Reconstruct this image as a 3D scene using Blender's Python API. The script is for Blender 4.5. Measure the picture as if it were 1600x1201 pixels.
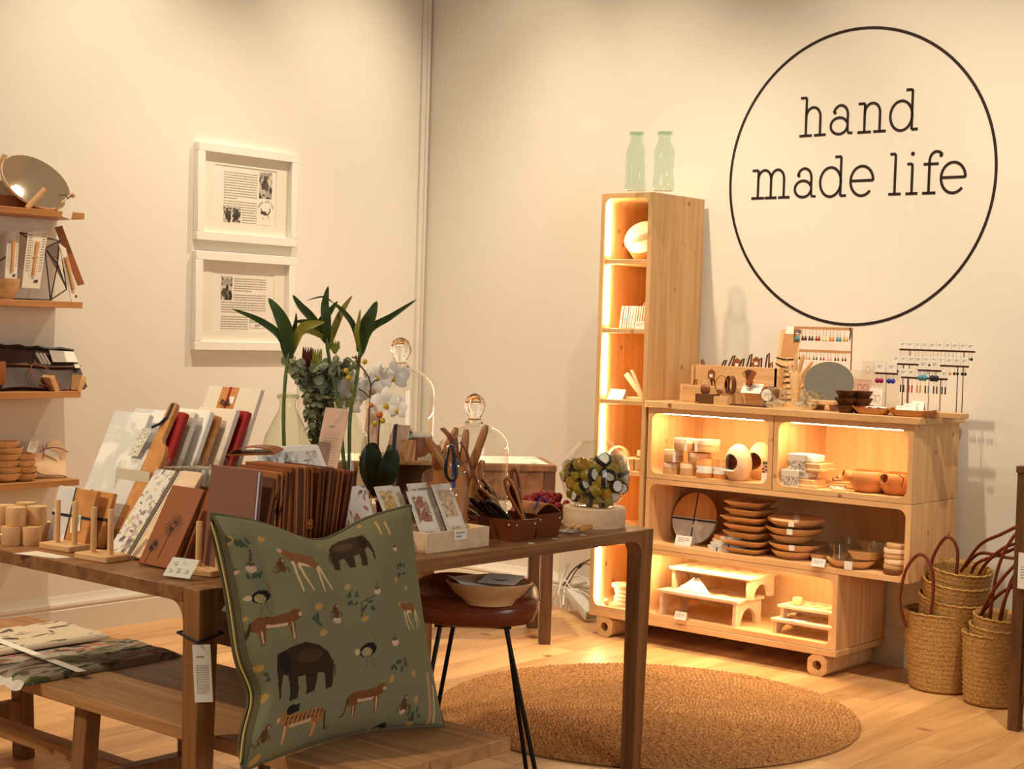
import bpy, bmesh, math, random
import numpy as np
from mathutils import Matrix, Vector
random.seed(7); RNG = np.random.default_rng(5)
PI = math.pi
for _o in list(bpy.data.objects): bpy.data.objects.remove(_o)
sc = bpy.context.scene
COL = sc.collection

# ------------------------------------------------------------------ camera
# room frame: far corner at the origin, wall with the sign in the plane y=0, wall with the framed prints in the plane x=0
FPX = 2441.8
YAW, PITCH, ROLL = math.radians(40.185), math.radians(2.043), math.radians(1.698)
C = np.array([5.904, -6.205, 1.4])
F = np.array([-math.sin(YAW)*math.cos(PITCH), math.cos(YAW)*math.cos(PITCH), -math.sin(PITCH)])
_r = np.array([math.cos(YAW), math.sin(YAW), 0.0]); _u = np.cross(_r, F)
RR = _r*math.cos(ROLL)+_u*math.sin(ROLL); UU = -_r*math.sin(ROLL)+_u*math.cos(ROLL)
cam = bpy.data.cameras.new('camera'); camo = bpy.data.objects.new('camera', cam); COL.objects.link(camo)
cam.sensor_width = 36.0; cam.lens = FPX/1600*36.0; cam.clip_end = 60; cam.clip_start = .05
camo.matrix_world = Matrix(((RR[0], UU[0], -F[0], C[0]), (RR[1], UU[1], -F[1], C[1]), (RR[2], UU[2], -F[2], C[2]), (0, 0, 0, 1)))
sc.camera = camo
# ------------------------------------------------------------------ world, lights, exposure
w = bpy.data.worlds.new('room_ambient'); sc.world = w; w.use_nodes = True
w.node_tree.nodes['Background'].inputs[0].default_value = (1.0, .80, .56, 1)
w.node_tree.nodes['Background'].inputs[1].default_value = .25
vs = sc.view_settings
vs.view_transform = 'Standard'; vs.look = 'None'; vs.gamma = 1.0; vs.exposure = 0.0; vs.use_curve_mapping = False
WARM = (1.0, .808, .56)
def spot(name, loc, aim, watts, angle=70, blend=.6, size=.04, col=WARM):
    l = bpy.data.lights.new(name, 'SPOT'); l.energy = watts; l.color = col; l.spot_size = math.radians(angle); l.spot_blend = blend; l.shadow_soft_size = size
    o = bpy.data.objects.new(name, l); COL.objects.link(o); o.location = loc
    d = Vector(aim)-Vector(loc); o.rotation_euler = d.to_track_quat('-Z', 'Y').to_euler(); return o
# ceiling spots on a track along the wall with the prints, and on a track along the wall with the sign
spot('track_spot', (1.25, -.35, 4.3), (.0, -1.05, .75), 285, 66, 1)
spot('track_spot', (1.25, -2.2, 4.3), (.0, -2.0, .85), 310, 66, 1)
spot('track_spot', (1.6, -1.75, 4.3), (1.35, 0, .7), 390, 66, 1)
spot('track_spot', (3.05, -1.75, 4.3), (2.75, 0, .85), 325, 66, 1)
spot('track_spot', (4.6, -1.85, 4.3), (3.8, 0, .75), 300, 66, 1)
# spots above and in front of the display table
spot('track_spot', (1.6, -4.6, 4.3), (2.5, -3.6, .8), 190, 66, .9, .05)
spot('track_spot', (1.3, -6.9, 3.9), (2.4, -3.5, .5), 440, 46, .9, .06)
spot('track_spot', (1.0, -3.7, 4.3), (1.75, -3.25, 0), 210, 52, 1, .05)
# daylight of the shop front, behind and to the right of the camera
_l = bpy.data.lights.new('shopfront_daylight', 'AREA'); _l.shape = 'RECTANGLE'; _l.size = 1.3; _l.size_y = 1.9; _l.energy = 48; _l.color = (1.0, .93, .86)
_o = bpy.data.objects.new('shopfront_daylight', _l); COL.objects.link(_o); _o.location = (7.15, -4.1, 1.7); _o.rotation_euler = Vector((-1, .12, -.12)).to_track_quat('-Z', 'Y').to_euler()

# ------------------------------------------------------------------ unprojection helpers (pixel of the 1600x1201 photo -> point on a real plane)
def ray(x, y): return F+RR*(x-800)/FPX+UU*(600.5-y)/FPX
def Z(x, y, z=.78):
    d = ray(x, y); return C+d*((z-C[2])/d[2])
def X(x, y, v):
    d = ray(x, y); return C+d*((v-C[0])/d[0])
def Y(x, y, v):
    d = ray(x, y); return C+d*((v-C[1])/d[1])
def DEP(p): return float((np.array(p)-C)@F)
def S(p, n): return n*DEP(p)/FPX          # n pixels at the depth of p, in metres

# ------------------------------------------------------------------ materials
MATS = {}
def newmat(name):
    m = bpy.data.materials.new(name); m.use_nodes = True; MATS[name] = m
    nt = m.node_tree; return m, nt, nt.nodes['Principled BSDF']
def lin(c): return tuple((x/12.92 if x <= .04045 else ((x+.055)/1.055)**2.4) for x in c)
def rgb(r, g, b): return (*lin((r/255, g/255, b/255)), 1)
def plain(name, col, rough=.6, metal=0, spec=.5, emit=0, bump=0, bscale=200, var=0, sheen=0):
    m, nt, p = newmat(name)
    p.inputs['Base Color'].default_value = col; p.inputs['Roughness'].default_value = rough; p.inputs['Metallic'].default_value = metal
    p.inputs['Specular IOR Level'].default_value = spec
    if sheen: p.inputs['Sheen Weight'].default_value = sheen
    if emit:
        p.inputs['Emission Color'].default_value = col; p.inputs['Emission Strength'].default_value = emit
    if bump or var:
        tc = nt.nodes.new('ShaderNodeTexCoord'); n = nt.nodes.new('ShaderNodeTexNoise'); n.inputs['Scale'].default_value = bscale; n.inputs['Detail'].default_value = 4
        nt.links.new(tc.outputs['Object'], n.inputs['Vector'])
        if bump:
            b = nt.nodes.new('ShaderNodeBump'); b.inputs['Strength'].default_value = bump; b.inputs['Distance'].default_value = .002
            nt.links.new(n.outputs['Fac'], b.inputs['Height']); nt.links.new(b.outputs['Normal'], p.inputs['Normal'])
        if var:
            r = nt.nodes.new('ShaderNodeValToRGB'); r.color_ramp.elements[0].position = .3; r.color_ramp.elements[1].position = .7
            r.color_ramp.elements[0].color = (*[c*(1-var) for c in col[:3]], 1); r.color_ramp.elements[1].color = (*[min(1, c*(1+var)) for c in col[:3]], 1)
            nt.links.new(n.outputs['Fac'], r.inputs['Fac']); nt.links.new(r.outputs['Color'], p.inputs['Base Color'])
    return m
def wood(name, c1, c2, axis=0, scale=14, rough=.5, knots=0, stretch=.08, bump=.06, coord='Object', spec=.4):
    """grain stretched along one local axis, optional knots"""
    m, nt, p = newmat(name); N, L = nt.nodes, nt.links
    tc = N.new('ShaderNodeTexCoord'); oi = N.new('ShaderNodeObjectInfo')
    ad = N.new('ShaderNodeVectorMath'); ad.operation = 'ADD'
    sca = N.new('ShaderNodeVectorMath'); sca.operation = 'SCALE'; sca.inputs[0].default_value = (3.1, 5.7, 7.3)
    L.new(oi.outputs['Random'], sca.inputs['Scale']); L.new(tc.outputs[coord], ad.inputs[0]); L.new(sca.outputs[0], ad.inputs[1])
    mp = N.new('ShaderNodeMapping'); s = [scale]*3
    for ax_ in (axis if isinstance(axis, tuple) else (axis,)): s[ax_] = scale*stretch
    mp.inputs['Scale'].default_value = s; L.new(ad.outputs[0], mp.inputs['Vector'])
    n = N.new('ShaderNodeTexNoise'); n.inputs['Scale'].default_value = 1; n.inputs['Detail'].default_value = 6; n.inputs['Roughness'].default_value = .62; n.inputs['Distortion'].default_value = .6
    L.new(mp.outputs[0], n.inputs['Vector'])
    r = N.new('ShaderNodeValToRGB'); e = r.color_ramp.elements; e[0].position = .32; e[1].position = .68; e[0].color = c1; e[1].color = c2
    L.new(n.outputs['Fac'], r.inputs['Fac']); out = r.outputs['Color']
    # a little tone difference between pieces
    hs = N.new('ShaderNodeHueSaturation'); mr = N.new('ShaderNodeMapRange'); mr.inputs['To Min'].default_value = .88; mr.inputs['To Max'].default_value = 1.1
    L.new(oi.outputs['Random'], mr.inputs['Value']); L.new(mr.outputs[0], hs.inputs['Value']); L.new(out, hs.inputs['Color']); out = hs.outputs['Color']
    if knots:
        mk = N.new('ShaderNodeMapping'); k = [knots]*3; k[1] = knots*1.6; mk.inputs['Scale'].default_value = k; L.new(ad.outputs[0], mk.inputs['Vector'])
        v = N.new('ShaderNodeTexVoronoi'); v.inputs['Scale'].default_value = 1; L.new(mk.outputs[0], v.inputs['Vector'])
        kr = N.new('ShaderNodeValToRGB'); ke = kr.color_ramp.elements; ke[0].position = .03; ke[0].color = (1, 1, 1, 1); ke[1].position = .11; ke[1].color = (0, 0, 0, 1)
        L.new(v.outputs['Distance'], kr.inputs['Fac'])
        mx = N.new('ShaderNodeMix'); mx.data_type = 'RGBA'; L.new(kr.outputs['Color'], mx.inputs['Factor']); L.new(out, mx.inputs['A']); mx.inputs['B'].default_value = (c1[0]*.32, c1[1]*.22, c1[2]*.18, 1); out = mx.outputs['Result']
    L.new(out, p.inputs['Base Color']); p.inputs['Roughness'].default_value = rough; p.inputs['Specular IOR Level'].default_value = spec
    if bump:
        b = N.new('ShaderNodeBump'); b.inputs['Strength'].default_value = bump; b.inputs['Distance'].default_value = .003; L.new(n.outputs['Fac'], b.inputs['Height']); L.new(b.outputs['Normal'], p.inputs['Normal'])
    return m
def vcol(name, rough=.75, spec=.3, bump=0):
    m, nt, p = newmat(name); a = nt.nodes.new('ShaderNodeVertexColor'); a.layer_name = 'print'
    nt.links.new(a.outputs['Color'], p.inputs['Base Color']); p.inputs['Roughness'].default_value = rough; p.inputs['Specular IOR Level'].default_value = spec
    if bump:
        tc = nt.nodes.new('ShaderNodeTexCoord'); n = nt.nodes.new('ShaderNodeTexNoise'); n.inputs['Scale'].default_value = 900
        nt.links.new(tc.outputs['Object'], n.inputs['Vector']); b = nt.nodes.new('ShaderNodeBump'); b.inputs['Strength'].default_value = bump; b.inputs['Distance'].default_value = .001
        nt.links.new(n.outputs['Fac'], b.inputs['Height']); nt.links.new(b.outputs['Normal'], p.inputs['Normal'])
    return m
def thin_glass(name, tint=(.97, .98, .96, 1), edge=.5, rough=.02):
    m, nt, p = newmat(name); N, L = nt.nodes, nt.links; N.remove(p)
    o = N['Material Output']; t = N.new('ShaderNodeBsdfTransparent'); t.inputs[0].default_value = tint
    g = N.new('ShaderNodeBsdfGlossy'); g.inputs['Roughness'].default_value = rough; g.inputs['Color'].default_value = (1, 1, 1, 1)
    lw = N.new('ShaderNodeLayerWeight'); pw = N.new('ShaderNodeMath'); pw.operation = 'POWER'; pw.inputs[1].default_value = 7-5*edge
    L.new(lw.outputs['Facing'], pw.inputs[0]); lw.inputs['Blend'].default_value = .5
    mr = N.new('ShaderNodeMapRange'); mr.inputs['From Max'].default_value = 1; mr.inputs['To Min'].default_value = .035; mr.inputs['To Max'].default_value = .95
    L.new(pw.outputs[0], mr.inputs['Value'])
    mx = N.new('ShaderNodeMixShader'); L.new(mr.outputs[0], mx.inputs[0]); L.new(t.outputs[0], mx.inputs[1]); L.new(g.outputs[0], mx.inputs[2]); L.new(mx.outputs[0], o.inputs['Surface'])
    return m
def glass(name, col=(1, 1, 1, 1), rough=0):
    m, nt, p = newmat(name); p.inputs['Base Color'].default_value = col; p.inputs['Transmission Weight'].default_value = 1; p.inputs['Roughness'].default_value = rough; p.inputs['IOR'].default_value = 1.45; return m

def plaster(name, col):
    m, nt, p = newmat(name); N, L = nt.nodes, nt.links
    tc = N.new('ShaderNodeTexCoord'); n = N.new('ShaderNodeTexNoise'); n.inputs['Scale'].default_value = 1.3; n.inputs['Detail'].default_value = 5; L.new(tc.outputs['Object'], n.inputs['Vector'])
    r = N.new('ShaderNodeValToRGB'); e = r.color_ramp.elements; e[0].position = .3; e[1].position = .7; e[0].color = (*[c*.97 for c in col[:3]], 1); e[1].color = col
    L.new(n.outputs['Fac'], r.inputs['Fac']); L.new(r.outputs['Color'], p.inputs['Base Color']); p.inputs['Roughness'].default_value = .7; p.inputs['Specular IOR Level'].default_value = .25
    n2 = N.new('ShaderNodeTexNoise'); n2.inputs['Scale'].default_value = 45; n2.inputs['Detail'].default_value = 6; L.new(tc.outputs['Object'], n2.inputs['Vector'])
    n3 = N.new('ShaderNodeTexNoise'); n3.inputs['Scale'].default_value = 3.5; L.new(tc.outputs['Object'], n3.inputs['Vector'])
    ad = N.new('ShaderNodeMath'); ad.operation = 'MULTIPLY_ADD'; ad.inputs[1].default_value = 6; L.new(n3.outputs['Fac'], ad.inputs[0]); L.new(n2.outputs['Fac'], ad.inputs[2])
    b = N.new('ShaderNodeBump'); b.inputs['Strength'].default_value = .12; b.inputs['Distance'].default_value = .004; L.new(ad.outputs[0], b.inputs['Height']); L.new(b.outputs['Normal'], p.inputs['Normal'])
    return m
def marble(name):
    m, nt, p = newmat(name); N, L = nt.nodes, nt.links
    tc = N.new('ShaderNodeTexCoord'); n = N.new('ShaderNodeTexNoise'); n.inputs['Scale'].default_value = 9; n.inputs['Detail'].default_value = 7; n.inputs['Distortion'].default_value = 1.6; L.new(tc.outputs['Object'], n.inputs['Vector'])
    r = N.new('ShaderNodeValToRGB'); e = r.color_ramp.elements; e[0].position = .47; e[0].color = (.68, .68, .67, 1); e[1].position = .56; e[1].color = (.88, .87, .84, 1)
    L.new(n.outputs['Fac'], r.inputs['Fac']); L.new(r.outputs['Color'], p.inputs['Base Color']); p.inputs['Roughness'].default_value = .3; return m
def woven(name, c1, c2, s=220):
    m, nt, p = newmat(name); N, L = nt.nodes, nt.links
    tc = N.new('ShaderNodeTexCoord'); n = N.new('ShaderNodeTexNoise'); n.inputs['Scale'].default_value = s; n.inputs['Detail'].default_value = 3; L.new(tc.outputs['Object'], n.inputs['Vector'])
    r = N.new('ShaderNodeValToRGB'); e = r.color_ramp.elements; e[0].position = .35; e[1].position = .65; e[0].color = c1; e[1].color = c2
    L.new(n.outputs['Fac'], r.inputs['Fac']); L.new(r.outputs['Color'], p.inputs['Base Color']); p.inputs['Roughness'].default_value = .75
    b = N.new('ShaderNodeBump'); b.inputs['Strength'].default_value = .6; b.inputs['Distance'].default_value = .003; L.new(n.outputs['Fac'], b.inputs['Height']); L.new(b.outputs['Normal'], p.inputs['Normal']); return m

plaster('wall', (.80, .77, .71, 1)); plain('trim', (.74, .70, .63, 1), .45, bump=.05, bscale=30)
plain('ceil', (.80, .77, .71, 1), .8)
plain('beam', (.30, .28, .25, 1), .7)
wood('floorwood', rgb(176, 128, 80), rgb(226, 180, 126), 1, 9, .38, 2.2, .1, .03)
plain('floorgap', rgb(92, 62, 38), .8)
wood('tablewood', rgb(106, 71, 41), rgb(156, 110, 70), 1, 26, .42, 0, .05, .08)
wood('tableleg', rgb(112, 74, 42), rgb(166, 116, 70), 2, 24, .42, 0, .05, .08)
wood('oakbench', rgb(142, 100, 62), rgb(190, 144, 98), 0, 22, .5, 0, .06, .08)
wood('oakleg', rgb(112, 76, 46), rgb(152, 108, 70), 2, 22, .5, 0, .06, .08)
wood('darkwood', rgb(74, 46, 24), rgb(114, 76, 42), 2, 22, .45, 0, .06, .08)
wood('pine_x', rgb(206, 158, 104), rgb(234, 192, 140), (0, 2), 30, .45, 7, .05, .02)
wood('pine_z', rgb(206, 158, 104), rgb(234, 192, 140), (0, 2), 30, .45, 7, .05, .02)
wood('ply', rgb(222, 180, 128), rgb(238, 202, 152), 2, 16, .5, 0, .08, .02)
wood('beech', rgb(206, 160, 108), rgb(232, 190, 140), 0, 30, .45, 0, .08, .03)
wood('beech_z', rgb(206, 160, 108), rgb(232, 190, 140), 2, 30, .45, 0, .08, .03)
wood('pale', rgb(224, 190, 150), rgb(243, 216, 182), 0, 30, .5, 0, .08, .03)
wood('honey', rgb(196, 130, 70), rgb(222, 160, 96), 2, 24, .4, 0, .08, .03)
wood('kiaat', rgb(84, 40, 18), rgb(140, 78, 40), 0, 40, .32, 0, .08, .05)
wood('darkbowl', rgb(66, 34, 17), rgb(112, 62, 32), 0, 60, .6, 0, .5, .3)
wood('carved', rgb(142, 88, 46), rgb(194, 136, 82), 2, 30, .32, 0, .08, .03)
plain('pot', rgb(196, 128, 74), .4, var=.08, bscale=20)
plain('leather', rgb(146, 82, 40), .42, bump=.12, bscale=400, var=.14)
plain('leather_dark', rgb(94, 52, 29), .45, bump=.12, bscale=400, var=.14)
plain('leather_mauve', rgb(134, 92, 76), .5, bump=.15, bscale=500, var=.05)
plain('leather_red', rgb(110, 54, 25), .32, bump=.1, bscale=300, var=.1)
plain('leather_tan', rgb(176, 108, 52), .45, bump=.1, bscale=300, var=.1)
plain('stoolleather', rgb(116, 52, 24), .27, bump=.08, bscale=220, var=.18)
plain('waxcanvas', rgb(58, 34, 24), .5, bump=.2, bscale=120, var=.25)
plain('black', rgb(22, 20, 20), .4); plain('blackmetal', rgb(24, 22, 21), .35, .6)
plain('navy', rgb(26, 28, 52), .6); plain('red', rgb(160, 26, 22), .45); plain('redribbon', rgb(150, 22, 22), .4)
plain('white', (.86, .84, .80, 1), .5); plain('paper', (.84, .81, .75, 1), .75); plain('cream', (.78, .70, .58, 1), .6)
plain('matboard', (.82, .78, .70, 1), .8); plain('ink', (.045, .035, .03, 1), .6); plain('greyink', (.22, .19, .17, 1), .7); plain('lightink', (.34, .29, .25, 1), .7)
plain('sign', rgb(34, 18, 16), .55)
plain('kraft', rgb(192, 140, 92), .7, var=.06, bscale=30); plain('cardpink', rgb(196, 164, 148), .7)
plain('steel', (.75, .73, .70, 1), .22, 1); plain('brass', rgb(190, 140, 60), .3, 1); plain('bluethread', rgb(40, 62, 130), .6)
plain('mirror', (.98, .90, .74, 1), .02, 1)
plain('plastic', (.72, .71, .69, 1), .4)
plain('green', rgb(52, 72, 24), .38, var=.25, bscale=18); plain('greenstem', rgb(92, 112, 48), .4, var=.15, bscale=30); plain('darkgreen', rgb(26, 42, 18), .25, var=.15, bscale=10)
plain('yellowgreen', rgb(140, 132, 44), .45, var=.2, bscale=20); plain('eucalyptus', rgb(140, 150, 120), .6, var=.2, bscale=40)
plain('protea', rgb(104, 26, 24), .5); plain('lime', rgb(150, 158, 52), .5); plain('bud', rgb(206, 172, 40), .5); plain('orange', rgb(204, 112, 30), .6)
plain('petal', (.86, .82, .76, 1), .45); plain('twig', rgb(92, 62, 34), .7)
plain('berry', rgb(150, 18, 26), .42, var=.25, bscale=60, bump=.3); plain('honeyjar', rgb(178, 134, 28), .25, spec=.6); plain('lid', rgb(24, 20, 18), .3)
plain('linen', (.76, .72, .64, 1), .9, bump=.2, bscale=500); plain('stitch', rgb(214, 186, 110), .6)
thin_glass('glass', edge=.8); thin_glass('vaseglass', (.91, .945, .87, 1), .85); thin_glass('tealglass', (.82, .915, .87, 1), .75); thin_glass('acrylic', (.96, .95, .93, 1), .4); thin_glass('pane', (.985, .98, .97, 1), .06)
glass('knobglass'); thin_glass('cello', (.97, .96, .94, 1), .5, .15)
woven('straw', rgb(150, 108, 54), rgb(206, 164, 98), 160); woven('jute', rgb(140, 88, 42), rgb(220, 166, 102), 150)
plain('juteknit', rgb(188, 138, 82), .85, bump=.4, bscale=300, var=.12)
plain('handle', rgb(112, 42, 20), .4, bump=.1, bscale=300)
vcol('print'); vcol('printgloss', .35, .5); vcol('fabricprint', .85, .2, .25)
def led(name, strength):
    m, nt, p = newmat(name); p.inputs['Base Color'].default_value = (1, .8, .5, 1); p.inputs['Emission Color'].default_value = (1, .72, .36, 1); p.inputs['Emission Strength'].default_value = strength; return m
wood('oakshelf', rgb(168, 112, 62), rgb(204, 148, 94), 1, 22, .5, 0, .06, .05); plain('cushback', rgb(84, 82, 54), .85, bump=.2, bscale=500)
led('led', 150)

# ------------------------------------------------------------------ mesh builder
class M:
    def __init__(s): s.v = []; s.f = []; s.T = Matrix.Identity(4)
    def add(s, vs, fs):
        b = len(s.v); T = s.T
        s.v += [tuple(T @ Vector(p)) for p in vs]; s.f += [tuple(b+i for i in f) for f in fs]; return s
    def box(s, a, b):
        (x0, y0, z0), (x1, y1, z1) = a, b
        return s.add([(x0, y0, z0), (x1, y0, z0), (x1, y1, z0), (x0, y1, z0), (x0, y0, z1), (x1, y0, z1), (x1, y1, z1), (x0, y1, z1)],
                     [(0, 3, 2, 1), (4, 5, 6, 7), (0, 1, 5, 4), (1, 2, 6, 5), (2, 3, 7, 6), (3, 0, 4, 7)])
    def cbox(s, c, sz): return s.box([c[i]-sz[i]/2 for i in range(3)], [c[i]+sz[i]/2 for i in range(3)])
    def frustum(s, a, b, z0, z1):      # a, b: (x0,y0,x1,y1) bottom and top rectangles
        v = [(a[0], a[1], z0), (a[2], a[1], z0), (a[2], a[3], z0), (a[0], a[3], z0), (b[0], b[1], z1), (b[2], b[1], z1), (b[2], b[3], z1), (b[0], b[3], z1)]
        return s.add(v, [(0, 3, 2, 1), (4, 5, 6, 7), (0, 1, 5, 4), (1, 2, 6, 5), (2, 3, 7, 6), (3, 0, 4, 7)])
    def prism(s, poly, z0, z1):
        n = len(poly); v = [(x, y, z0) for x, y in poly]+[(x, y, z1) for x, y in poly]
        return s.add(v, [tuple(range(n-1, -1, -1)), tuple(range(n, 2*n))]+[(i, (i+1) % n, n+(i+1) % n, n+i) for i in range(n)])
    def lathe(s, prof, n=24, o=(0, 0, 0), cap0=True, cap1=True, sx=1, sy=1):
        v = []; f = []
        for r, z in prof:
            for i in range(n):
                a = 2*PI*i/n; v.append((o[0]+sx*r*math.cos(a), o[1]+sy*r*math.sin(a), o[2]+z))
        k = len(prof)
        for j in range(k-1):
            for i in range(n): f.append((j*n+i, j*n+(i+1) % n, (j+1)*n+(i+1) % n, (j+1)*n+i))
        if cap0: f.append(tuple(range(n-1, -1, -1)))
        if cap1: f.append(tuple((k-1)*n+i for i in range(n)))
        return s.add(v, f)
    def tube(s, pts, r, n=6, closed=False, cap=True, flat=1.0):
        P = [Vector(p) for p in pts]; k = len(P); R = r if isinstance(r, (list, tuple)) else [r]*k
        v = []; f = []; up = None
        for i in range(k):
            t = (P[(i+1) % k]-P[i-1]) if closed else (P[min(i+1, k-1)]-P[max(i-1, 0)])
            if t.length < 1e-9: t = Vector((0, 0, 1))
            t.normalize()
            if up is None: up = Vector((0, 0, 1)) if abs(t.z) < .9 else Vector((1, 0, 0))
            a = t.cross(up)
            if a.length < 1e-4: a = t.cross(Vector((.3, 1, .2)))
            a.normalize(); b = a.cross(t); up = b
            for j in range(n):
                q = 2*PI*j/n; v.append(tuple(P[i]+a*R[i]*math.cos(q)+b*R[i]*flat*math.sin(q)))
        m = k if closed else k-1
        for i in range(m):
            for j in range(n):
                c = (i+1) % k; f.append((i*n+j, i*n+(j+1) % n, c*n+(j+1) % n, c*n+j))
        if cap and not closed: f += [tuple(range(n-1, -1, -1)), tuple((k-1)*n+j for j in range(n))]
        return s.add(v, f)
    def cyl(s, a, b, r0, r1=None, n=16): return s.tube([a, b], [r0, r0 if r1 is None else r1], n)
    def ell(s, c, r, nu=12, nv=8):
        v = [(c[0], c[1], c[2]-r[2])]; f = []
        for j in range(1, nv):
            t = PI*j/nv
            for i in range(nu): q = 2*PI*i/nu; v.append((c[0]+r[0]*math.sin(t)*math.cos(q), c[1]+r[1]*math.sin(t)*math.sin(q), c[2]-r[2]*math.cos(t)))
        v.append((c[0], c[1], c[2]+r[2])); e = len(v)-1
        for i in range(nu):
            f.append((0, 1+(i+1) % nu, 1+i)); f.append((e, e-nu+i, e-nu+(i+1) % nu))
        for j in range(nv-2):
            for i in range(nu): f.append((1+j*nu+i, 1+j*nu+(i+1) % nu, 1+(j+1)*nu+(i+1) % nu, 1+(j+1)*nu+i))
        return s.add(v, f)
    def grid(s, fn, nu, nv):
        v = [tuple(fn(i/nu, j/nv)) for j in range(nv+1) for i in range(nu+1)]
        return s.add(v, [(j*(nu+1)+i, j*(nu+1)+i+1, (j+1)*(nu+1)+i+1, (j+1)*(nu+1)+i) for j in range(nv) for i in range(nu)])
    def quad(s, a, b, c, d): return s.add([a, b, c, d], [(0, 1, 2, 3)])
    def build(s, name, mat, parent=None, bevel=0, seg=2, smooth=True, ang=38, solid=0):
        me = bpy.data.meshes.new(name); me.from_pydata(s.v, [], s.f)
        if bevel or solid:
            bm = bmesh.new(); bm.from_mesh(me)
            if solid:
                bmesh.ops.recalc_face_normals(bm, faces=bm.faces); bmesh.ops.solidify(bm, geom=bm.faces[:], thickness=solid)
            if bevel:
                ed = [e for e in bm.edges if len(e.link_faces) == 2 and e.calc_face_angle(0) > .6]
                bmesh.ops.bevel(bm, geom=ed, offset=bevel, segments=seg, affect='EDGES', profile=.6, clamp_overlap=True)
            bm.to_mesh(me); bm.free()
        me.validate(); me.update()
        if smooth:
            me.shade_smooth(); me.set_sharp_from_angle(angle=math.radians(ang))
        me.materials.append(MATS[mat] if isinstance(mat, str) else mat)
        o = bpy.data.objects.new(name, me); COL.objects.link(o)
        if parent: o.parent = parent
        return o
def tag(o, label, cat, group=None, kind=None):
    o['label'] = label; o['category'] = cat
    if group: o['group'] = group
    if kind: o['kind'] = kind
    return o
def struct(o):
    o['kind'] = 'structure'; return o
def thing(name, label, cat, loc=(0, 0, 0), rz=0, group=None, rot=None):
    o = bpy.data.objects.new(name, None); COL.objects.link(o); o.empty_display_size = .05
    o.location = [float(c) for c in loc]; o.rotation_euler = rot if rot is not None else (0, 0, rz)
    return tag(o, label, cat, group)
def dup(root, loc=None, rz=None, label=None, group=None, rot=None, scale=None):
    r = root.copy(); COL.objects.link(r)
    if loc is not None: r.location = [float(c) for c in loc]
    if rz is not None: r.rotation_euler = (0, 0, rz)
    if rot is not None: r.rotation_euler = rot
    if scale is not None: r.scale = scale if isinstance(scale, (tuple, list)) else (scale,)*3
    if label: r['label'] = label
    if group: r['group'] = group
    for ch in list(root.children):
        c = ch.copy(); COL.objects.link(c); c.parent = r
        for g in list(ch.children):
            d = g.copy(); COL.objects.link(d); d.parent = c
    return r
def place(o, loc, rz=0, rot=None):
    o.location = [float(c) for c in loc]; o.rotation_euler = rot if rot is not None else (0, 0, rz); return o
def printed(name, fn, nu, nv, img, mat, parent=None, smooth=True):
    """surface fn(u,v) with a colour print img[nv+1][nu+1][3] (linear rgb) as a colour attribute; v=0 is the bottom"""
    m = M(); m.grid(fn, nu, nv); o = m.build(name, mat, parent, smooth=smooth, ang=70)
    at = o.data.color_attributes.new('print', 'FLOAT_COLOR', 'POINT')
    a = np.ones((len(o.data.vertices), 4), np.float32); a[:, :3] = np.asarray(img, np.float32).reshape(-1, 3); at.data.foreach_set('color', a.ravel()); return o
def flatfn(w, h, z=0): return lambda u, v: ((u-.5)*w, (v-.5)*h, z)
def ribbon(m, pts, w, z0, z1, closed=False):
    """flat stroke of width w along 2-D points in the x-y plane, from z0 to z1"""
    P = [Vector((*p, 0)) for p in pts]; k = len(P); Lp = []; Rp = []
    for i in range(k):
        t = (P[(i+1) % k]-P[i-1]) if closed else (P[min(i+1, k-1)]-P[max(i-1, 0)])
        t.normalize(); n = Vector((-t.y, t.x, 0))*w/2; Lp.append(P[i]+n); Rp.append(P[i]-n)
    v = []; f = []
    for z in (z0, z1):
        v += [(p.x, p.y, z) for p in Lp]+[(p.x, p.y, z) for p in Rp]
    for i in range(k if closed else k-1):
        j = (i+1) % k
        f += [(2*k+i, 3*k+i, 3*k+j, 2*k+j), (i, j, k+j, k+i), (i, 2*k+i, 2*k+j, j), (k+i, k+j, 3*k+j, 3*k+i)]
    if not closed: f += [(0, k, 3*k, 2*k), (k-1, 3*k-1, 4*k-1, 2*k-1)]
    return m.add(v, f)
def arc(cx, cy, rx, ry, a0, a1, n=14): return [(cx+rx*math.cos(math.radians(a0+(a1-a0)*i/n)), cy+ry*math.sin(math.radians(a0+(a1-a0)*i/n))) for i in range(n+1)]
def rrect(x0, y0, x1, y1, r, n=5):
    p = []
    for cx, cy, a in ((x1-r, y1-r, 0), (x0+r, y1-r, 90), (x0+r, y0+r, 180), (x1-r, y0+r, 270)): p += arc(cx, cy, r, r, a, a+90, n)
    return p
def text(name, body, size, parent, loc, rot, mat='ink', align='CENTER', ext=.0004):
    c = bpy.data.curves.new(name, 'FONT'); c.body = body; c.size = size; c.align_x = align; c.align_y = 'CENTER'; c.extrude = ext; c.materials.append(MATS[mat])
    q = bpy.data.objects.new(name, c); me = bpy.data.meshes.new_from_object(q); bpy.data.objects.remove(q); bpy.data.curves.remove(c)
    me.name = name; o = bpy.data.objects.new(name, me); COL.objects.link(o); o.parent = parent; o.location = loc; o.rotation_euler = rot; return o
def textlines(m, x0, x1, y0, dy, n, h, z, last=.6, dens=.9):
    """rows of word-like dashes, too small to read in the photograph"""
    for i in range(n):
        x = x0; y = y0-i*dy; end = x1 if i < n-1 else x0+(x1-x0)*last
        while x < end-.0005:
            L = min(random.uniform(2, 7)*h*.9, end-x); m.quad((x, y-h/2, z), (x+L, y-h/2, z), (x+L, y+h/2, z), (x, y+h/2, z)); x += L+h*.55/dens
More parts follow.
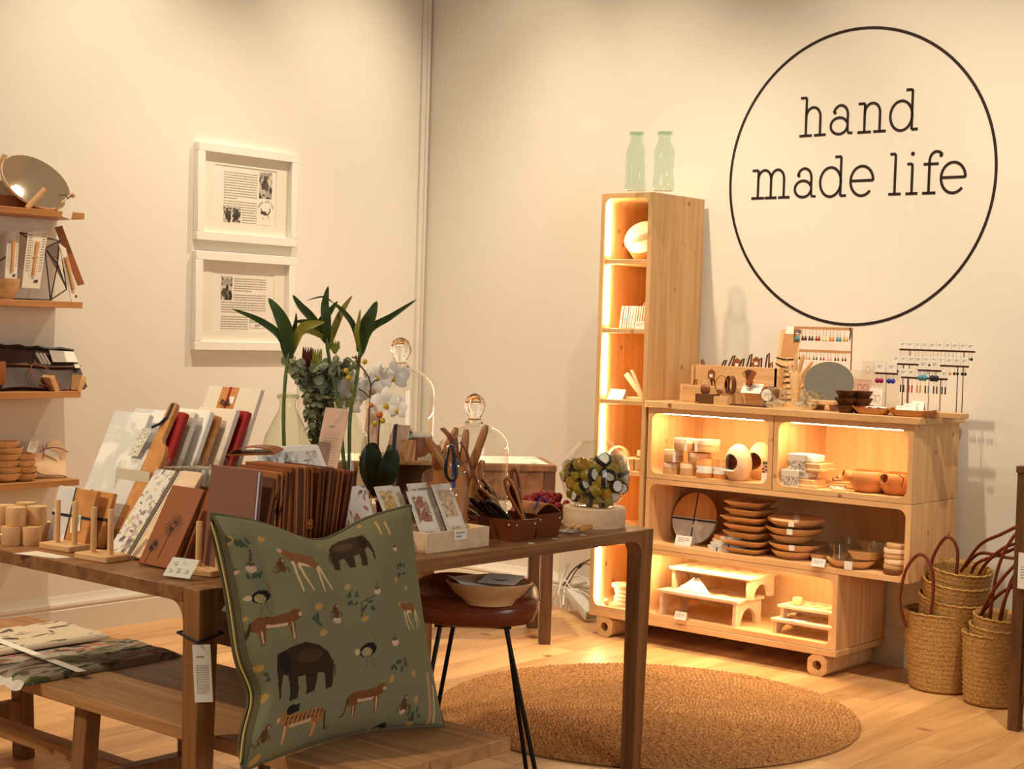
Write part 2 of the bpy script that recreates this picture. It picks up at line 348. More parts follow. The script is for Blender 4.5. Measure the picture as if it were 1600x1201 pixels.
# ================================================================== the room
m = M(); m.box((-1.2, -7.2, -.06), (7.4, .02, -.004)); floor = struct(m.build('floor', 'floorgap', smooth=False))
PW = .195; PLANKS = []
bx = {}
def plank_mesh(L):
    k = round(L, 3)
    if k not in bx:
        b = M(); b.box((.0008, .0008, -.003), (PW-.0008, L-.0008, 0)); o = b.build('floor_board', 'floorwood', floor, bevel=.0008, seg=1, smooth=False); bx[k] = o.data; return o
    o = bpy.data.objects.new('floor_board', bx[k]); COL.objects.link(o); o.parent = floor; return o
rr = random.Random(3)
for i in range(24):
    x = .0+i*PW; y = -5.6-rr.uniform(0, 1.28)
    while y < 0:
        L = 1.28
        y1 = min(y+L, -.0)
        # only the part of the floor that the room shows from around the camera
        if y1-y > .05 and y1 > -4.6: 
            o = plank_mesh(y1-y); o.location = (x, y, 0)
        y += L
m = M(); m.box((-.1, -7.0, 0), (0, .1, 4.7)); struct(m.build('wall_left', 'wall'))
m = M(); m.box((0, 0, 0), (7.2, .1, 4.7)); struct(m.build('wall_back', 'wall'))
m = M(); m.box((-.1, -7.0, 4.7), (7.2, .1, 4.8)); struct(m.build('ceiling', 'ceil'))
m = M(); m.box((0, -4.9, 4.3), (7.2, -4.45, 4.7)); struct(m.build('trim_3', 'beam'))
PB = [(0, 0), (.026, 0), (.026, .108), (.021, .112), (.021, .118), (.026, .124), (.024, .134), (.014, .146), (.010, .158), (.006, .168), (0, .168)]
def baseboard(name, L, side):
    m = M(); m.T = Matrix.Identity(4)
    if side == 'left': v = [(d, -t, z) for t in (0, L) for d, z in PB]
    else: v = [(t, -d, z) for t in (0, L) for d, z in PB]
    n = len(PB); m.add(v, [(i, (i+1) % n, n+(i+1) % n, n+i) for i in range(n)]+[tuple(range(n)), tuple(range(2*n-1, n-1, -1))])
    return struct(m.build(name, 'trim', ang=25))
baseboard('baseboard_left', 6.5, 'left'); baseboard('baseboard_back', 6.5, 'right')
# rounded conduit strip running up the corner of the two walls
m = M(); m.box((0, -.055, .17), (.016, -.02, 4.7)); m.cyl((.02, -.018, .17), (.02, -.018, 4.7), .011, n=10); struct(m.build('trim_1', 'wall', bevel=.003, seg=1))

# ------------------------------------------------------------------ wall lettering: ring and slab-serif letters
sign = thing('wall_lettering', 'large black circle with handmade life lettering on the cream wall', 'wall sign', (0, -.0006, 0), rot=(PI/2, 0, 0))
m = M(); cx, cz, rad = 2.596, 2.108, .646
ribbon(m, [(cx+rad*math.cos(2*PI*i/128)*.992, cz+rad*math.sin(2*PI*i/128)) for i in range(128)], .0125, 0, .0012, True); m.build('ring', 'sign', sign, smooth=False)
A = 1.36
def slab(ch):
    s = []  # strokes, dots as (x,y,r)
    if ch in 'nhm':
        top = A if ch == 'h' else 1
        s += [[(.26, 0), (.26, top)], [(.02, 0), (.5, 0)], [(.03, top), (.26, top)]]
        w = .27 if ch != 'm' else .24
        s += [[(.26, .62)]+arc(.26+w, .66, w, .34, 170, 0)+[(.26+2*w, 0)], [(.26+2*w-.22, 0), (.26+2*w+.22, 0)]]
        if ch == 'm': s += [[(.26+2*w, .62)]+arc(.26+3*w, .66, w, .34, 170, 0)+[(.26+4*w, 0)], [(.26+4*w-.2, 0), (.26+4*w+.22, 0)]]
    if ch == 'a': s += [arc(.42, .66, .27, .34, 165, 0)+[(.69, .16), (.72, .02), (.88, 0)], arc(.37, .28, .32, .29, 20, 350, 24), (.2, .75, .06)]
    if ch == 'd': s += [arc(.42, .49, .39, .51, 0, 360, 32), [(.8, 0), (.8, A)], [(.57, A), (.8, A)], [(.8, 0), (1.02, 0)]]
    if ch == 'e': s += [arc(.43, .49, .41, .51, 0, 318, 30), [(.03, .5), (.84, .5)]]
    if ch == 'l': s += [[(.24, 0), (.24, A)], [(.03, A), (.24, A)], [(.0, 0), (.48, 0)]]
    if ch == 'i': s += [[(.24, 0), (.24, 1)], [(.03, 1), (.24, 1)], [(.0, 0), (.48, 0)], (.24, A-.02, .07)]
    if ch == 'f': s += [[(.24, 0), (.24, 1.05)]+arc(.5, 1.08, .26, .3, 180, 40, 12), (.66, 1.25, .065), [(.02, .97), (.58, .97)], [(.0, 0), (.5, 0)]]
    return s
WID = dict(h=1.04, n=1.04, m=1.46, a=.9, d=1.04, e=.86, l=.5, i=.48, f=.74)
def zm(x, y): return Y(1120+x/2.402, 20+y/2.402, 0)
def letters(spec, basepts, xh):
    (xa, za), (xb, zb) = [(p[0], p[2]) for p in basepts]
    for ch, z0, z1 in spec:
        x0 = zm(z0, 560)[0]; x1 = zm(z1, 560)[0]; zb_ = za+(zb-za)*((x0+x1)/2-xa)/(xb-xa)
        m = M(); sx = (x1-x0)/WID[ch]
        for st in slab(ch):
            if isinstance(st, tuple): m.prism([(x0+st[0]*sx+st[2]*xh*math.cos(2*PI*i/16), zb_+st[1]*xh+st[2]*xh*math.sin(2*PI*i/16)) for i in range(16)], 0, .0012)
            else: ribbon(m, [(x0+px*sx, zb_+py*xh) for px, py in st], .0118, 0, .0012)
        m.build('letter', 'sign', sign, smooth=False)
letters([('h', 305, 407), ('a', 418, 507), ('n', 522, 632), ('d', 642, 752)], (zm(310, 463), zm(745, 436)), zm(460, 350)[2]-zm(460, 456)[2])
letters([('m', 133, 280), ('a', 292, 378), ('d', 388, 492), ('e', 503, 592), ('l', 648, 697), ('i', 713, 758), ('f', 775, 850), ('e', 842, 938)], (zm(140, 696), zm(930, 672)), zm(330, 586)[2]-zm(330, 692)[2])

# ------------------------------------------------------------------ framed prints
def photo_img(nu, nv, seed, figure=None):
    r = np.random.default_rng(seed); g = r.random((7, 7)); yy, xx = np.mgrid[0:nv+1, 0:nu+1]; u = xx/nu*5.99; v = yy/nv*5.99
    i0, j0 = np.minimum(v.astype(int), 5), np.minimum(u.astype(int), 5); a, b = v-i0, u-j0
    val = (g[i0, j0]*(1-a)*(1-b)+g[i0+1, j0]*a*(1-b)+g[i0, j0+1]*(1-a)*b+g[i0+1, j0+1]*a*b)
    val = np.clip((val-.42)*2.2+.2, .02, .62)
    if figure:
        for (cx, cy, rx, ry, c) in figure:
            val = np.where(((xx/nu-cx)/rx)**2+((yy/nv-cy)/ry)**2 < 1, c+.05*(val-.3), val)
    return np.stack([val, val*.92, val*.82], -1)
def frame(z0, z1, label, art):
    y0, y1 = -1.569, -.946; W, Hh = y1-y0, z1-z0
    t = thing('picture_frame', label, 'picture', (.001, (y0+y1)/2, (z0+z1)/2), rot=(PI/2, 0, PI/2), group='white framed prints')
    fw, dp = .042, .032
    for nm, a, b in (('frame_rail', (-W/2, Hh/2-fw), (W/2, Hh/2)), ('frame_rail', (-W/2, -Hh/2), (W/2, -Hh/2+fw)), ('frame_stile', (-W/2, -Hh/2+fw), (-W/2+fw, Hh/2-fw)), ('frame_stile', (W/2-fw, -Hh/2+fw), (W/2, Hh/2-fw))):
        m = M(); m.box((*a, 0), (*b, dp)); m.build(nm, 'white', t, bevel=.002, seg=1)
    m = M(); iw, ih, mw, mh = W/2-fw, Hh/2-fw, W/2-fw-.078, Hh/2-fw-.052
    for a, b in (((-iw, mh), (iw, ih)), ((-iw, -ih), (iw, -mh)), ((-iw, -mh), (-mw, mh)), ((mw, -mh), (iw, mh))): m.box((*a, .002), (*b, .006))
    m.build('mat_board', 'matboard', t, smooth=False)
    m = M(); m.box((-mw, -mh, .001), (mw, mh, .003)); m.build('print_sheet', 'paper', t, smooth=False)
    m = M(); m.quad((-iw, -ih, .022), (iw, -ih, .022), (iw, ih, .022), (-iw, ih, .022)); m.build('glass_pane', 'pane', t, smooth=False)
    art(t, mw, mh); return t
def pic(t, x0, x1, y0, y1, seed, fig=None):
    nu, nv = 30, 40; o = printed('photo', lambda u, v: (x0+(x1-x0)*u, y0+(y1-y0)*v, .0036), nu, nv, photo_img(nu, nv, seed, fig), 'print', t, False); return o
def art1(t, mw, mh):
    m = M(); textlines(m, -.135, .072, .105, .0122, 11, .0042, .0036, .4); textlines(m, -.135, .072, -.032, .0122, 5, .0042, .0036, 1); textlines(m, -.02, .072, -.093, .0122, 7, .0042, .0036, .3)
    m.build('body_text', 'lightink', t, smooth=False)
    pic(t, .084, .165, -.004, .125, 3, [(.45, .8, .12, .14, .05), (.45, .45, .27, .27, .06), (.3, .25, .3, .1, .5), (.65, .15, .25, .1, .4), (.5, .92, .5, .06, .35)])
    pic(t, -.135, -.086, -.142, -.062, 5, [(.45, .85, .14, .12, .08), (.6, .5, .35, .3, .05), (.2, .2, .3, .12, .5)]); pic(t, -.08, -.03, -.142, -.062, 8, [(.5, .6, .35, .35, .04), (.5, .1, .5, .08, .5)])
    m = M(); ribbon(m, arc(.128, -.058, .027, .024, 195, 380, 22), .006, 0, .0004); m.prism(arc(.117, -.073, .018, .008, 0, 360, 14), 0, .0004)
    ribbon(m, [(.104, -.068), (.098, -.052)], .004, 0, .0004); ribbon(m, [(.106, -.078), (.094, -.083)], .002, 0, .0004); ribbon(m, [(.138, -.078), (.152, -.1)], .002, 0, .0004); ribbon(m, [(.104, -.072), (.092, -.072)], .002, 0, .0004)
    m.prism(arc(.112, -.1, .003, .003, 0, 360, 8), 0, .0004); o = m.build('dog_emblem', 'ink', t, smooth=False); o.location = (0, 0, .0036)
    for i, ch in enumerate('coco africa'):
        if ch == ' ': continue
        a = math.radians(158-i*13.6); text('logo_letter', ch, .021, t, (.128+.05*math.cos(a), -.062+.046*math.sin(a), .0036), (0, 0, a-PI/2), 'greyink')
    m = M(); textlines(m, .092, .158, -.135, .01, 1, .0042, .0036, 1); m.build('web_line', 'greyink', t, smooth=False)
def art2(t, mw, mh):
    m = M(); textlines(m, -.06, .142, .112, .0115, 6, .0042, .0036, .55); textlines(m, -.06, .142, .034, .0115, 3, .0042, .0036, 1); textlines(m, -.136, .142, -.003, .0115, 5, .0042, .0036, .4); textlines(m, -.136, .032, -.072, .0115, 8, .0042, .0036, .6)
    m.build('body_text', 'lightink', t, smooth=False); pic(t, -.138, -.07, .008, .122, 12, [(.5, .75, .5, .14, .35), (.55, .5, .12, .16, .04), (.3, .3, .25, .2, .06)])
    m = M(); ribbon(m, rrect(.045, -.124, .142, -.076, .0005, 1), .0012, 0, .0004, True); o = m.build('logo_border', 'greyink', t, smooth=False); o.location = (0, 0, .0036)
    text('logo_text', 'DOUGLAS', .021, t, (.0935, -.091, .0036), (0, 0, 0), 'greyink'); text('logo_text', 'ART', .019, t, (.0935, -.112, .0036), (0, 0, 0), 'greyink')
    m = M(); textlines(m, .047, .13, -.147, .01, 1, .006, .0036, 1); m.build('web_line', 'ink', t, smooth=False)
frame(1.774, 2.232, 'upper white picture frame with text, seated portrait photo and curled dog emblem', art1)
frame(1.256, 1.723, 'lower white picture frame with text and boxed logo, partly behind green leaves', art2)
# ================================================================== pine shelf unit along the sign wall
SF, SB = -.45, -.03            # front and back planes
def ring_frame(m, x0, x1, z0, z1, t, r, y0, y1):
    """carcass: rectangular outside, rounded opening, between planes y0 (front) and y1"""
    n = 5; inn = rrect(x0+t, z0+t, x1-t, z1-t, r, n); out = []
    for (cx, cz) in ((x1, z1), (x0, z1), (x0, z0), (x1, z0)):
        i0 = len(out)
        for k in range(n+1):
            px, pz = inn[i0+k]; a = k/n
            if (cx, cz) in ((x1, z1), (x0, z0)): ox, oz = (cx, pz if a < .5 else cz) if a < .5 else (px, cz)
            else: ox, oz = (px, cz) if a < .5 else (cx, pz)
            if k == n//2 or k == n//2+1: pass
            out.append((ox, oz))
        out[i0+n//2] = (cx, cz); out[i0+n//2+1] = (cx, cz)
    k = len(inn); v = [(p[0], y, p[1]) for y in (y0, y1) for p in inn]+[(p[0], y, p[1]) for y in (y0, y1) for p in out]; f = []
    for i in range(k):
        j = (i+1) % k
        f += [(i, j, k+j, k+i), (2*k+j, 2*k+i, 3*k+i, 3*k+j), (j, i, 2*k+i, 2*k+j), (k+i, k+j, 3*k+j, 3*k+i)]
    m.add(v, f)
def led_bar(parent, a, b, name='led_strip'):
    m = M(); m.box(a, b); return m.build(name, 'led', parent, smooth=False)
# tall unit
tall = thing('tall_shelf', 'tall narrow pine shelf unit with glowing light strips, two glass jars on top', 'shelf', (1.55, SF, .115))
m = M(); ring_frame(m, 0, .285, 0, 1.915, .022, .035, 0, .42); m.build('carcass', 'pine_z', tall, smooth=False)
m = M(); m.box((.02, .408, .02), (.265, .42, 1.895)); m.build('back_panel', 'ply', tall, smooth=False)
LV = [.44, .76, 1.08, 1.405, 1.72]
for z in LV:
    m = M(); m.box((.022, .012, z-.115-.011), (.263, .408, z-.115+.011)); m.build('shelf_board', 'pine_x', tall, bevel=.002, seg=1)
zz = [.127]+LV+[2.02]
for i in range(6):
    led_bar(tall, (.024, .03, zz[i]-.115+.03), (.029, .04, zz[i+1]-.115-.016))
# stacked boxes
def shelf_box(name, label, x0, x1, z0, z1, leds, depth=.42):
    t = thing(name, label, 'shelf box', (x0, SF, z0)); W, Hh = x1-x0, z1-z0
    m = M(); ring_frame(m, 0, W, 0, Hh, .022, .035, 0, depth); m.build('carcass', 'pine_x', t, smooth=False)
    m = M(); m.box((.02, depth-.012, .02), (W-.02, depth, Hh-.02)); m.build('back_panel', 'ply', t, smooth=False)
    for a, b in leds: led_bar(t, a, b)
    return t
H3 = .315
shelf_box('shelf_box', 'lit pine shelf box holding round tins and egg-shaped feeders', 1.85, 2.495, .75, .75+H3, [((.06, .035, H3-.0265), (.6, .045, H3-.0222))])
shelf_box('shelf_box', 'lit pine shelf box holding clay-coloured bowls with spouts', 2.5, 3.135, .75, .75+H3, [((.06, .035, H3-.0265), (.59, .045, H3-.0222))])
shelf_box('shelf_box', 'wide unlit pine shelf box holding stacked wooden plates', 1.85, 3.135, .433, .748, [])
shelf_box('shelf_box', 'lowest pine shelf box holding small arched wooden risers', 1.85, 2.825, .116, .431, [((.06, .035, H3-.0265), (.93, .045, H3-.0222))])
m = M(); m.box((1.838, SF-.012, 1.0665), (3.16, SB, 1.096)); tag(m.build('counter_board', 'pine_x', bevel=.003, seg=1), 'long pine board forming the counter top under the jewellery', 'counter top')
m = M(); m.box((1.552, SF-.004, .088), (2.83, SB, .1145)); tag(m.build('plinth_board', 'pine_x', bevel=.002, seg=1), 'long pine plinth board beneath the lowest shelf boxes', 'plinth')
for px, lab in ((1.60, 'square pine foot block with round hole under the tall shelf'), (2.70, 'square pine foot block with round hole under the right end of the plinth')):
    m = M(); n = 40; sq = [(lambda a, k: (.045*math.cos(a)*k, .04375+.04375*math.sin(a)*k))(2*PI*i/n, min(1.12, (abs(math.cos(2*PI*i/n))**7+abs(math.sin(2*PI*i/n))**7)**(-1/7))*.98) for i in range(n)]; hole = [(.021*math.cos(2*PI*i/n), .044+.021*math.sin(2*PI*i/n)) for i in range(n)]
    v = [(x, y, z) for y in (0, .40) for x, z in sq]+[(x, y, z) for y in (0, .12) for x, z in hole]; f = []
    for i in range(n):
        j = (i+1) % n; f += [(i, j, n+j, n+i), (2*n+j, 2*n+i, 3*n+i, 3*n+j), (j, i, 2*n+i, 2*n+j)]
    f += [tuple(range(n, 2*n)), tuple(range(3*n, 4*n))]
    m.add(v, f); o = m.build('foot_block', 'beech', smooth=True); place(o, (px+.045, SF-.006, 0)); tag(o, lab, 'foot', 'pine foot blocks')

# ================================================================== display table
TX0, TX1, TY0, TY1, TZ = 2.067, 3.067, -3.936, -2.126, .78
tb = thing('display_table', 'large dark oak display table crowded with gifts', 'table', (TX0, TY0, 0)); LX, LY = TX1-TX0, TY1-TY0
lw = .06
m = M(); m.box((lw, 0, TZ-.035), (LX-lw, LY, TZ)); m.build('table_top', 'tablewood', tb, bevel=.002, seg=1)
for x0 in (0, LX-lw):
    m = M(); m.box((x0, lw, TZ-.0352), (x0+lw, LY-lw, TZ)); m.build('edge_rail', 'tablewood', tb, bevel=.002, seg=1)
def fillet(m, cx, cz, r, sx, y0, y1, axis):
    # quarter-round bracket in the corner between leg and top
    pts = [(0, 0)]+[(sx*(r-r*math.cos(a)), -(r-r*math.sin(a))) for a in [PI/2*i/6 for i in range(7)]]
    pts = [(0, 0), (0, -r)]+[(sx*(r-r*math.cos(PI/2*i/6)), -r+r*math.sin(PI/2*i/6)) for i in range(1, 7)]
    n = len(pts)
    if axis == 'x': v = [(cx+p, y, cz+q) for y in (y0, y1) for p, q in pts]
    else: v = [(y, cx+p, cz+q) for y in (y0, y1) for p, q in pts]
    m.add(v, [tuple(range(n)), tuple(range(2*n-1, n-1, -1))]+[(i, (i+1) % n, n+(i+1) % n, n+i) for i in range(n)])
for ix in (0, 1):
    for iy in (0, 1):
        m = M(); x0 = ix*(LX-lw); y0 = iy*(LY-lw); tp = .013
        m.frustum((x0+tp*(1-ix), y0+tp*(1-iy), x0+lw-tp*ix, y0+lw-tp*iy), (x0, y0, x0+lw, y0+lw), 0, TZ)
        o = m.build('leg', 'tableleg', tb, bevel=.002, seg=1)
        m = M(); sx = -1 if ix else 1; sy = -1 if iy else 1
        fillet(m, x0+(0 if ix else lw), TZ-.0352, .045, sx, y0+.002, y0+lw-.002, 'x'); fillet(m, y0+(0 if iy else lw), TZ-.0352, .045, sy, x0+.002, x0+lw-.002, 'y')
        m.build('leg_bracket', 'tableleg', tb, ang=60)
# hang tag tied round the near leg
tg = thing('hang_tag', 'white printed hang tag tied with navy ribbon to the near table leg', 'tag', (TX1, TY0, 0))
zt = float(X(313, 1002, TX1)[2]); m = M(); e = .0035; q = .065
m.tube([(-q-.006, -e, zt+.012), (e, -e, zt), (e, q+.006, zt+.012), (-q-.006, q+.006, zt+.014)], .0032, 6, True); m.build('ribbon', 'navy', tg)
m = M(); m.T = Matrix.Translation((e*1.6, .004, zt-.004)) @ Matrix.Rotation(math.radians(38), 4, 'Z') @ Matrix.Rotation(math.radians(-4), 4, 'Y'); m.box((-.020, -.0008, -.135), (.022, .0008, -.002)); m.build('card', 'paper', tg)
m = M(); m.T = Matrix.Translation((e*1.6, .004, zt-.004)) @ Matrix.Rotation(math.radians(38), 4, 'Z') @ Matrix.Rotation(math.radians(-4), 4, 'Y') @ Matrix.Translation((0, -.0011, 0)) @ Matrix.Rotation(PI/2, 4, 'X'); textlines(m, -.012, .014, -.03, .012, 1, .004, 0, .8); textlines(m, -.014, .016, -.05, .004, 17, .0016, 0, .8); m.build('card_text', 'lightink', tg, smooth=False)

# ================================================================== bench with cushion and tea towels
bn = thing('low_bench', 'low oak bench of wide planks pushed under the table', 'bench', (1.45, -3.848, 0)); BZ = .42
for a, b in ((0, .219), (.221, .503)):
    m = M(); m.box((0, a, BZ-.035), (2.07, b, BZ)); m.build('plank', 'oakbench', bn, bevel=.003, seg=1)
_lx = float(Y(138, 1110, -3.79)[0])-1.45-.03
for x in (.12, _lx, 1.80):
    for y0, s in ((.06, 1), (.39, -1)):
        m = M(); m.frustum((x-.006, y0-.02*s-.024, x+.05, y0-.02*s+.024), (x, y0-.024, x+.055, y0+.024), 0, BZ-.0352); m.build('leg', 'oakleg', bn, bevel=.003, seg=1)
    m = M(); m.box((x+.004, .07, .13), (x+.05, .38, .19)); m.build('stretcher', 'oakleg', bn, bevel=.003, seg=1)
m = M(); m.box((.17, .20, .14), (_lx, .25, .18)); m.build('stretcher', 'oakbench', bn, bevel=.003, seg=1)

# low dark stool under the table, behind the bench
st = thing('wooden_stool', 'small dark wooden stool standing behind the bench under the table', 'stool', (2.10, -3.18, 0), math.radians(0))
m = M(); m.box((-.02, -.02, .50), (.36, .34, .53)); m.build('seat', 'darkwood', st, bevel=.004, seg=1)
for x in (0, .3):
    for y in (0, .28):
        m = M(); m.frustum((x+.006, y+.006, x+.032, y+.032), (x, y, x+.04, y+.04), 0.012, .50); l = m.build('leg', 'darkwood', st, bevel=.002, seg=1)
        m = M(); m.cyl((x+.019, y+.019, 0), (x+.019, y+.019, .012), .011, n=10); m.build('rubber_foot', 'black', l)
for a, b in (((.04, .008, .42), (.30, .03, .50)), ((.04, .29, .42), (.30, .312, .50)), ((.008, .04, .42), (.03, .28, .50)), ((.31, .04, .42), (.332, .28, .50))):
    m = M(); m.box(a, b); m.build('apron', 'darkwood', st)

# ================================================================== console table in the corner, turned to face the room
cs = thing('console_table', 'dark oak console table with drawer across the corner under a printed white runner', 'console table', (1.60, -.79, 0), math.radians(48)); CZ = .80
# local: +x runs back to the right-hand side, front edge along -x from the right front corner; depth along +y
CL, CD = 1.02, .42
for x in (-CL, -.05):
    for y in (0, CD-.05):
        m = M(); m.box((x, y, 0), (x+.05, y+.05, CZ-.028)); m.build('leg', 'darkwood', cs, bevel=.002, seg=1)
m = M(); m.box((-CL-.004, -.004, CZ-.028), (.004, CD, CZ)); m.build('console_top', 'tableleg', cs, bevel=.002, seg=1)
for a, b in (((-CL+.05, .006, .64), (-.05, .024, CZ-.028)), ((-CL+.05, CD-.024, .64), (-.05, CD-.006, CZ-.028)), ((-.02, .05, .64), (-.004, CD-.05, CZ-.028)), ((-CL+.004, .05, .64), (-CL+.02, CD-.05, CZ-.028))):
    m = M(); m.box(a, b); m.build('apron', 'tablewood', cs)
m = M(); m.box((-.42, .001, .655), (-.055, .006, CZ-.034)); m.build('drawer_front', 'tablewood', cs, bevel=.002, seg=1)
nu, nv = 120, 60; img = np.ones((nv+1, nu+1, 3))*np.array([.74, .68, .58]); rg = np.random.default_rng(4)
yy, xx = np.mgrid[0:nv+1, 0:nu+1]
for k in range(26):
    cx, cy = rg.uniform(0, nu), rg.choice([6, 20, 34, 48])+rg.uniform(-2, 2); img[(((xx-cx)/rg.uniform(1.5, 4))**2+((yy-cy)/1.2)**2) < 1] = (.12, .11, .12)
o = printed('table_runner', lambda u, v: (-CL*.96+CL*.93*u, .02+(CD-.04)*v, CZ+.003+.002*math.sin(u*9)*math.sin(v*7)), nu, nv, img, 'fabricprint'); 
o.parent = None; place(o, (1.60, -.79, 0), math.radians(48)); tag(o, 'white printed cloth runner lying on the corner console table', 'table runner')

# ================================================================== bar stool
SP = Z(741, 932, .60); bs = thing('bar_stool', 'brown leather saddle stool with thin black metal legs beside the table', 'stool', (SP[0], SP[1], 0), math.radians(40.2)); bs.scale = (.94, .94, 1.02)
def seat_fn(u, v):      # outline in the plan, raised at the back-left and dished in the middle
    a = u*2*PI; rr_ = v; e = .75
    cx, cy = math.cos(a), math.sin(a); k = (abs(cx)**3+abs(cy)**3)**(-1/3)
    x, y = .205*cx*k*rr_, .19*cy*k*rr_
    lift = .012+.05*max(0, rr_-.45)*1.6*(.55+.45*abs(cx))+.045*max(0, (y/.19))**2*rr_
    return (x, y, .565+lift-(.02 if rr_ > .97 else 0))
m = M(); nr, na = 8, 40; v = []; f = []
for j in range(nr+1):
    for i in range(na): v.append(seat_fn(i/na, j/nr))
for j, (sc_, dz) in enumerate(((1.0, -.03), (.93, -.05), (.6, -.062), (.0, -.066))):
    for i in range(na):
        p = seat_fn(i/na, 1); v.append((p[0]*sc_, p[1]*sc_, min(p[2], .62)+dz if j < 1 else .575+dz+.012*(1-j/3)))
for j in range(nr+4):
    for i in range(na): f.append((j*na+i, j*na+(i+1) % na, (j+1)*na+(i+1) % na, (j+1)*na+i))
m.add(v, f); m.build('seat', 'stoolleather', bs, ang=70)
m = M(); m.tube([(.206*math.cos(2*PI*i/48)*(abs(math.cos(2*PI*i/48))**3+abs(math.sin(2*PI*i/48))**3)**(-1/3), .191*math.sin(2*PI*i/48)*(abs(math.cos(2*PI*i/48))**3+abs(math.sin(2*PI*i/48))**3)**(-1/3), seat_fn(i/48, 1)[2]-.004) for i in range(48)], .004, 6, True); m.build('piping', 'stoolleather', bs)
for (tx, ty), (bx_, by_) in (((-.10, -.07), (-.19, -.19)), ((.10, -.07), (.235, -.10)), ((-.06, .08), (-.15, .2)), ((.10, .08), (.19, .2))):
    m = M(); m.cyl((bx_, by_, 0), (tx, ty, .525), .0075, n=10); m.build('leg', 'blackmetal', bs)
m = M(); m.cbox((0, 0, .518), (.24, .18, .012)); m.build('under_plate', 'blackmetal', bs)
# shallow wooden bowl of cards on the stool
bp = Z(768, 938, .615); wb = thing('wooden_bowl', 'wide pale wooden bowl of folded cards on the leather stool', 'bowl', (bp[0]-.01, bp[1]+.0, .606), math.radians(35))
m = M(); m.lathe([(.03, .0), (.072, .0), (.076, .012), (.10, .03), (.126, .062), (.122, .066), (.112, .058), (.085, .03), (.05, .022), (.0001, .02)], 40, sx=1.0, sy=.86); m.build('bowl', 'beech', wb, ang=50)
for k in range(7):
    a = -.5+k*.05; cd = M(); cd.T = Matrix.Translation((-.02-.004*k, .01, .045+.0022*k)) @ Matrix.Rotation(.3+.02*k, 4, 'Z') @ Matrix.Rotation(.18, 4, 'Y'); cd.box((-.07, -.05, 0), (.06, .05, .0012))
    o = cd.build('folded_card', 'cream', smooth=False); place(o, wb.location, math.radians(35)); tag(o, 'cream card in the fanned stack lying in the bowl on the stool', 'card', 'cards in the stool bowl')
cd = M(); cd.T = Matrix.Translation((.035, -.005, .072)) @ Matrix.Rotation(-.25, 4, 'Z') @ Matrix.Rotation(.12, 4, 'X'); cd.box((-.055, -.05, 0), (.055, .05, .0015)); o = thing('printed_card', 'top card with a dark curled mark in the stool bowl', 'card', wb.location, math.radians(35)); cd.build('sheet', 'paper', o, smooth=False)
cd2 = M(); cd2.T = cd.T @ Matrix.Translation((0, 0, .0017)); ribbon(cd2, arc(0, -.008, .016, .012, 200, 380, 12), .005, 0, .0003); ribbon(cd2, [(-.03, -.01), (.03, -.014)], .002, 0, .0003); cd2.build('mark', 'ink', o, smooth=False)

# ================================================================== rug, coiled braid
RC = (2.61, -1.475); RRad = .775
rug = thing('round_rug', 'round woven jute rug in front of the pine shelves', 'rug', (*RC, 0))
m = M(); m.lathe([(.0001, 0), (RRad-.01, 0), (RRad, .004), (RRad-.004, .009), (.0001, .009)], 96); m.build('base', 'jute', rug)
def braid(name, r0, r1, mat):
    v = []; f = []; row = .0145; r = r0
    rg = np.random.default_rng(2)
    while r < r1:
        n = max(6, int(2*PI*r/.02)); off = rg.uniform(0, 1)
        for i in range(n):
            a = 2*PI*(i+off)/n; da = 2*PI/n*.62; z = .0105+rg.uniform(0, .004); tw = row*.34*(1 if i % 2 else -1)
            pts = [((r-row*.45), a-da), ((r+tw), a-da*1.05), ((r+row*.45), a+da*.2), ((r+row*.2), a+da), ((r-row*.4), a+da*.4)]
            b = len(v); v += [(p*math.cos(q), p*math.sin(q), .0085) for p, q in pts]; v.append(((r)*math.cos(a), r*math.sin(a), z+.004))
            f += [(b+k, b+(k+1) % 5, b+5) for k in range(5)]
        r += row
    m = M(); m.v = v; m.f = f; return m.build(name, mat, rug, ang=30)
br = braid('braid', .012, RRad-.004, 'jute'); br['kind'] = 'stuff'

# ================================================================== dark cabinet at the right edge
cb = Z(1573, 1140, 0); cab = thing('dark_cabinet', 'dark wooden cabinet cut off by the right edge of the picture', 'cabinet', (cb[0], cb[1], 0))
for x in (0, .62):
    for y in (0, .33):
        m = M(); m.box((x, y, 0), (x+.042, y+.04, .935)); m.build('post', 'darkwood', cab, bevel=.002, seg=1)
m = M(); m.box((.042, .012, .10), (.62, .36, .90)); m.build('carcass', 'darkwood', cab)
for z0, z1 in ((.13, .33), (.34, .54), (.55, .86)):
    m = M(); m.box((.05, .002, z0), (.612, .0118, z1)); d = m.build('drawer_front', 'kiaat', cab, bevel=.002, seg=1)
m = M(); m.box((-.004, -.004, .9352), (.67, .375, .96)); m.build('cabinet_top', 'darkwood', cab, bevel=.002, seg=1)
tg = thing('hang_tag', 'white hang tag on a black cord on the dark cabinet', 'tag', (cb[0]+.05, cb[1]-.006, .0))
m = M(); m.box((-.03, -.0012, .52), (.045, 0, .65)); m.build('card', 'paper', tg)
m = M(); m.tube([(.01, -.002, .645), (.012, -.003, .72), (.016, -.001, .80)], .0025, 6); m.build('cord', 'black', tg)
m = M(); m.T = Matrix.Translation((0, -.0016, 0)) @ Matrix.Rotation(PI/2, 4, 'X'); textlines(m, -.02, .035, .6, .01, 5, .003, 0); m.build('card_text', 'lightink', tg, smooth=False)
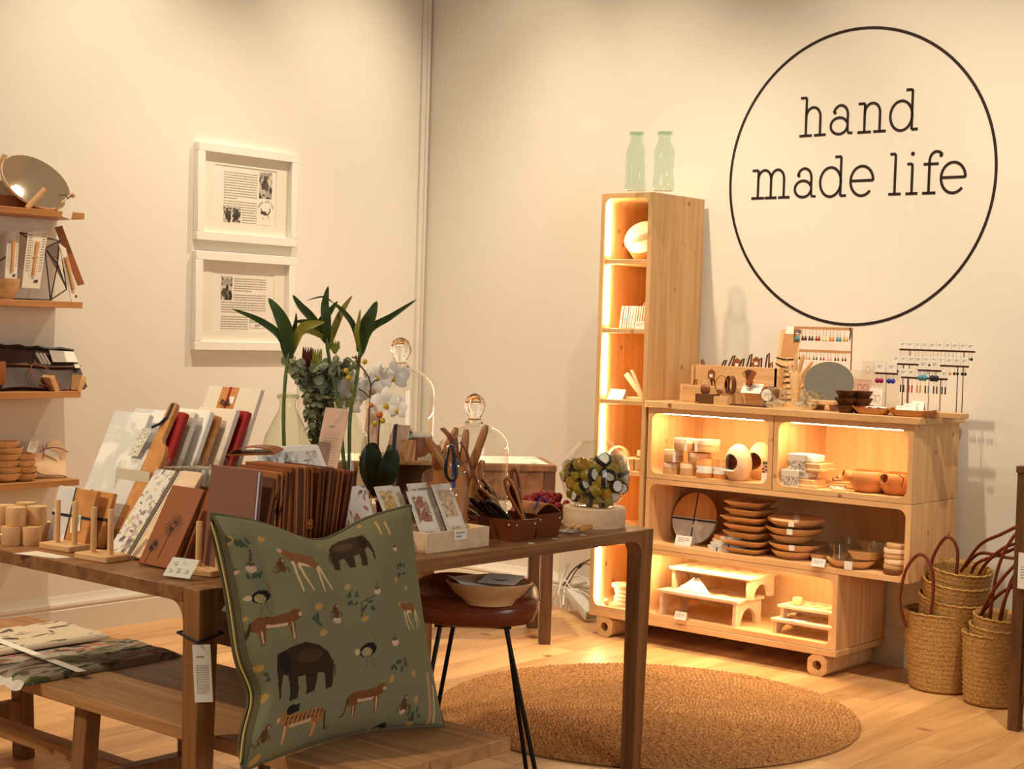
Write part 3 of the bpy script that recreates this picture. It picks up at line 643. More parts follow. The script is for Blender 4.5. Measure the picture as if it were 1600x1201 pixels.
# ================================================================== goods in the pine shelves
def onbase(o, px, py, z, rz=0, rot=None):
    p = Z(px, py, z); return place(o, (p[0], p[1], z), rz, rot)
def card(name, label, p, w, h, tilt=15, rz=0, lines=3, group=None, cat='price card', mat='paper', ink='lightink', thick=.0012):
    """small standing card, p = middle of its foot"""
    t = thing(name, label, cat, p, rz, group)
    T = Matrix.Rotation(math.radians(90-tilt), 4, 'X')
    m = M(); m.T = T; m.box((-w/2, 0, -thick), (w/2, h, 0)); m.build('sheet', mat, t, smooth=False)
    if lines:
        m = M(); m.T = T @ Matrix.Translation((0, 0, .0003)); textlines(m, -w*.36, w*.36, h*.74, h*.5/max(1, lines), lines, h*.07, 0); m.build('card_text', ink, t, smooth=False)
    m = M(); s_ = math.sin(math.radians(tilt)); m.T = T; m.box((-w/2, 0, -thick-.0008), (w/2, h*.99, -thick))
    b = h*math.cos(math.radians(tilt)); q = M(); q.quad((-w/2, h*s_, b), (w/2, h*s_, b), (w/2, h*s_+.02, 0), (-w/2, h*s_+.02, 0)); q.build('back_fold', mat, t, smooth=False)
    return t
VX = .0   # goods face the room (-y)
# ---- two square bottles on the tall shelf
def wavy_bottle(lab, px, w, hpx, rz):
    p = Z(px, 298, 2.031); t = thing('glass_bottle', lab, 'glass bottle', p, rz, 'green glass bottles on the tall shelf'); Hh = .262
    m = M(); prof = [(.0, .04), (.004, .046), (.03, .047), (.07, .044), (.1, .046), (.13, .043), (.16, .046), (.185, .042), (.205, .034), (.222, .028), (.238, .027), (.244, .032), (.258, .033), (.262, .029)]
    v = []; f = []; n = 28; rg = random.Random(px)
    ph = [rg.uniform(0, 6) for _ in range(4)]
    for z, r in prof:
        for i in range(n):
            a = 2*PI*i/n; k = (abs(math.cos(a))**4+abs(math.sin(a))**4)**(-1/4) if z < .2 else 1
            rr_ = r*(1+(k-1)*.8)*(1+(.03*math.sin(3*a+ph[0]+z*40)+.02*math.sin(2*a-z*60+ph[1]) if .01 < z < .21 else 0)); v.append((rr_*math.cos(a), rr_*math.sin(a), z))
    for j in range(len(prof)-1):
        for i in range(n): f.append((j*n+i, j*n+(i+1) % n, (j+1)*n+(i+1) % n, (j+1)*n+i))
    f.append(tuple(range(n-1, -1, -1))); m.add(v, f); m.build('body', 'tealglass', t, ang=80)
    m = M(); m.tube([(.0305*math.cos(2*PI*i/24), .0305*math.sin(2*PI*i/24), .256) for i in range(24)], .006, 8, True); m.build('rim', 'tealglass', t); return t
wavy_bottle('greener square glass bottle, left of the pair on the tall shelf', 992, 37, 88, .5)
wavy_bottle('clearer square glass bottle, right of the pair on the tall shelf', 1036, 35, 90, .7)
# ---- tall shelf, level by level
L6, L5, L4, L3, L2, L1 = 1.7315, 1.4165, 1.0915, .7715, .4515, .1375
t = thing('wooden_drum', 'round cream wooden drum with a ridged face, in the top compartment', 'wooden drum', (1.688, -.31, L6), 0)
R = Matrix.Translation((0, 0, .105)) @ Matrix.Rotation(math.radians(12), 4, 'Z') @ Matrix.Rotation(math.radians(60), 4, 'X')
m = M(); m.T = R; m.lathe([(.082, -.09), (.087, -.08), (.087, 0), (.085, .003)], 40, cap1=False); m.build('drum_side', 'beech', t)
m = M(); m.T = R; m.lathe([(.088, .0), (.088, .006), (.082, .009), (.0001, .009)], 40); m.build('face_plate', 'cream', t)
m = M(); m.T = R @ Matrix.Translation((0, 0, .008)) @ Matrix.Rotation(.35, 4, 'Z'); v = []; 
m.grid(lambda u, v: ((u-.5)*.17*math.sqrt(max(.02, 1-((v-.5)*.55)**2)), (v-.5)*.05, .022*math.sin(PI*v)*(.25+.75*math.sin(PI*u))), 16, 6); m.build('ridge', 'cream', t)
m = M()
for x in (-.03, .05): m.cyl((x, .02, 0), (x, .02, .035), .006, n=8)
m.build('foot_peg', 'beech_z', t)
bk = [('kraft', 1.6), ('cream', 1), ('cardpink', 1.2), ('cream', 1), ('paper', 1.3), ('paper', 1.5), ('beech', 1.1), ('cream', 1), ('beech', 1.2), ('cream', 1), ('beech', 1.2), ('cream', 1.3)]
x = 1.625
for i, (c, th) in enumerate(bk):
    th = .0098*th; t = thing('notebook', f'{["first","second","third","fourth","fifth","sixth","seventh","eighth","ninth","tenth","eleventh","twelfth"][i]} small wooden-cover notebook from the left on the second shelf', 'notebook', (x, -.39, L5), group='small notebooks on the tall shelf', rot=(0, math.radians(8), 0))
    m = M(); m.box((0, 0, .002), (th*.94, .12, .105)); m.build('cover', c, t, bevel=.001, seg=1); m = M(); m.box((th*.2, -.0008, .004), (th*.74, .0, .102)); m.build('page_edge', 'paper', t)
    x += th+.0022
for i in range(4):
    t = thing('slanted_board', f'{["lowest","second","third","highest"][i]} slanted wooden slat leaning behind the small notebooks', 'slat', (1.580+.03*i, -.235, L5), group='slanted slats on the tall shelf', rot=(0, math.radians(31), 0))
    m = M(); m.box((0, 0, .006), (.016, .11, .27-.03*i)); m.build('slat', 'honey', t, bevel=.002, seg=1)
    m = M(); m.box((-.001, -.001, .125), (.017, .06, .14)); m.build('notch', 'kiaat', t)
card('price_card', 'white price card in front of the small notebooks', (Y(1000, 505, -.43)[0], -.43, L5), .06, .034, 12)
card('price_card', 'white price card in the third compartment beside folding stand', (1.635, -.415, L4), .085, .05, 28)
t = thing('folding_stand', 'pale wooden folding tablet stand crossed like scissors', 'stand', (1.725, -.375, L4))
for a, L, y, mt in ((math.radians(-46), .17, 0, 'pale'), (math.radians(28), .13, .02, 'pale')):
    m = M(); m.T = Matrix.Translation((0, y, .055)) @ Matrix.Rotation(-a, 4, 'Y'); m.box((-L/2, -.007, -.011), (L/2, .007, .011)) if a < 0 else m.cyl((0, 0, -.055), (0, 0, .09), .008, n=10); m.build('stand_arm', mt, t, bevel=0)
m = M(); m.box((-.05, -.01, 0), (.075, .05, .012)); m.build('base', 'pale', t, bevel=.002, seg=1)
for i, (dx, dy, rz) in enumerate(((.0, 0, .2), (.022, .012, -.2), (.043, .0, .4))):
    m = M(); m.cbox((0, 0, .02), (.017, .03, .04)); o = m.build('wood_block', 'honey', bevel=.002, seg=1); place(o, (1.665+dx, -.26+dy, L4), rz); tag(o, f'{["left","middle","right"][i]} small honey wood block behind the folding stand', 'block', 'small wood blocks')
t = thing('ring_mirror', 'round wooden ring standing on the fourth shelf', 'wooden ring', (1.645, -.40, L3), .1, rot=(math.radians(-8), 0, .1))
m = M(); m.T = Matrix.Translation((0, 0, .053)) @ Matrix.Rotation(PI/2, 4, 'X'); m.lathe([(.043, -.02), (.053, -.02), (.053, .0), (.043, .0), (.043, -.02)], 36, cap0=False, cap1=False); m.build('hoop', 'beech', t, ang=50)
m = M(); m.T = Matrix.Translation((0, .02, .053)) @ Matrix.Rotation(PI/2, 4, 'X'); m.lathe([(.0001, -.004), (.048, -.004), (.048, 0), (.0001, 0)], 36); m.build('disc', 'honey', t)
m = M(); m.box((-.05, -.004, .038), (.05, .006, .058)); m.build('cross_bar', 'paper', t)
def sbowl(r, h, mat, name='wooden_bowl'):
    m = M(); m.lathe([(r*.45, 0), (r*.6, 0), (r*.9, h*.45), (r, h), (r*.94, h), (r*.82, h*.5), (r*.4, h*.18), (.0001, h*.16)], 28); return m.build(name, mat, ang=50)
place(tag(sbowl(.04, .06, 'beech'), 'small round wooden bowl in the fourth compartment', 'bowl'), (1.70, -.33, L3))
t = thing('wooden_box', 'rounded wooden box with paper band stacked on the fourth shelf', 'box', (1.755, -.30, L3)); m = M(); m.prism(rrect(-.055, -.03, .055, .03, .015, 4), 0, .085); m.build('body', 'beech', t, bevel=.006); m = M(); m.box((-.045, -.0312, -.0005), (-.02, .0312, .0863)); m.build('band', 'paper', t)
t = thing('pencil_case', 'wooden box strapped with black elastic on the fourth shelf', 'box', (1.765, -.40, L3)); m = M(); m.prism(rrect(-.05, -.025, .05, .025, .02, 5), 0, .06); m.build('body', 'beech', t, bevel=.012, seg=3); m = M(); m.tube([(-.002, -.026, .004), (-.002, -.0265, .05), (.004, -.012, .0613), (.01, .02, .0613), (.012, .0265, .05), (.01, .0265, .004)], .0016, 5); m.build('elastic', 'black', t)
t = thing('lidded_box', 'round wooden box with dark hollow top, in the fifth compartment', 'box', (1.745, -.38, L2)); m = M(); m.lathe([(.045, 0), (.047, .004), (.05, .05), (.053, .082), (.049, .082), (.046, .05), (.0001, .046)], 32); m.build('body', 'beech', t, ang=50); m = M(); m.lathe([(.0001, .0466), (.0455, .0466), (.0455, .048), (.0001, .048)], 32); m.build('lining', 'kiaat', t)
t = thing('wooden_box', 'low honey box beside the round box, fifth compartment', 'box', (1.69, -.40, L2)); m = M(); m.box((-.04, -.03, 0), (.03, .03, .05)); m.build('body', 'honey', t, bevel=.003); m = M(); m.box((-.038, -.0312, .03), (.028, -.03, .048)); m.build('paper_label', 'paper', t)
for i in range(5):
    m = M(); w_ = .085+.006*math.sin(i*2.1); m.prism([(w_*(1.05*math.cos(a)+.05*math.cos(3*a+i)), .055*math.sin(a)*(1+.06*math.sin(2*a+i))) for a in [2*PI*k/26 for k in range(26)]], 0, .019)
    o = m.build('serving_board', 'pale', bevel=.004); place(o, (1.715+.006*math.sin(i*3), -.35, .1375+.0205*i), .1*math.sin(i*5)); tag(o, f'{["lowest","second lowest","middle","second highest","topmost"][i]} rounded wooden board in the stack on the bottom of the tall shelf', 'board', 'boards in the tall shelf')
m = M(); m.lathe([(.0001, 0), (.012, 0), (.014, .004), (.014, .016), (.0001, .02)], 14); o = m.build('wooden_bobbin', 'pale'); place(o, (1.612, -.41, .16), rot=(0, PI/2, 0)); o.location.z = .1375+.0145; tag(o, 'small pale wooden bobbin left of the board stack', 'bobbin')

# ---- box A: tins, jars, egg feeders
ZA = .7725
def tin(label, px, py, wpx, hpx, z0, mat='beech', band=None, y=None):
    p = Z(px, py, z0) if y is None else Y(px, py, y); r = S(p, wpx)/2; h = S(p, hpx)
    t = thing('round_tin', label, 'tin', (p[0], p[1], z0), group='round wooden tins'); m = M(); m.lathe([(r*.97, 0), (r, .002), (r, h-.002), (r*.97, h)], 28); m.build('tin_body', mat, t)
    m = M(); m.lathe([(r*1.02, h*.62), (r*1.02, h), (r*1.0, h+.002), (.0001, h+.002)], 28, cap0=False); m.build('lid', 'pale', t)
    if band:
        m = M(); m.box((r*band-.007, -r*1.06, .001), (r*band+.007, -r*1.03, h)); m.build('paper_strap', 'paper', t)
    return t
ya = -.40
for lab, px, wpx, hpx, lev, bd in (('lowest left round wooden tin in the tin stack', 1049, 27, 17, 0, None), ('lowest middle round wooden tin in the tin stack', 1075, 25, 18, 0, None), ('second-row left tin with paper strap and grey lid edge', 1052, 30, 18, 1, .75), ('second-row right tin in the tin stack', 1092, 36, 16, 1, None), ('top left tin with paper strap', 1068, 33, 18, 2, .8), ('top right wide tin with paper strap at the back', 1103, 40, 18, 2, -.3)):
    p = Y(px, 740, ya); s_ = S(p, 1); t = tin(lab, px, 740, wpx, hpx, ZA+lev*.055, y=ya+(.03 if 'right' in lab else 0), band=bd)
for i, (px, y_) in enumerate(((1101, -.415), (1127, -.40))):
    p = Y(px, 740, y_); t = thing('candle_jar', f'{["front","rear"][i]} round candle jar with white label beside the tins', 'jar', (p[0], p[1], ZA), group='candle jars'); r = .038-.002*i; h = .085
    m = M(); m.lathe([(r*.95, 0), (r, .004), (r, h*.8), (r*.93, h*.85), (r*.93, h), (r*.86, h), (r*.86, h*.9), (.0001, h*.88)], 28); m.build('jar_body', 'honey', t, ang=50)
    m = M(); m.lathe([(r*1.01, h*.25), (r*1.01, h*.62)], 28, cap0=False, cap1=False); m.build('label_band', 'paper', t); m = M(); m.T = Matrix.Translation((-r*.55, -r*.86, h*.45)) @ Matrix.Rotation(-.55, 4, 'Z') @ Matrix.Rotation(PI/2, 4, 'X'); m.prism(arc(0, 0, .005, .004, 0, 360, 8), 0, .0006); m.build('label_mark', 'ink', t)
def egg(label, px, y, wpx, hpx, rz, tray):
    p = Y(px, 745, y); r = S(p, wpx)/2; h = S(p, hpx); t = thing('egg_feeder', label, 'feeder', (p[0], p[1], ZA), rz, 'egg-shaped feeders')
    v = []; f = []; n = 96; k = 72
    def pr_(s): 
        zz_ = h*s; rad = r*math.sqrt(max(1e-4, 1-((.42-s)/.52)**2 if s < .42 else 1-((s-.42)/.58)**2)); return (rad if s < 1 else .001, zz_)
    for j in range(k+1):
        rad, z = pr_(j/k)
        for i in range(n): a = 2*PI*i/n; v.append((rad*math.cos(a), rad*math.sin(a), z))
    hole = set()
    for j in range(k):
        for i in range(n):
            a = 2*PI*(i+.5)/n-PI*1.5; a = (a+PI) % (2*PI)-PI; z = (j+.5)/k
            if (a/.72)**2+((z-.50)/.235)**2 < 1: continue
            f.append((j*n+i, j*n+(i+1) % n, (j+1)*n+(i+1) % n, (j+1)*n+i))
    f.append(tuple(range(n-1, -1, -1))); m = M(); m.add(v, f); m.build('shell', 'pale', t, ang=80, solid=.004)
    m = M(); m.ell((0, 0, h*.47), (r*.8, r*.8, h*.36), 24, 14); m.v = [q if q[1] > -r*.2 else (q[0], -r*.2, q[2]) for q in m.v]; m.build('hollow', 'kiaat', t, ang=80)
    if tray: m = M(); m.prism([(-.034, -r-.012), (.03, -r-.012), (.034, -r*.55), (-.03, -r*.55)], h*.27, h*.27+.003); m.build('perch', 'paper', t)
    m = M(); m.ell((.0, -r*.30, h*.91), (.004, .003, .004), 8, 6); m.build('hanging_hole', 'twig', t); return t
egg('front egg-shaped wooden bird feeder with white perch', 1153, -.40, 43, 57, -.25, True)
egg('rear egg-shaped wooden bird feeder half hidden behind the front one', 1187, -.27, 42, 58, -.1, False)
t = thing('photo_card', 'small upright photo card at the right end of the tin box', 'card', Y(1195, 752, -.43)*np.array([1, 1, 0])+np.array([0, 0, ZA]), 0)
nu, nv = 14, 34; img = np.ones((nv+1, nu+1, 3))*np.array([.75, .7, .62]); img[17:30] = photo_img(nu, 12, 22)[:13]*np.array([1.2, .8, .7]); img[30:] = (.1, .09, .08); img[0:15] = (.76, .72, .66)
printed('sheet', lambda u, v: ((u-.5)*.04, .012*v, .092*v+.001), nu, nv, img, 'print', t, False)
# ---- box B: wrapped boxes, servers, spouted bowls
ZB = .7725
for i, (px, py, z0) in enumerate(((1247, 757, ZB), (1252, 735, ZB+.068))):
    p = Y(px, 757, -.40); t = thing('wrapped_box', f'{["lower","upper"][i]} wooden box with draped printed paper sleeve', 'box', (p[0]+.008*i, -.39+.01*i, z0), group='paper-wrapped boxes')
    m = M(); m.box((-.075, -.04, 0), (.095, .09, .012)); m.box((-.07, -.035, .012), (.085, .085, .034)); m.build('tray', 'beech', t, bevel=.002, seg=1)
    m = M(); m.prism(rrect(-.062, -.03, .055, .075, .02, 4), .034, .0665); m.build('bundle', 'linen', t, bevel=.01, seg=3)
    img = np.ones((21, 25, 3))*np.array([.76, .7, .6]); rg = np.random.default_rng(i); mk_ = rg.random((21, 25)) < .55; mk_[9:] = False; mk_[:2] = False; img[mk_] = (.28, .22, .16)
    printed('paper_sleeve', lambda u, v: (-.06+.085*u, (-.046-.006*v if v < .66 else -.05+.10*(v-.66)/.34), (-.006+.075*v/.66 if v < .66 else .0695)), 24, 20, img, 'print', t)
for i in range(8):
    px = 1290+i*8; L = .2-.012*i; t = thing('wooden_server', f'{["first","second","third","fourth","fifth","sixth","seventh","eighth"][i]} wooden salad server from the left lying in the right lit box', 'server', (2.74+.026*i, -.30+.012*(i % 3), ZB+.001+.013*(i % 4)), group='wooden servers lying in the shelf', rot=(0, 0, math.radians(10+i*6)))
    m = M(); m.tube([(-L*.5, 0, .008), (0, 0, .008), (L*.3, 0, .009)], [.006, .0055, .007], 8); m.build('server_handle', 'beech', t); m = M(); m.ell((L*.45, 0, .009), (.034, .017, .007), 14, 8); m.build('server_head', 'beech', t)
    m = M(); m.ell((-L*.5, 0, .008), (.006, .0066, .0066), 8, 6); m.build('dark_tip', 'kiaat', t)
t = thing('raffia_bundle', 'small bundle of pale raffia shavings in front of the servers', 'raffia', (2.79, -.415, ZB)); m = M()
for k in range(26):
    a = random.uniform(0, 6.3); r = random.uniform(.01, .032); m.tube([(r*math.cos(a+s_)*1.2, r*.7*math.sin(a+s_), .004+.012*random.random()) for s_ in (0, .5, 1.0, 1.5, 2)], .0016, 4)
m.build('strands', 'cream', t)
def spout_bowl(label, px, y, rz, r=.083, h=.088):
    p = Y(px, 770, y); t = thing('spouted_bowl', label, 'bowl', (p[0], p[1], ZB), rz, 'spouted clay-coloured bowls')
    m = M(); m.lathe([(r*.55, 0), (r*.68, .002), (r*.93, h*.35), (r, h*.62), (r*.96, h*.9), (r*.88, h), (r*.82, h*.98), (r*.9, h*.6), (r*.6, h*.12), (.0001, h*.1)], 40); m.build('bowl', 'pot', t, ang=60)
    m = M(); d = Vector((-.72, -.62, .22)).normalized(); a = d*(r*.86)+Vector((0, 0, h*.5)); b = d*(r*.86+.042)+Vector((0, 0, h*.58)); m.T = Matrix.Translation(a) @ Vector((0, 0, 1)).rotation_difference(d).to_matrix().to_4x4(); m.lathe([(.02, 0), (.02, .03), (.024, .042), (.019, .043), (.017, .03), (.016, .01), (.0001, .008)], 24); m.build('spout', 'pot', t, ang=60); return t
spout_bowl('larger clay-coloured bowl with round spout pointing left', 1358, -.345, .05); t = spout_bowl('right clay-coloured bowl with spout and dark cord near the box edge', 1404, -.335, .75)
m = M(); m.tube([(-.03, -.088, .09), (-.012, -.1, .075), (-.018, -.097, .04)], .002, 5); m.build('cord', 'navy', t)
# ---- box C: boards, plates, tumblers
ZC = .4555
t = thing('round_board', 'round board half marble, half wood, tied with navy ribbon', 'board', Z(1072, 850, ZC)*np.array([1, 1, 0])+np.array([0, .03, ZC]), rot=(math.radians(-14), 0, 0)); r = .117
for nm, mt, a0, a1 in (('marble_half', 'marble', 180, 360), ('wood_half', 'honey', 0, 180)):
    if mt == 'marble' and 'marble' not in MATS: marble('marble')
    m = M(); m.T = Matrix.Translation((0, 0, r)) @ Matrix.Rotation(PI/2, 4, 'X'); m.prism(arc(0, 0, r, r, a0, a1, 26), -.018, 0); m.build(nm, mt, t)
m = M(); m.box((-.003, -.0012, .001), (.003, .0194, 2*r-.001)); m.box((-r+.001, -.0014, r-.012), (r-.001, .0192, r-.004)); m.build('ribbon', 'navy', t)
m = M(); m.T = Matrix.Translation((.028, -.004, r*.72)) @ Matrix.Rotation(.5, 4, 'Y'); m.box((-.024, -.001, -.02), (.03, 0, .015)); m.build('tag', 'paper', t)
card('price_card', 'white price card leaning on the round marble board', Z(1066, 852, ZC), .085, .045, 18)
for i in range(4):
    r = (.088, .085, .07, .07)[i]; t = thing('round_board', f'{["lowest red-rimmed","second lowest marble","third","topmost"][i]} small round board in the stack beside the square plates', 'board', (2.215+.01*(i % 2), -.33, ZC+.0165*i), .5*i, 'small round boards')
    m = M(); m.prism(arc(0, 0, r, r, 0, 180, 20), 0, .0155); m.build('wood_half', 'honey' if i else 'red', t); m = M(); m.prism(arc(0, 0, r, r, 180, 360, 20), 0, .0155); m.build('marble_half', 'marble' if i != 2 else 'cream', t)
    m = M(); m.box((-.003, -r-.0006, .0005), (.003, -r+.004, .016)); m.build('ribbon', 'navy', t)
def plate(kind, r, h, nm, mat):
    m = M()
    if kind == 'square':
        v = []; f = []; prof = ((.62, 0), (.7, 0), (1, h), (.95, h), (.7, h*.4), (.3, h*.35)); n = 24
        for q, z in prof:
            for p in rrect(-r*q, -r*q, r*q, r*q, r*q*.32, 5): v.append((*p, z))
        for j in range(len(prof)-1):
            for i in range(n): f.append((j*n+i, j*n+(i+1) % n, (j+1)*n+(i+1) % n, (j+1)*n+i))
        f += [tuple(range(n-1, -1, -1)), tuple((len(prof)-1)*n+i for i in range(n))]; m.add(v, f)
    else: m.lathe([(r*.62, 0), (r*.7, 0), (r*.95, h*.7), (r, h), (r*.96, h), (r*.7, h*.45), (.0001, h*.4)], 36)
    return m.build(nm, mat, ang=50)
ORD = ['lowest', 'second from below', 'third from below', 'fourth from below', 'fifth from below', 'sixth from below', 'topmost']
pp = Y(1172, 872, -.335)
for i in range(7):
    o = plate('square', .099+.006*math.sin(i*2), .026, 'square_plate', 'beech'); place(o, (pp[0]+.012*math.sin(i*3.1)-.005, pp[1], ZC+.0345*i*.97), .12*math.sin(i*2.3)); tag(o, f'{ORD[i]} square wooden plate in the tall plate stack', 'plate', 'square plates in a stack')
pp = Y(1240, 878, -.31)
for i in range(5):
    rr_ = (.098, .122, .098, .128, .124)[i]; hh = (.034, .03, .032, .032, .03)[i]; o = thing('round_plate', f'{["lowest","second from below","third from below","fourth from below","topmost banded"][i]} round wooden plate in the leaning plate stack', 'plate', (pp[0]+(.0, .012, -.01, .0, .006)[i], pp[1], ZC+(0, .036, .068, .102, .136)[i]), 0, 'round plates in a stack')
    q = plate('round', rr_, hh, 'plate', 'beech'); q.parent = o
    if i in (1, 3, 4):
        m = M(); m.box((-.012, -rr_-.0015, hh*.35), (.012, -rr_+.012, hh+.001)); q = m.build('paper_band', 'paper', o); q.rotation_euler = (0, 0, .35)
    if i == 4:
        m = M(); m.lathe([(rr_*.99, hh), (rr_*.96, hh+.008), (.0001, hh+.009)], 36); m.build('cover_plate', 'beech', o); m = M(); m.box((-.011, -rr_*.97, hh+.002), (.011, rr_*.97, hh+.0098)); q = m.build('paper_band', 'paper', o); q.rotation_euler = (0, 0, .55)
card('price_card', 'white price card between round plates and glass tumblers', Z(1277, 885, ZC), .062, .034, 20)
for i, (px, py, dy, w_, lab) in enumerate(((1330, 893, .09, 78, 'wide wooden dish with paper band holding a tumbler'), (1352, 880, .11, 56, 'smaller wooden dish leaning on the wide dish'), (1282, 872, .13, 36, 'small wooden dish behind the price card'), (1345, 868, .27, 60, 'rear wooden dish under the back tumblers'))):
    p = Y(px, py, -.44+dy); r = S(p, w_)/2; t = thing('wooden_dish', lab, 'dish', (p[0], p[1], ZC+(.035 if i == 1 else 0)), .2, 'wooden dishes', rot=((math.radians(-4), 0, .2) if i == 1 else None)); q = plate('round', r, .034, 'dish', 'beech'); q.parent = t
    if i == 0: m = M(); m.box((.0, -r*1.0, .002), (.032, -r*.9, .0345)); q = m.build('paper_band', 'paper', t)
def tumbler(lab, px, py, z0, dy, r=.036, h=.07):
    p = Y(px, py, -.44+dy); t = thing('glass_tumbler', lab, 'glass', (p[0], p[1], z0), 0, 'glass tumblers'); m = M(); m.lathe([(.0001, .006), (r*.8, .006), (r*.86, .014), (r*.97, h), (r, h), (r*.88, .008), (r*.8, 0), (.0001, 0)], 32, cap0=False, cap1=False); m.build('cup', 'glass', t, ang=60)
    m = M(); m.tube([(r*.985*math.cos(2*PI*i/24), r*.985*math.sin(2*PI*i/24), h) for i in range(24)], .0015, 6, True); m.build('rim', 'glass', t); return t
tumbler('front left glass tumbler standing in the wide wooden dish', 1313, 886, ZC+.017, .08, .037, .075); tumbler('front right glass tumbler on the leaning dish', 1366, 872, ZC+.054, .09, .033, .06); tumbler('back glass tumbler standing highest behind the dishes', 1328, 858, ZC+.035, .24, .037, .07); tumbler('glass tumbler half hidden behind the front left one', 1300, 862, ZC+.0, .2, .036, .075)
pp = Y(1402, 880, -.385)
for i in range(6):
    m = M(); r = .053-.0035*(i == 5)-.002*(i % 2); m.lathe([(r*.94, 0), (r, .004), (r, .016), (r*.94, .0205), (.0001, .0205)], 30); o = m.build('coaster', 'kiaat' if i == 0 else ('beech' if i % 2 else 'pale')); place(o, (pp[0]-.002+.003*math.sin(i*4), pp[1], ZC+.0212*i)); tag(o, f'{["lowest dark","second","third","fourth","fifth","topmost"][i]} thick round wooden coaster in the stack at the box end', 'coaster', 'coasters in a stack')
# ---- box D: arched risers
ZD = .1385
def riser(label, x0, x1, y0, y1, z0, h, holes=True):
    t = thing('arched_riser', label, 'riser', (x0, y0, z0), 0, 'arched wooden risers'); W, D = x1-x0, y1-y0
    m = M(); m.box((-.012, -.008, h-.014), (W+.012, D+.008, h)); m.build('top_board', 'pale', t, bevel=.002, seg=1)
    for x in (0, W-.016):
        o_ = [(0, 0), (D*.2, 0)]+[(D*.5-D*.3*math.cos(a), (h-.03)*.85*math.sin(a)) for a in [PI*i/10 for i in range(11)]]+[(D*.8, 0), (D, 0), (D, h-.014), (0, h-.014)]
        q = [o_[0], o_[1]]+o_[3:-5]+o_[-4:]; n = len(o_); m = M(); m.add([(x_, y, z) for x_ in (x, x+.016) for y, z in o_], [tuple(range(n)), tuple(range(2*n-1, n-1, -1))]+[(i, (i+1) % n, n+(i+1) % n, n+i) for i in range(n)]); m.build('arched_leg', 'pale', t, smooth=False)
    m = M(); m.box((.016, D*.5-.006, h-.04), (W-.016, D*.5+.006, h-.014)); m.build('cross_rail', 'pale', t)
    if holes:
        for i in range(4):
            for j in range(2):
                m = M(); m.prism(arc(W*(.15+.235*i), D*(.3+.4*j), .017, .017, 0, 360, 16), h, h+.0008); m.build('cup_recess', 'honey', t, smooth=False)
    return t
riser('lower long arched riser with the paper cone on it', 1.93, 2.33, -.43, -.22, ZD, .115)
riser('upper long arched riser stacked on the lower one', 1.955, 2.36, -.375, -.165, ZD+.1155, .10)
riser('lower small arched riser at the right end', 2.50, 2.778, -.40, -.20, ZD, .062)
riser('upper small arched riser stacked on the right', 2.515, 2.76, -.37, -.21, ZD+.063, .056)
t = thing('paper_cone', 'folded cream paper cone lying on the lower riser', 'paper cone', Z(1085, 925, ZD+.1155)*np.array([1, 1, 0])+np.array([0, .0, ZD+.116]), 0)
m = M(); A_, B_, C_, D_ = (-.095, -.02, .0), (.085, -.0, .0), (.0, .03, .064), (-.02, .07, .0)
m.add([A_, B_, C_, D_, (-.085, -.015, .002), (.08, .01, .002)], [(0, 1, 2), (0, 2, 3), (1, 3, 2), (0, 3, 1)]); m.build('cone', 'paper', t, smooth=False)
m = M(); m.quad((-.09, -.021, .001), (0, -.002, .0655), (.004, -.006, .064), (-.07, -.028, .001)); m.build('fold', 'cream', t, smooth=False)
card('price_card', 'white price card under the long risers', Z(1062, 968, ZD), .06, .036, 14)
m = M(); m.lathe([(.019, 0), (.021, .002), (.021, .03), (.018, .034), (.0001, .035)], 22); o = m.build('wooden_cup', 'beech_z'); place(o, (2.575, -.335, ZD+.063+.0562)); tag(o, 'small wooden cup standing on the upper small riser', 'cup')
m = M(); m.box((-.03, -.02, 0), (.03, .02, .0012)); o = m.build('price_card', 'paper', smooth=False); place(o, (2.61, -.385, ZD+.0625+.0005), .2); tag(o, 'flat white label lying on the lower small riser', 'label')
# ================================================================== goods on the counter top
NTH = ['first', 'second', 'third', 'fourth', 'fifth', 'sixth', 'seventh', 'eighth', 'ninth', 'tenth', 'eleventh', 'twelfth', 'thirteenth', 'fourteenth', 'fifteenth']
ZK = 1.0965
def kx(px, y, py=620): return float(Y(px, py, y)[0])
# tiered leather-goods tray
x0, x1 = kx(1066, -.31), kx(1193, -.31)
t = thing('tiered_tray', 'two-tier wooden tray filled with leather key fobs on the counter', 'display tray', (x0, -.31, ZK)); W = x1-x0
m = M(); m.box((0, 0, .0), (W, .012, .075)); m.build('front_panel', 'beech', t, bevel=.0015, seg=1)
m = M(); m.box((.01, .085, .0), (W+.02, .097, .165)); m.build('rear_panel', 'beech', t, bevel=.0015, seg=1)
m = M(); m.box((.01, .19, 0), (W+.02, .2, .15)); m.build('back_panel', 'beech', t)
for x in (-.0121, W):
    m = M(); o_ = [(.0, 0), (.2, 0), (.2, .165), (.085, .165), (.085, .078), (0, .078)]; n = len(o_); m.add([(x_, y, z) for x_ in (x, x+.012) for y, z in o_], [tuple(range(n)), tuple(range(2*n-1, n-1, -1))]+[(i, (i+1) % n, n+(i+1) % n, n+i) for i in range(n)]); m.build('side_panel', 'beech', t, smooth=False)
m = M(); m.box((0, .012, .002), (W, .19, .01)); m.build('floor_panel', 'beech', t)
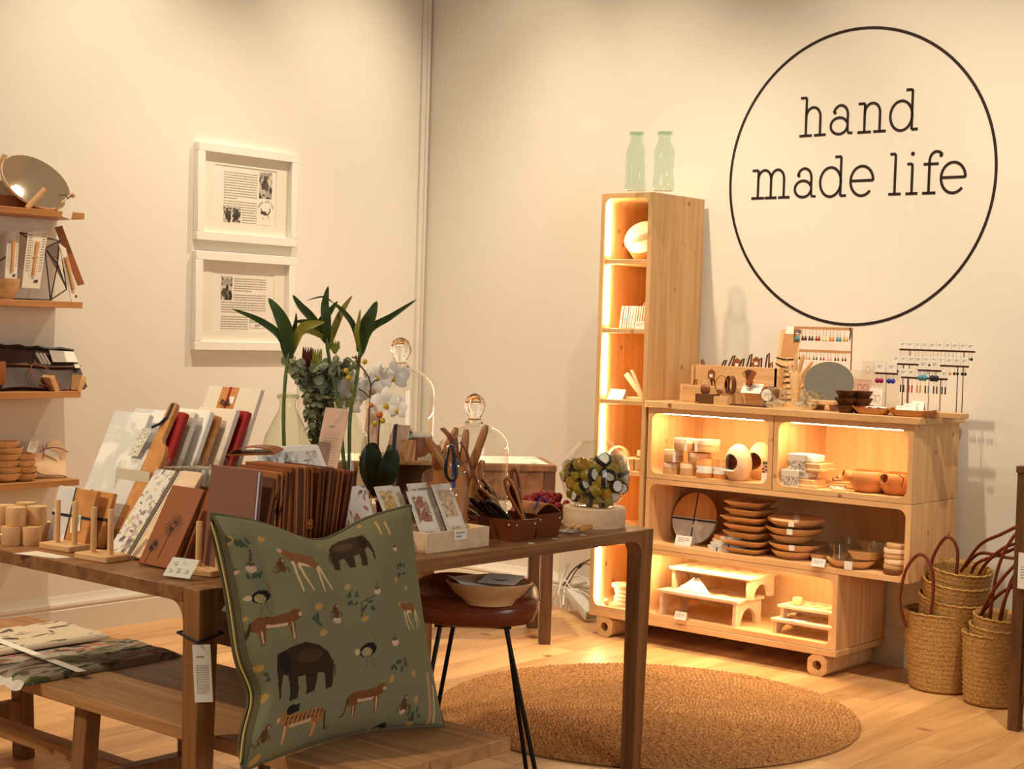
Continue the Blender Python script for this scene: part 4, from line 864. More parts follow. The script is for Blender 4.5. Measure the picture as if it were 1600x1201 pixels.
def fob(lab, x, y, z, L, w_, mat, rx, ry, ring=True, grp='leather key fobs in the tiered tray'):
    t = thing('key_fob', lab, 'key fob', (x, y, z), rot=(math.radians(rx), math.radians(ry), 0), group=grp)
    m = M(); m.tube([(0, 0, 0), (w_*.1, 0, L*.55), (w_*.35, 0, L*.95), (w_*.85, 0, L), (w_*1.1, 0, L*.7), (w_*.9, .004, 0)], w_*.42, 6, flat=.3); m.build('strap', mat, t)
    m = M(); m.ell((w_*.2, -.006, L*.45), (.0028, .0018, .0028), 8, 5); m.build('rivet', 'steel', t); return t
cols = ['leather', 'leather_dark', 'leather_red', 'leather_tan', 'leather_dark', 'kiaat', 'leather', 'leather_dark', 'leather_red', 'leather_tan']
names = ['tan-tipped', 'dark', 'reddish', 'light tan', 'chocolate', 'tall dark', 'brown', 'blackish', 'rust', 'yellow-tan']
for i in range(10):
    fob(f'{names[i]} leather key fob, {NTH[i]} from the left in the rear tray tier', x0+.03+i*(W-.05)/10, -.18+.01*(i % 3), ZK+.07, .12+.02*((i*7) % 3), .017, cols[i], 0, -12+((i*37) % 40))
for i in range(3):
    fob(f'{["left","second","third"][i]} leather loop key fob in the front tray tier', x0+.02+(0, .115, .135)[i], -.275, ZK+.03, .075+.01*i, .016, ['leather_tan', 'leather_dark', 'leather_red'][i], 0, 15-20*i, grp='leather loops in the front tier')
for i, (px, py) in enumerate(((1112, 585), (1152, 568), (1182, 566))):
    p = Y(px, py, -.317 if i == 0 else -.205); m = M(); m.prism([(-.018, -.02), (.018, -.02), (.018, .014), (0, .026), (-.018, .014)], 0, .004); o = thing('leather_tag', f'{["lower left","upper middle","upper right"][i]} leather luggage tag with white sticker on the tiered tray', 'leather tag', p, rot=(PI/2, 0, 0), group='leather luggage tags'); q = m.build('tag_body', 'leather', o, smooth=False)
    m = M(); m.box((-.008, -.012, .004), (.008, .002, .0046)); m.build('sticker', 'paper', o, smooth=False)
t = thing('leather_bundle', 'bundle of leather bookmarks hooked over the tiered tray', 'leather bundle', Y(1168, 590, -.335)); 
for i, a in enumerate((-40, -15, 12, 30)):
    m = M(); m.T = Matrix.Translation((.008*i, -.003*i, 0)) @ Matrix.Rotation(math.radians(a), 4, 'Y'); m.box((-.012, -.002, -.035), (.012, .002, .035)); m.build('strip', ['kraft', 'leather_dark', 'leather_dark', 'leather'][i], t, bevel=.001, seg=1)
t = thing('price_card', 'white price card tilted against the front of the tiered tray', 'price card', Y(1172, 614, -.34)); m = M(); m.T = Matrix.Rotation(math.radians(55), 4, 'X'); m.box((-.05, 0, -.0012), (.05, .05, 0)); m.build('sheet', 'paper', t, smooth=False); m = M(); m.T = Matrix.Rotation(math.radians(55), 4, 'X') @ Matrix.Translation((0, 0, .0004)); textlines(m, -.03, .03, .034, .01, 2, .003, 0); m.build('card_text', 'lightink', t, smooth=False)
# blocks with bracelets and pouches
m = M(); m.box((-.045, -.03, 0), (.045, .03, .042)); o = m.build('display_block', 'darkwood', bevel=.001, seg=1); place(o, (kx(1106, -.38, 629), -.385, ZK)); tag(o, 'dark brown block carrying a small leather pouch on the counter', 'block')
m = M(); m.box((-.034, -.022, 0), (.034, .022, .036)); o = m.build('display_block', 'beech', bevel=.001, seg=1); place(o, (kx(1131, -.40, 630), -.41, ZK)); tag(o, 'pale wooden block in front of the leather cuffs', 'block')
def pouch(lab, px, y, z, s):
    t = thing('leather_pouch', lab, 'pouch', (kx(px, y, 610), y, z), group='small leather pouches'); m = M(); m.lathe([(.6*s, 0), (s, .3*s), (s, 1.1*s), (.75*s, 1.5*s), (.0001, 1.6*s)], 16, sx=1, sy=.4); m.build('body', 'leather', t, ang=60); m = M(); m.tube([(-.3*s, -.2*s, 1.5*s), (-.2*s, -.3*s, 2.4*s), (.2*s, -.3*s, 2.4*s), (.3*s, -.2*s, 1.5*s)], .0018, 5); m.build('cord', 'cream', t)
    m = M()
    for k in (-.5, 0, .5): m.tube([(k*s, -.4*s, .1*s), (k*s, -.42*s, 1.2*s)], .0012, 4)
    m.build('stitching', 'leather_dark', t); return t
pouch('round leather pouch on the dark block', 1102, -.385, ZK+.0425, .025); pouch('tiny leather pouch beside the leather cuffs', 1125, -.37, ZK+.0425, .015)
for i, px in enumerate((1128, 1140)):
    t = thing('leather_cuff', f'{["left","right"][i]} dark leather cuff bracelet standing above the blocks', 'bracelet', (kx(px, -.36, 595), -.362+.012*i, ZK+.0425), group='leather cuffs'); m = M(); m.T = Matrix.Translation((0, 0, .042)) @ Matrix.Rotation(.5-.9*i, 4, 'Z') @ Matrix.Rotation(PI/2, 4, 'X'); m.lathe([(.032, -.012), (.034, -.012), (.034, .012), (.032, .012), (.032, -.012)], 30, cap0=False, cap1=False, sx=.8, sy=1.2); m.build('band', 'leather_dark', t, ang=50)
    m = M(); m.T = Matrix.Translation((0, 0, .042)) @ Matrix.Rotation(.5-.9*i, 4, 'Z') @ Matrix.Rotation(PI/2, 4, 'X'); m.tube([(.0275*math.cos(2*PI*k/24), .041*math.sin(2*PI*k/24), .0125) for k in range(24)], .0016, 5, True); m.build('edge_stitch', 'leather_tan', t)
m = M(); rg = random.Random(9); m.prism([(-.09, -.012), (-.03, -.02), (.05, -.016), (.095, -.02), (.09, .012), (.02, .02), (-.06, .014)], 0, .008); o = m.build('leather_offcut', 'leather_dark', bevel=.002, seg=1); place(o, (kx(1170, -.40, 634), -.405, ZK)); tag(o, 'flat dark leather strip lying in front of the tray', 'leather strip')
for i, (px, y) in enumerate(((1062, -.415), (1080, -.43))):
    m = M(); m.tube([(-.03, 0, .004), (0, .006, .004), (.035, -.004, .004)], .004, 6, flat=.4); o = m.build('leather_strip', 'kraft'); place(o, (kx(px, y, 628), y, ZK), .2*i); tag(o, f'{["left","right"][i]} pale leather strip lying at the left end of the counter', 'leather strip')
# bracelet board
bx0 = kx(1221, -.19, 600); t = thing('bracelet_board', 'narrow wooden board carrying cord bracelets', 'jewellery board', (bx0, -.19, ZK), rot=(math.radians(-12), 0, 0)); m = M(); m.box((-.055, 0, 0), (.05, .006, .345)); m.build('board', 'beech_z', t, bevel=.002, seg=1)
m = M(); m.box((-.036, -.001, .22), (.044, 0, .325)); m.build('backing_card', 'kraft', t)
t2 = thing('price_card', 'white card clipped to the top of the bracelet board', 'price card', (bx0+.004, -.12, ZK+.315), rot=(math.radians(-12), 0, 0)); m = M(); m.box((-.03, -.0016-.004, 0), (.035, -.004, .035)); m.build('sheet', 'paper', t2, smooth=False)
for i in range(8):
    z = .215-.026*i; t3 = thing('cord_bracelet', f'{["top","second","third","fourth","fifth","sixth","seventh","lowest"][i]} cord bracelet stretched over the narrow wooden board', 'bracelet', (bx0, -.19+z*math.tan(math.radians(12)), ZK+z*.978), rot=(math.radians(-12), 0, 0), group='cord bracelets on the board')
    m = M(); sag = .006+.008*(i == 1); m.tube([(-.056, -.002, 0), (-.02, -.004, -sag), (.02, -.004, -sag), (.051, -.002, 0)], .0026, 5); m.build('cord', ['black', 'black', 'navy', 'black', 'navy', 'cardpink', 'paper', 'black'][i], t3); m = M(); m.ell((.004*(i % 3), -.005, -sag), (.005, .003, .005), 8, 6); m.build('charm', 'steel', t3)
# glass cups lying at the front
for i, (px, y, s, a) in enumerate(((1203, -.41, .03, .2), (1220, -.43, .045, -.2), (1250, -.43, .04, .3), (1266, -.40, .04, .6))):
    t = thing('glass_cup', f'{["leftmost small","second, largest","third","rightmost"][i]} clear glass cup lying on its side on the counter', 'glass', (kx(px, y, 630), y, ZK+s), rot=(PI/2-.25, 0, a), group='glass cups lying on the counter'); m = M(); m.lathe([(.0001, -s*.8), (s*.7, -s*.8), (s*.95, -s*.4), (s, s*.3), (s*.8, s*.9), (s*.76, s*.9), (s*.9, s*.2), (.0001, -s*.7)], 26, cap0=False, cap1=False); m.build('cup', 'glass', t, ang=60); m = M(); m.tube([(s*.79*math.cos(2*PI*k/24), s*.79*math.sin(2*PI*k/24), s*.9) for k in range(24)], .0018, 6, True); m.build('rim', 'glass', t)
    m = M(); [m.tube([(random.uniform(-.6, .6)*s, random.uniform(-.5, -.2)*s, random.uniform(-.6, .5)*s) for _ in range(4)], .0012, 4) for _ in range(6)]; m.build('straw_filling', 'cream', t)
p = Y(1205, 612, -.30); t = thing('label_jar', 'small dark jar with round white label behind the glass cups', 'jar', (p[0], p[1], ZK)); m = M(); m.lathe([(.034, 0), (.036, .01), (.036, .075), (.028, .085), (.0001, .087)], 24); m.build('jar_body', 'leather_dark', t); m = M(); m.T = Matrix.Translation((0, -.0365, .05)) @ Matrix.Rotation(PI/2, 4, 'X'); m.prism(arc(0, 0, .026, .026, 0, 360, 24), 0, .001); m.build('round_label', 'paper', t); m = M(); m.T = Matrix.Translation((0, -.038, .05)) @ Matrix.Rotation(PI/2, 4, 'X'); textlines(m, -.014, .014, .008, .007, 3, .0025, 0); m.build('label_text', 'lightink', t, smooth=False)
# ---- carved hand maker (also used on the display table)
def hand_mesh(m, h, pose):
    """carved wooden hand: wrist at the origin, palm facing -y, height h; pose = list of (base x, base z, [dx,dy,dz] tip offset, bend)"""
    k = h
    pal = [(.0, .0, .105, .085), (.10, .0, .095, .075), (.22, .0, .085, .062), (.34, .0, .105, .06), (.46, .0, .135, .058), (.55, .0, .142, .052), (.60, .0, .135, .046), (.635, .0, .115, .036), (.652, .0, .07, .02)]
    pal = [(a, b, c*.86, d) for a, b, c, d in pal]; pose = [(a*.86, b, c, d, e*1.12) for a, b, c, d, e in pose]
    v = []; f = []; n = 16
    for z, x, rx, ry in pal:
        for i in range(n): a = 2*PI*i/n; v.append((k*(x+rx*math.cos(a)), k*ry*math.sin(a), k*z))
    for j in range(len(pal)-1):
        for i in range(n): f.append((j*n+i, j*n+(i+1) % n, (j+1)*n+(i+1) % n, (j+1)*n+i))
    f += [tuple(range(n-1, -1, -1)), tuple((len(pal)-1)*n+i for i in range(n))]; m.add(v, f)
    for (x0_, z0_, (dx, dy, dz), bend, r) in pose:
        P0 = Vector((x0_, 0, z0_)); P3 = P0+Vector((dx, dy, dz)); mid1 = P0.lerp(P3, .36)+Vector((0, bend, 0)); mid2 = P0.lerp(P3, .7)+Vector((0, bend*1.1, 0))
        pts = [P0, P0.lerp(mid1, .5)+Vector((0, bend*.2, 0)), mid1, mid1.lerp(mid2, .5), mid2, mid2.lerp(P3, .6), P3]
        m.tube([tuple(p*k) for p in pts], [r*k*q for q in (1.05, 1.0, 1.05, .92, .95, .85, .5)], 10)
    return m
OPEN = [(-.105, .56, (-.05, -.02, .27), -.01, .034), (-.035, .58, (-.012, -.02, .36), -.01, .036), (.04, .58, (.02, -.02, .33), -.01, .035), (.105, .55, (.06, -.02, .26), -.01, .03), (.10, .32, (.16, -.05, .20), .0, .038)]
p = Y(1243, 625, -.30); t = thing('wooden_hand', 'carved wooden hand wearing a ring, standing beside the oval mirror', 'wooden hand', (p[0], -.30, ZK), .35); m = M(); hand_mesh(m, .245, [(-.105, .56, (-.04, -.01, .24), 0, .033), (-.04, .58, (.02, -.02, .36), 0, .036), (.03, .58, (.09, -.02, .36), 0, .035), (.10, .55, (.19, -.02, .28), 0, .03), (.11, .36, (.24, -.05, .17), 0, .034)]); m.build('hand', 'beech_z', t, ang=70)
m = M(); m.tube([(-.026+.0095*math.cos(2*PI*i/16), .0095*math.sin(2*PI*i/16), .152) for i in range(16)], .0018, 6, True); q = m.build('ring', 'steel', t)
# ---- earring rack with three bars
xl, xr = kx(1240, -.13, 560), kx(1330, -.13, 560); t = thing('earring_rack', 'bronze earring rack with rows of coloured drop earrings', 'earring rack', (xl, -.13, ZK)); W = xr-xl
for x in (0, W):
    m = M(); m.cyl((x, 0, 0), (x, 0, .345), .003, n=8); m.build('rack_post', 'leather', t)
RB = [.345, .245, .14]
for z in RB:
    m = M(); m.box((0, -.004, z-.006), (W, .004, z+.006)); m.build('rack_bar', 'kraft', t)
m = M(); m.box((0, -.05, 0), (W, .05, .008)); m.build('rack_base', 'beech', t)
plain('e_teal', rgb(70, 140, 160), .4); plain('e_plum', rgb(70, 20, 26), .4); plain('e_grey', rgb(80, 66, 66), .4); plain('e_cream', rgb(232, 214, 176), .5); plain('e_amber', rgb(214, 140, 50), .4); plain('e_mustard', rgb(196, 150, 30), .4); plain('e_green', rgb(40, 92, 60), .4); plain('e_rose', rgb(150, 52, 70), .4); plain('e_pink', rgb(210, 150, 140), .5); plain('e_magenta', rgb(150, 20, 90), .35); plain('e_blue', rgb(44, 48, 150), .35)
CN = dict(e_teal='teal', e_plum='plum', e_grey='smoky grey', red='red', e_cream='cream', e_amber='amber', e_mustard='mustard', e_green='green', e_rose='rose', e_pink='pale pink', black='black', leather_dark='brown', navy='navy', e_magenta='magenta', e_blue='blue')
def earrings(lab, x, y, z, mat, drop, r, gap=.014, grp='drop earrings on the bronze rack'):
    t = thing('earring_pair', lab, 'earrings', (x, y, z), group=grp)
    for s in (-1, 1):
        m = M(); m.tube([(s*gap/2, 0, 0), (s*gap/2, -.001, -drop)], .0007, 4); m.build('hook', 'leather_dark', t)
        m = M(); m.ell((s*gap/2, 0, -drop-r*.4), (r*.6, r*.4, r*.6), 8, 6); m.ell((s*gap/2, 0, -drop-r*1.7), (r, r*.5, r), 10, 7); m.build('bead_drop', mat, t)
    return t
for i, c in enumerate(['e_teal', 'e_plum', 'e_grey', 'red', 'e_cream', 'e_amber', 'e_teal', 'e_mustard']):
    earrings(f'{CN[c]} drop earrings, {NTH[i]} pair on the top bar of the bronze rack', xl+.018+i*(W-.03)/7.4, -.136, ZK+.339, c, .03, .0075)
for i, c in enumerate(['leather_dark', 'e_mustard', 'e_green', 'e_rose', 'e_pink', 'navy', 'e_plum']):
    earrings(f'{CN[c]} drop earrings, {NTH[i]} pair on the middle bar of the bronze rack', xl+.04+i*(W-.05)/6.6, -.136, ZK+.239, c, .02, .005)
for i, c in enumerate(['black', 'leather_dark', 'e_plum']):
    earrings(f'{CN[c]} drop earrings, {NTH[i]} pair on the lowest bar beside the wooden hand', xl+.035+i*.032, -.136, ZK+.134, c, .015, .004)
m = M(); m.tube([(W*.97, -.006, .35), (W*1.0, -.012, .33), (W*.985, -.012, .30)], .003, 5); m.build('black_tie', 'black', t); m = M(); m.box((W*.9, -.008, .27), (W*.98, -.007, .335)); m.build('swing_tag', 'paper', t, smooth=False)
# ---- oval table mirror
p = Y(1295, 594, -.33); t = thing('table_mirror', 'round mirror tilted on a small wooden stand in front of the earring rack', 'mirror', (p[0], -.33, ZK))
R = Matrix.Translation((0, .0, .118)) @ Matrix.Rotation(math.radians(8), 4, 'Z') @ Matrix.Rotation(math.radians(85), 4, 'X'); sx_, sy_ = .113, .088
m = M(); m.T = R; m.lathe([(1, -.008), (1.0, .0), (.985, .001)], 48, sx=sx_, sy=sy_, cap1=False); m.build('rim', 'pale', t); m = M(); m.T = R; m.lathe([(.988, .0006), (.0001, .0007)], 48, sx=sx_, sy=sy_, cap0=False); m.build('mirror_glass', 'mirror', t, ang=80)
m = M(); m.box((-.06, -.045, .024), (.05, .03, .042)); m.build('stand_shelf', 'beech', t, bevel=.002, seg=1)
for x in (-.05, .04):
    m = M(); m.T = Matrix.Translation((x, 0, 0)) @ Matrix.Rotation(.2 if x < 0 else -.2, 4, 'Y'); m.box((-.006, -.045, 0), (.006, .05, .028)); m.build('stand_foot', 'leather', t)
# ---- dark bowls, trays
for i, (px, y, k) in enumerate(((1322, -.41, 3), (1346, -.37, 3))):
    for j in range(k):
        r = .046+.002*(j % 2); m = M(); rg = random.Random(i*5+j); prof = [(r*.45, 0), (r*.6, 0), (r*.95, .026), (r, .032), (r*.9, .031), (r*.5, .012), (.0001, .011)]; m.lathe(prof, 16); m.v = [(a*(1+.05*math.sin(5*math.atan2(b, a)+j)), b*(1+.05*math.sin(3*math.atan2(b, a)+j)), c) for a, b, c in m.v]
        o = m.build('bark_bowl', 'darkbowl', ang=50); place(o, (kx(px, y, 640), y, ZK+.029*j), j); tag(o, f'{["lowest","middle","topmost"][j]} dark rustic bowl in the {["front left","rear right"][i]} bowl stack on the counter', 'bowl', 'dark rustic bowls')
def tray(lab, px, y, L, wd, rz):
    t = thing('wooden_tray', lab, 'tray', (kx(px, y, 648), y, ZK), rz, 'canoe-shaped trays'); v = []; f = []; n = 28; pr_ = ((.55, 0), (.66, 0), (1, .026), (.95, .026), (.62, .008), (.3, .007))
    for q, z in pr_:
        for i in range(n): a = 2*PI*i/n; v.append((L*q*math.copysign(abs(math.cos(a))**.8, math.cos(a)), wd*q*math.copysign(abs(math.sin(a))**.6, math.sin(a)), z+(.006*abs(math.cos(a))**6 if q > .9 else 0)))
    for j in range(5):
        for i in range(n): f.append((j*n+i, j*n+(i+1) % n, (j+1)*n+(i+1) % n, (j+1)*n+i))
    f += [tuple(range(n-1, -1, -1)), tuple(5*n+i for i in range(n))]; m = M(); m.add(v, f); m.build('tray', 'honey', t, ang=50); return t
tray('shallow wooden tray with beaded earrings on white cards', 1364, -.40, .088, .045, .12); tray('shallow wooden tray of white cards near the counter corner', 1424, -.40, .105, .045, .1)
for i, (px, y, c) in enumerate(((1350, -.41, 'red'), (1362, -.415, 'red'), (1376, -.405, 'e_blue'))):
    x = kx(px, y, 640); t = thing('carded_earrings', f'{["left red","middle red","right blue"][i]} beaded earrings on a white card in the tray', 'earrings', (x, y, ZK+.024), rot=(math.radians(18), 0, .3*i-.3), group='carded earrings in the tray'); m = M(); m.box((-.022, -.016, 0), (.022, .02, .001)); m.build('backing_card', 'paper', t, smooth=False); m = M()
    for k in range(7): m.ell((-.015+.005*k, -.004+.004*math.sin(k), .003), (.0035, .0035, .003), 6, 5)
    m.build('bead_string', c, t)
for i, (px, y) in enumerate(((1408, -.41), (1420, -.40), (1432, -.37))):
    t = card('jewellery_card', f'{["front","middle","rear"][i]} folded white jewellery card in the right canoe tray', (kx(px, y, 640), y, ZK+.012), .05, .04+.008*i, 45-8*i, .2, 1, 'jewellery cards', 'card')
# ---- small and large earring stands with carded earrings
def tstand(lab, px, y, h, W, nposts=1, base=True):
    t = thing('earring_stand', lab, 'earring stand', (kx(px, y, 640), y, ZK), group='bar earring stands')
    for x in ([0] if nposts == 1 else [-W*.36, W*.36]):
        m = M(); m.cyl((x, 0, 0), (x, 0, h), .0022, n=8); m.build('stand_post', 'steel' if nposts == 1 else 'leather_dark', t)
    m = M(); m.box((-W/2, -.003, h-.004), (W/2, .003, h+.004)); m.build('stand_bar', 'leather_dark', t)
    if base: m = M(); m.box((-W*.42, -.03, 0), (W*.42, .03, .006)); m.build('stand_base', 'beech', t)
    return t
def carded(lab, x, y, z, mat, L, cw=.034, grp='carded earrings on bar stands', r=.003):
    t = thing('carded_earrings', lab, 'earrings', (x, y, z), group=grp); m = M(); m.box((-cw/2, -.0008, .004), (cw/2, .0008, .004+cw*.95)); m.build('backing_card', 'paper', t, smooth=False)
    m = M(); m.T = Matrix.Translation((0, -.0011, .0)) @ Matrix.Rotation(PI/2, 4, 'X'); textlines(m, -cw*.25, cw*.25, .004+cw*.62, cw*.16, 2, cw*.08, 0); m.build('card_print', 'lightink', t, smooth=False)
    for s in (-1, 1):
        m = M(); m.tube([(s*cw*.2, -.004, 0), (s*cw*.2, -.004, -.03)], .0006, 4); m.tube([(s*cw*.2, -.004, -.03), (s*cw*.2, -.004, -.03-L)], r, 6)
        if L < .008: m.ell((s*cw*.2, -.004, -.03), (r*2.2, r*2, r*2.2), 8, 6)
        m.build('earring', mat, t)
    return t
ST = [('upper', 1460, -.17, .265, .33, 2), ('middle', 1451, -.23, .205, .33, 2), ('lower', 1442, -.29, .152, .20, 2)]
cmap = [['black', 'e_rose', 'black', 'e_rose', 'red', 'e_green', 'navy', 'black', 'e_rose', 'black'], ['navy', 'black', 'e_rose', 'black', 'e_grey', 'black', 'navy', 'e_mustard', 'black', 'black'], ['black', 'red', 'e_mustard', 'black', 'leather_dark', 'navy']]
for si, (nm, px, y, h, W, k) in enumerate(ST):
    tstand(f'{nm} long bar earring stand at the right end of the counter', px, y, h, W, 2, si != 2); n = len(cmap[si]); xc = kx(px, y, 640)
    for i, c in enumerate(cmap[si]):
        carded(f'{NTH[i]} pair from the left on the {nm} long bar, {CN[c]} carded earrings', xc-W*.45+W*.9*i/(n-1), y-.005, ZK+h, c, (.03 if (3 <= i <= 6 or si == 2) else .004), grp=f'carded earrings on the {nm} bar')
m = M(); m.box((-.09, -.035, 0), (.085, .035, .022)); o = m.build('wooden_block', 'beech', bevel=.002, seg=1); place(o, (kx(1478, -.32, 648), -.33, ZK)); tag(o, 'flat wooden block at the right end of the counter', 'block')
tstand('short bar earring stand with two cards behind the bead tray', 1383, -.30, .165, .10, 1); xs = kx(1383, -.30, 640)
carded('magenta disc earrings on white card, short bar stand', xs-.026, -.306, ZK+.165, 'e_magenta', .004, .044, r=.005); carded('blue disc earrings on white card, short bar stand', xs+.026, -.306, ZK+.165, 'e_blue', .004, .044, r=.005)
tstand('short bar earring stand between the long bars with two dark bow earrings', 1450, -.33, .185, .10, 1); xs = kx(1450, -.33, 640)
carded('teal bow earrings on white card between the long bars', xs-.024, -.336, ZK+.185, 'e_teal', .004, .04, r=.006); carded('dark navy bow earrings on white card between the long bars', xs+.026, -.336, ZK+.185, 'navy', .004, .04, r=.006)
for i, (px, py0, y, w_, h_) in enumerate(((1362, 578, -.10, .095, .075), (1392, 580, -.09, .08, .075), (1348, 605, -.20, .075, .07), (1345, 628, -.22, .075, .06), (1368, 622, -.21, .06, .085))):
    p = Y(px, py0, y); t = thing('clear_earring_card', f'{["upper left","upper right","middle left","lower left","lower right"][i]} clear acrylic card with thin hoop earrings behind the bead tray', 'earring card', (p[0], y, max(ZK+h_/2, p[2])), rot=(PI/2-.08, 0, 0), group='clear earring cards'); m = M(); m.box((-w_/2, -h_/2, -.0012), (w_/2, h_/2, 0)); m.build('sheet', 'acrylic' if i < 2 else 'cardpink' if i == 2 else 'paper', t, smooth=False)
    m = M(); [m.tube([(s*w_*.18+.011*math.cos(2*PI*k/14), .015*math.sin(2*PI*k/14), .002) for k in range(14)], .0007, 4, True) for s in (-1, 1)]; m.build('hoops', 'leather', t)
m = M(); m.box((-.12, -.004, 0), (.10, .0, .17)); o = m.build('acrylic_stand', 'acrylic', smooth=False); place(o, (kx(1372, -.085, 600), -.085, ZK)); tag(o, 'clear acrylic back panel standing behind the earring cards', 'acrylic stand')

# ================================================================== baskets
def basket(lab, loc, rb, rt, h, tilt=(0, 0, 0), hl=None, mat='straw'):
    t = thing('straw_basket', lab, 'basket', loc, rot=tilt, group='woven straw baskets'); m = M(); prof = [(.0001, .0), (rb*.9, 0), (rb, .008)]; k = max(8, int(h/.019))
    for j in range(1, k*2+1):
        s = j/(k*2); r = rb+(rt-rb)*(s**.8); prof.append((r+.0038*(1 if j % 2 else -.5), .008+s*(h-.012)))
    prof += [(rt+.002, h-.003), (rt, h), (rt-.006, h-.002)]
    prof += [(rb+(rt-rb)*(s**.8)-.006, .008+s*(h-.012)) for s in (.95, .75, .5, .25, .02)]+[(.0001, .012)]
    m.lathe(prof, 56, cap0=False, cap1=False); m.build('body', mat, t, ang=80)
    m = M(); m.tube([((rt+.001)*math.cos(2*PI*i/60), (rt+.001)*math.sin(2*PI*i/60), h+.002*math.sin(i*2.2)) for i in range(60)], .0045, 6, True); m.build('rim', mat, t)
    for pts in (hl or []):
        m = M(); P = [Vector(p) for p in pts]; fine = []
        for i in range(len(P)-1):
            p0, p1, p2, p3 = P[max(i-1, 0)], P[i], P[i+1], P[min(i+2, len(P)-1)]
            for q in range(6):
                u = q/6; fine.append(tuple(.5*((2*p1)+(-p0+p2)*u+(2*p0-5*p1+4*p2-p3)*u*u+(-p0+3*p1-3*p2+p3)*u**3)))
        fine.append(tuple(P[-1])); m.tube(fine, .0068, 8); m.build('handle', 'handle', t)
    return t
# big basket
b1 = Z(1470, 1075, 0); rb, rt, h = .122, .157, .315
basket('large straw basket on the floor with tall leather handles, holding nested baskets', (b1[0], b1[1], 0), rb, rt, h, hl=[[(-.10, -.125, .25), (-.11, -.17, .36), (-.075, -.20, .49), (-.02, -.20, .56), (.025, -.19, .52), (.03, -.17, .42), (.01, -.145, .31)]])
rg = random.Random(4)
def nest(i, n): return
tl = (math.radians(4), math.radians(7), 0)
basket('lowest of three straw baskets nested in the large basket', (b1[0]+.012, b1[1]+.01, .10), .115, .135, .28, tl)
basket('middle straw basket nested in the large basket', (b1[0]+.02, b1[1]+.01, .17), .11, .128, .275, tl)
basket('topmost straw basket nested in the large basket, handles falling right', (b1[0]+.035, b1[1]+.015, .235), .105, .122, .265, tl,
       hl=[[(.02, .06, .24), (.06, .02, .30), (.17, -.0, .37), (.24, .0, .42)], [(-.02, .08, .25), (.05, .05, .33), (.17, .03, .345), (.27, .04, .36)], [(-.10, -.05, .20), (-.095, -.06, .30), (-.05, -.06, .39), (.0, -.06, .355), (.01, -.06, .24)], [(.05, .05, .22), (.10, .0, .31), (.18, -.02, .40), (.27, -.02, .44)], [(-.03, .07, .23), (.04, .06, .36), (.13, .05, .43), (.22, .05, .50)]])
b2 = Z(1549, 1098, 0)
basket('right straw basket on the floor beside the dark cabinet', (b2[0], b2[1], 0), .105, .118, .275)
basket('middle straw basket nested in the right basket', (b2[0]+.01, b2[1]+.008, .055), .10, .113, .25, (math.radians(2), math.radians(3), 0))
basket('topmost straw basket nested in the right basket with many looping handles', (b2[0]+.018, b2[1]+.012, .11), .095, .108, .235, (math.radians(2), math.radians(3), 0),
       hl=[[(-.06, .02, .2), (-.045, .02, .40), (.0, .04, .54), (.08, .06, .62), (.16, .06, .58)], [(-.10, .0, .18), (-.05, -.03, .30), (.02, -.02, .42), (.10, .0, .50), (.18, .0, .44)], [(-.03, .05, .2), (.0, .05, .36), (.06, .06, .47), (.14, .07, .52)], [(.0, -.04, .18), (.02, -.05, .30), (.06, -.05, .40), (.13, -.04, .45)], [(.03, .04, .18), (.05, .04, .26), (.10, .05, .34), (.16, .05, .38)], [(-.16, .04, .12), (-.08, .03, .25), (-.01, .02, .33), (.08, .02, .37), (.15, .03, .33)]])

# ================================================================== power adaptor, sockets and cables by the wall
def bar_between(m, A_, B_, w_, h_):
    A_, B_ = Vector([float(c) for c in A_]), Vector([float(c) for c in B_]); d = (B_-A_); R = d.to_track_quat('X', 'Z').to_matrix().to_4x4(); m.T = Matrix.Translation(A_) @ R; m.box((0, -w_/2, -h_/2), (d.length, w_/2, h_/2))
A_, B_ = Z(924, 962, .034), Y(893, 925, -.09); t = thing('power_supply', 'long white power supply box leaning on the floor by the wall', 'power supply', (0, 0, 0)); m = M(); bar_between(m, A_, B_, .06, .045); m.build('housing', 'plastic', t, bevel=.006); m = M(); bar_between(m, A_, A_+(B_-A_)*.14, .0615, .0465); m.build('end_cap', 'plastic', t, bevel=.006)
A_, B_ = Z(844, 956, .02), Y(853, 922, -.06); t = thing('plug_socket', 'white plug box tilted against the baseboard behind the console', 'plug', (0, 0, 0)); m = M(); bar_between(m, A_, B_, .055, .04); m.build('housing', 'plastic', t, bevel=.005); m = M(); bar_between(m, A_+(B_-A_)*.45, A_+(B_-A_)*.6, .02, .0415); m.build('face_plate', 'greyink', t)
def cable(lab, pts, r, mat, grp='tangled cables by the wall'):
    P = [Vector([float(c) for c in p]) for p in pts]; fine = []
    for i in range(len(P)-1):
        p0, p1, p2, p3 = P[max(i-1, 0)], P[i], P[i+1], P[min(i+2, len(P)-1)]
        for q in range(8):
            u = q/8; fine.append(tuple(.5*((2*p1)+(-p0+p2)*u+(2*p0-5*p1+4*p2-p3)*u*u+(-p0+3*p1-3*p2+p3)*u**3)))
    fine.append(tuple(P[-1])); m = M(); m.tube(fine, r, 6); o = m.build('cable', mat); return tag(o, lab, 'cable', grp)
yw = -.06
def W_(px, py, y=yw): return Y(px, py, y)
cable('straight thin white cable running up to the left among the cables', [W_(872, 930, -.15), W_(878, 905), W_(891, 878), ], .0035, 'plastic')
cable('white cable curling down beside the power supply', [W_(885, 880), W_(884, 905), W_(895, 920, -.1), W_(912, 925, -.12), W_(925, 935, -.14)], .004, 'plastic')
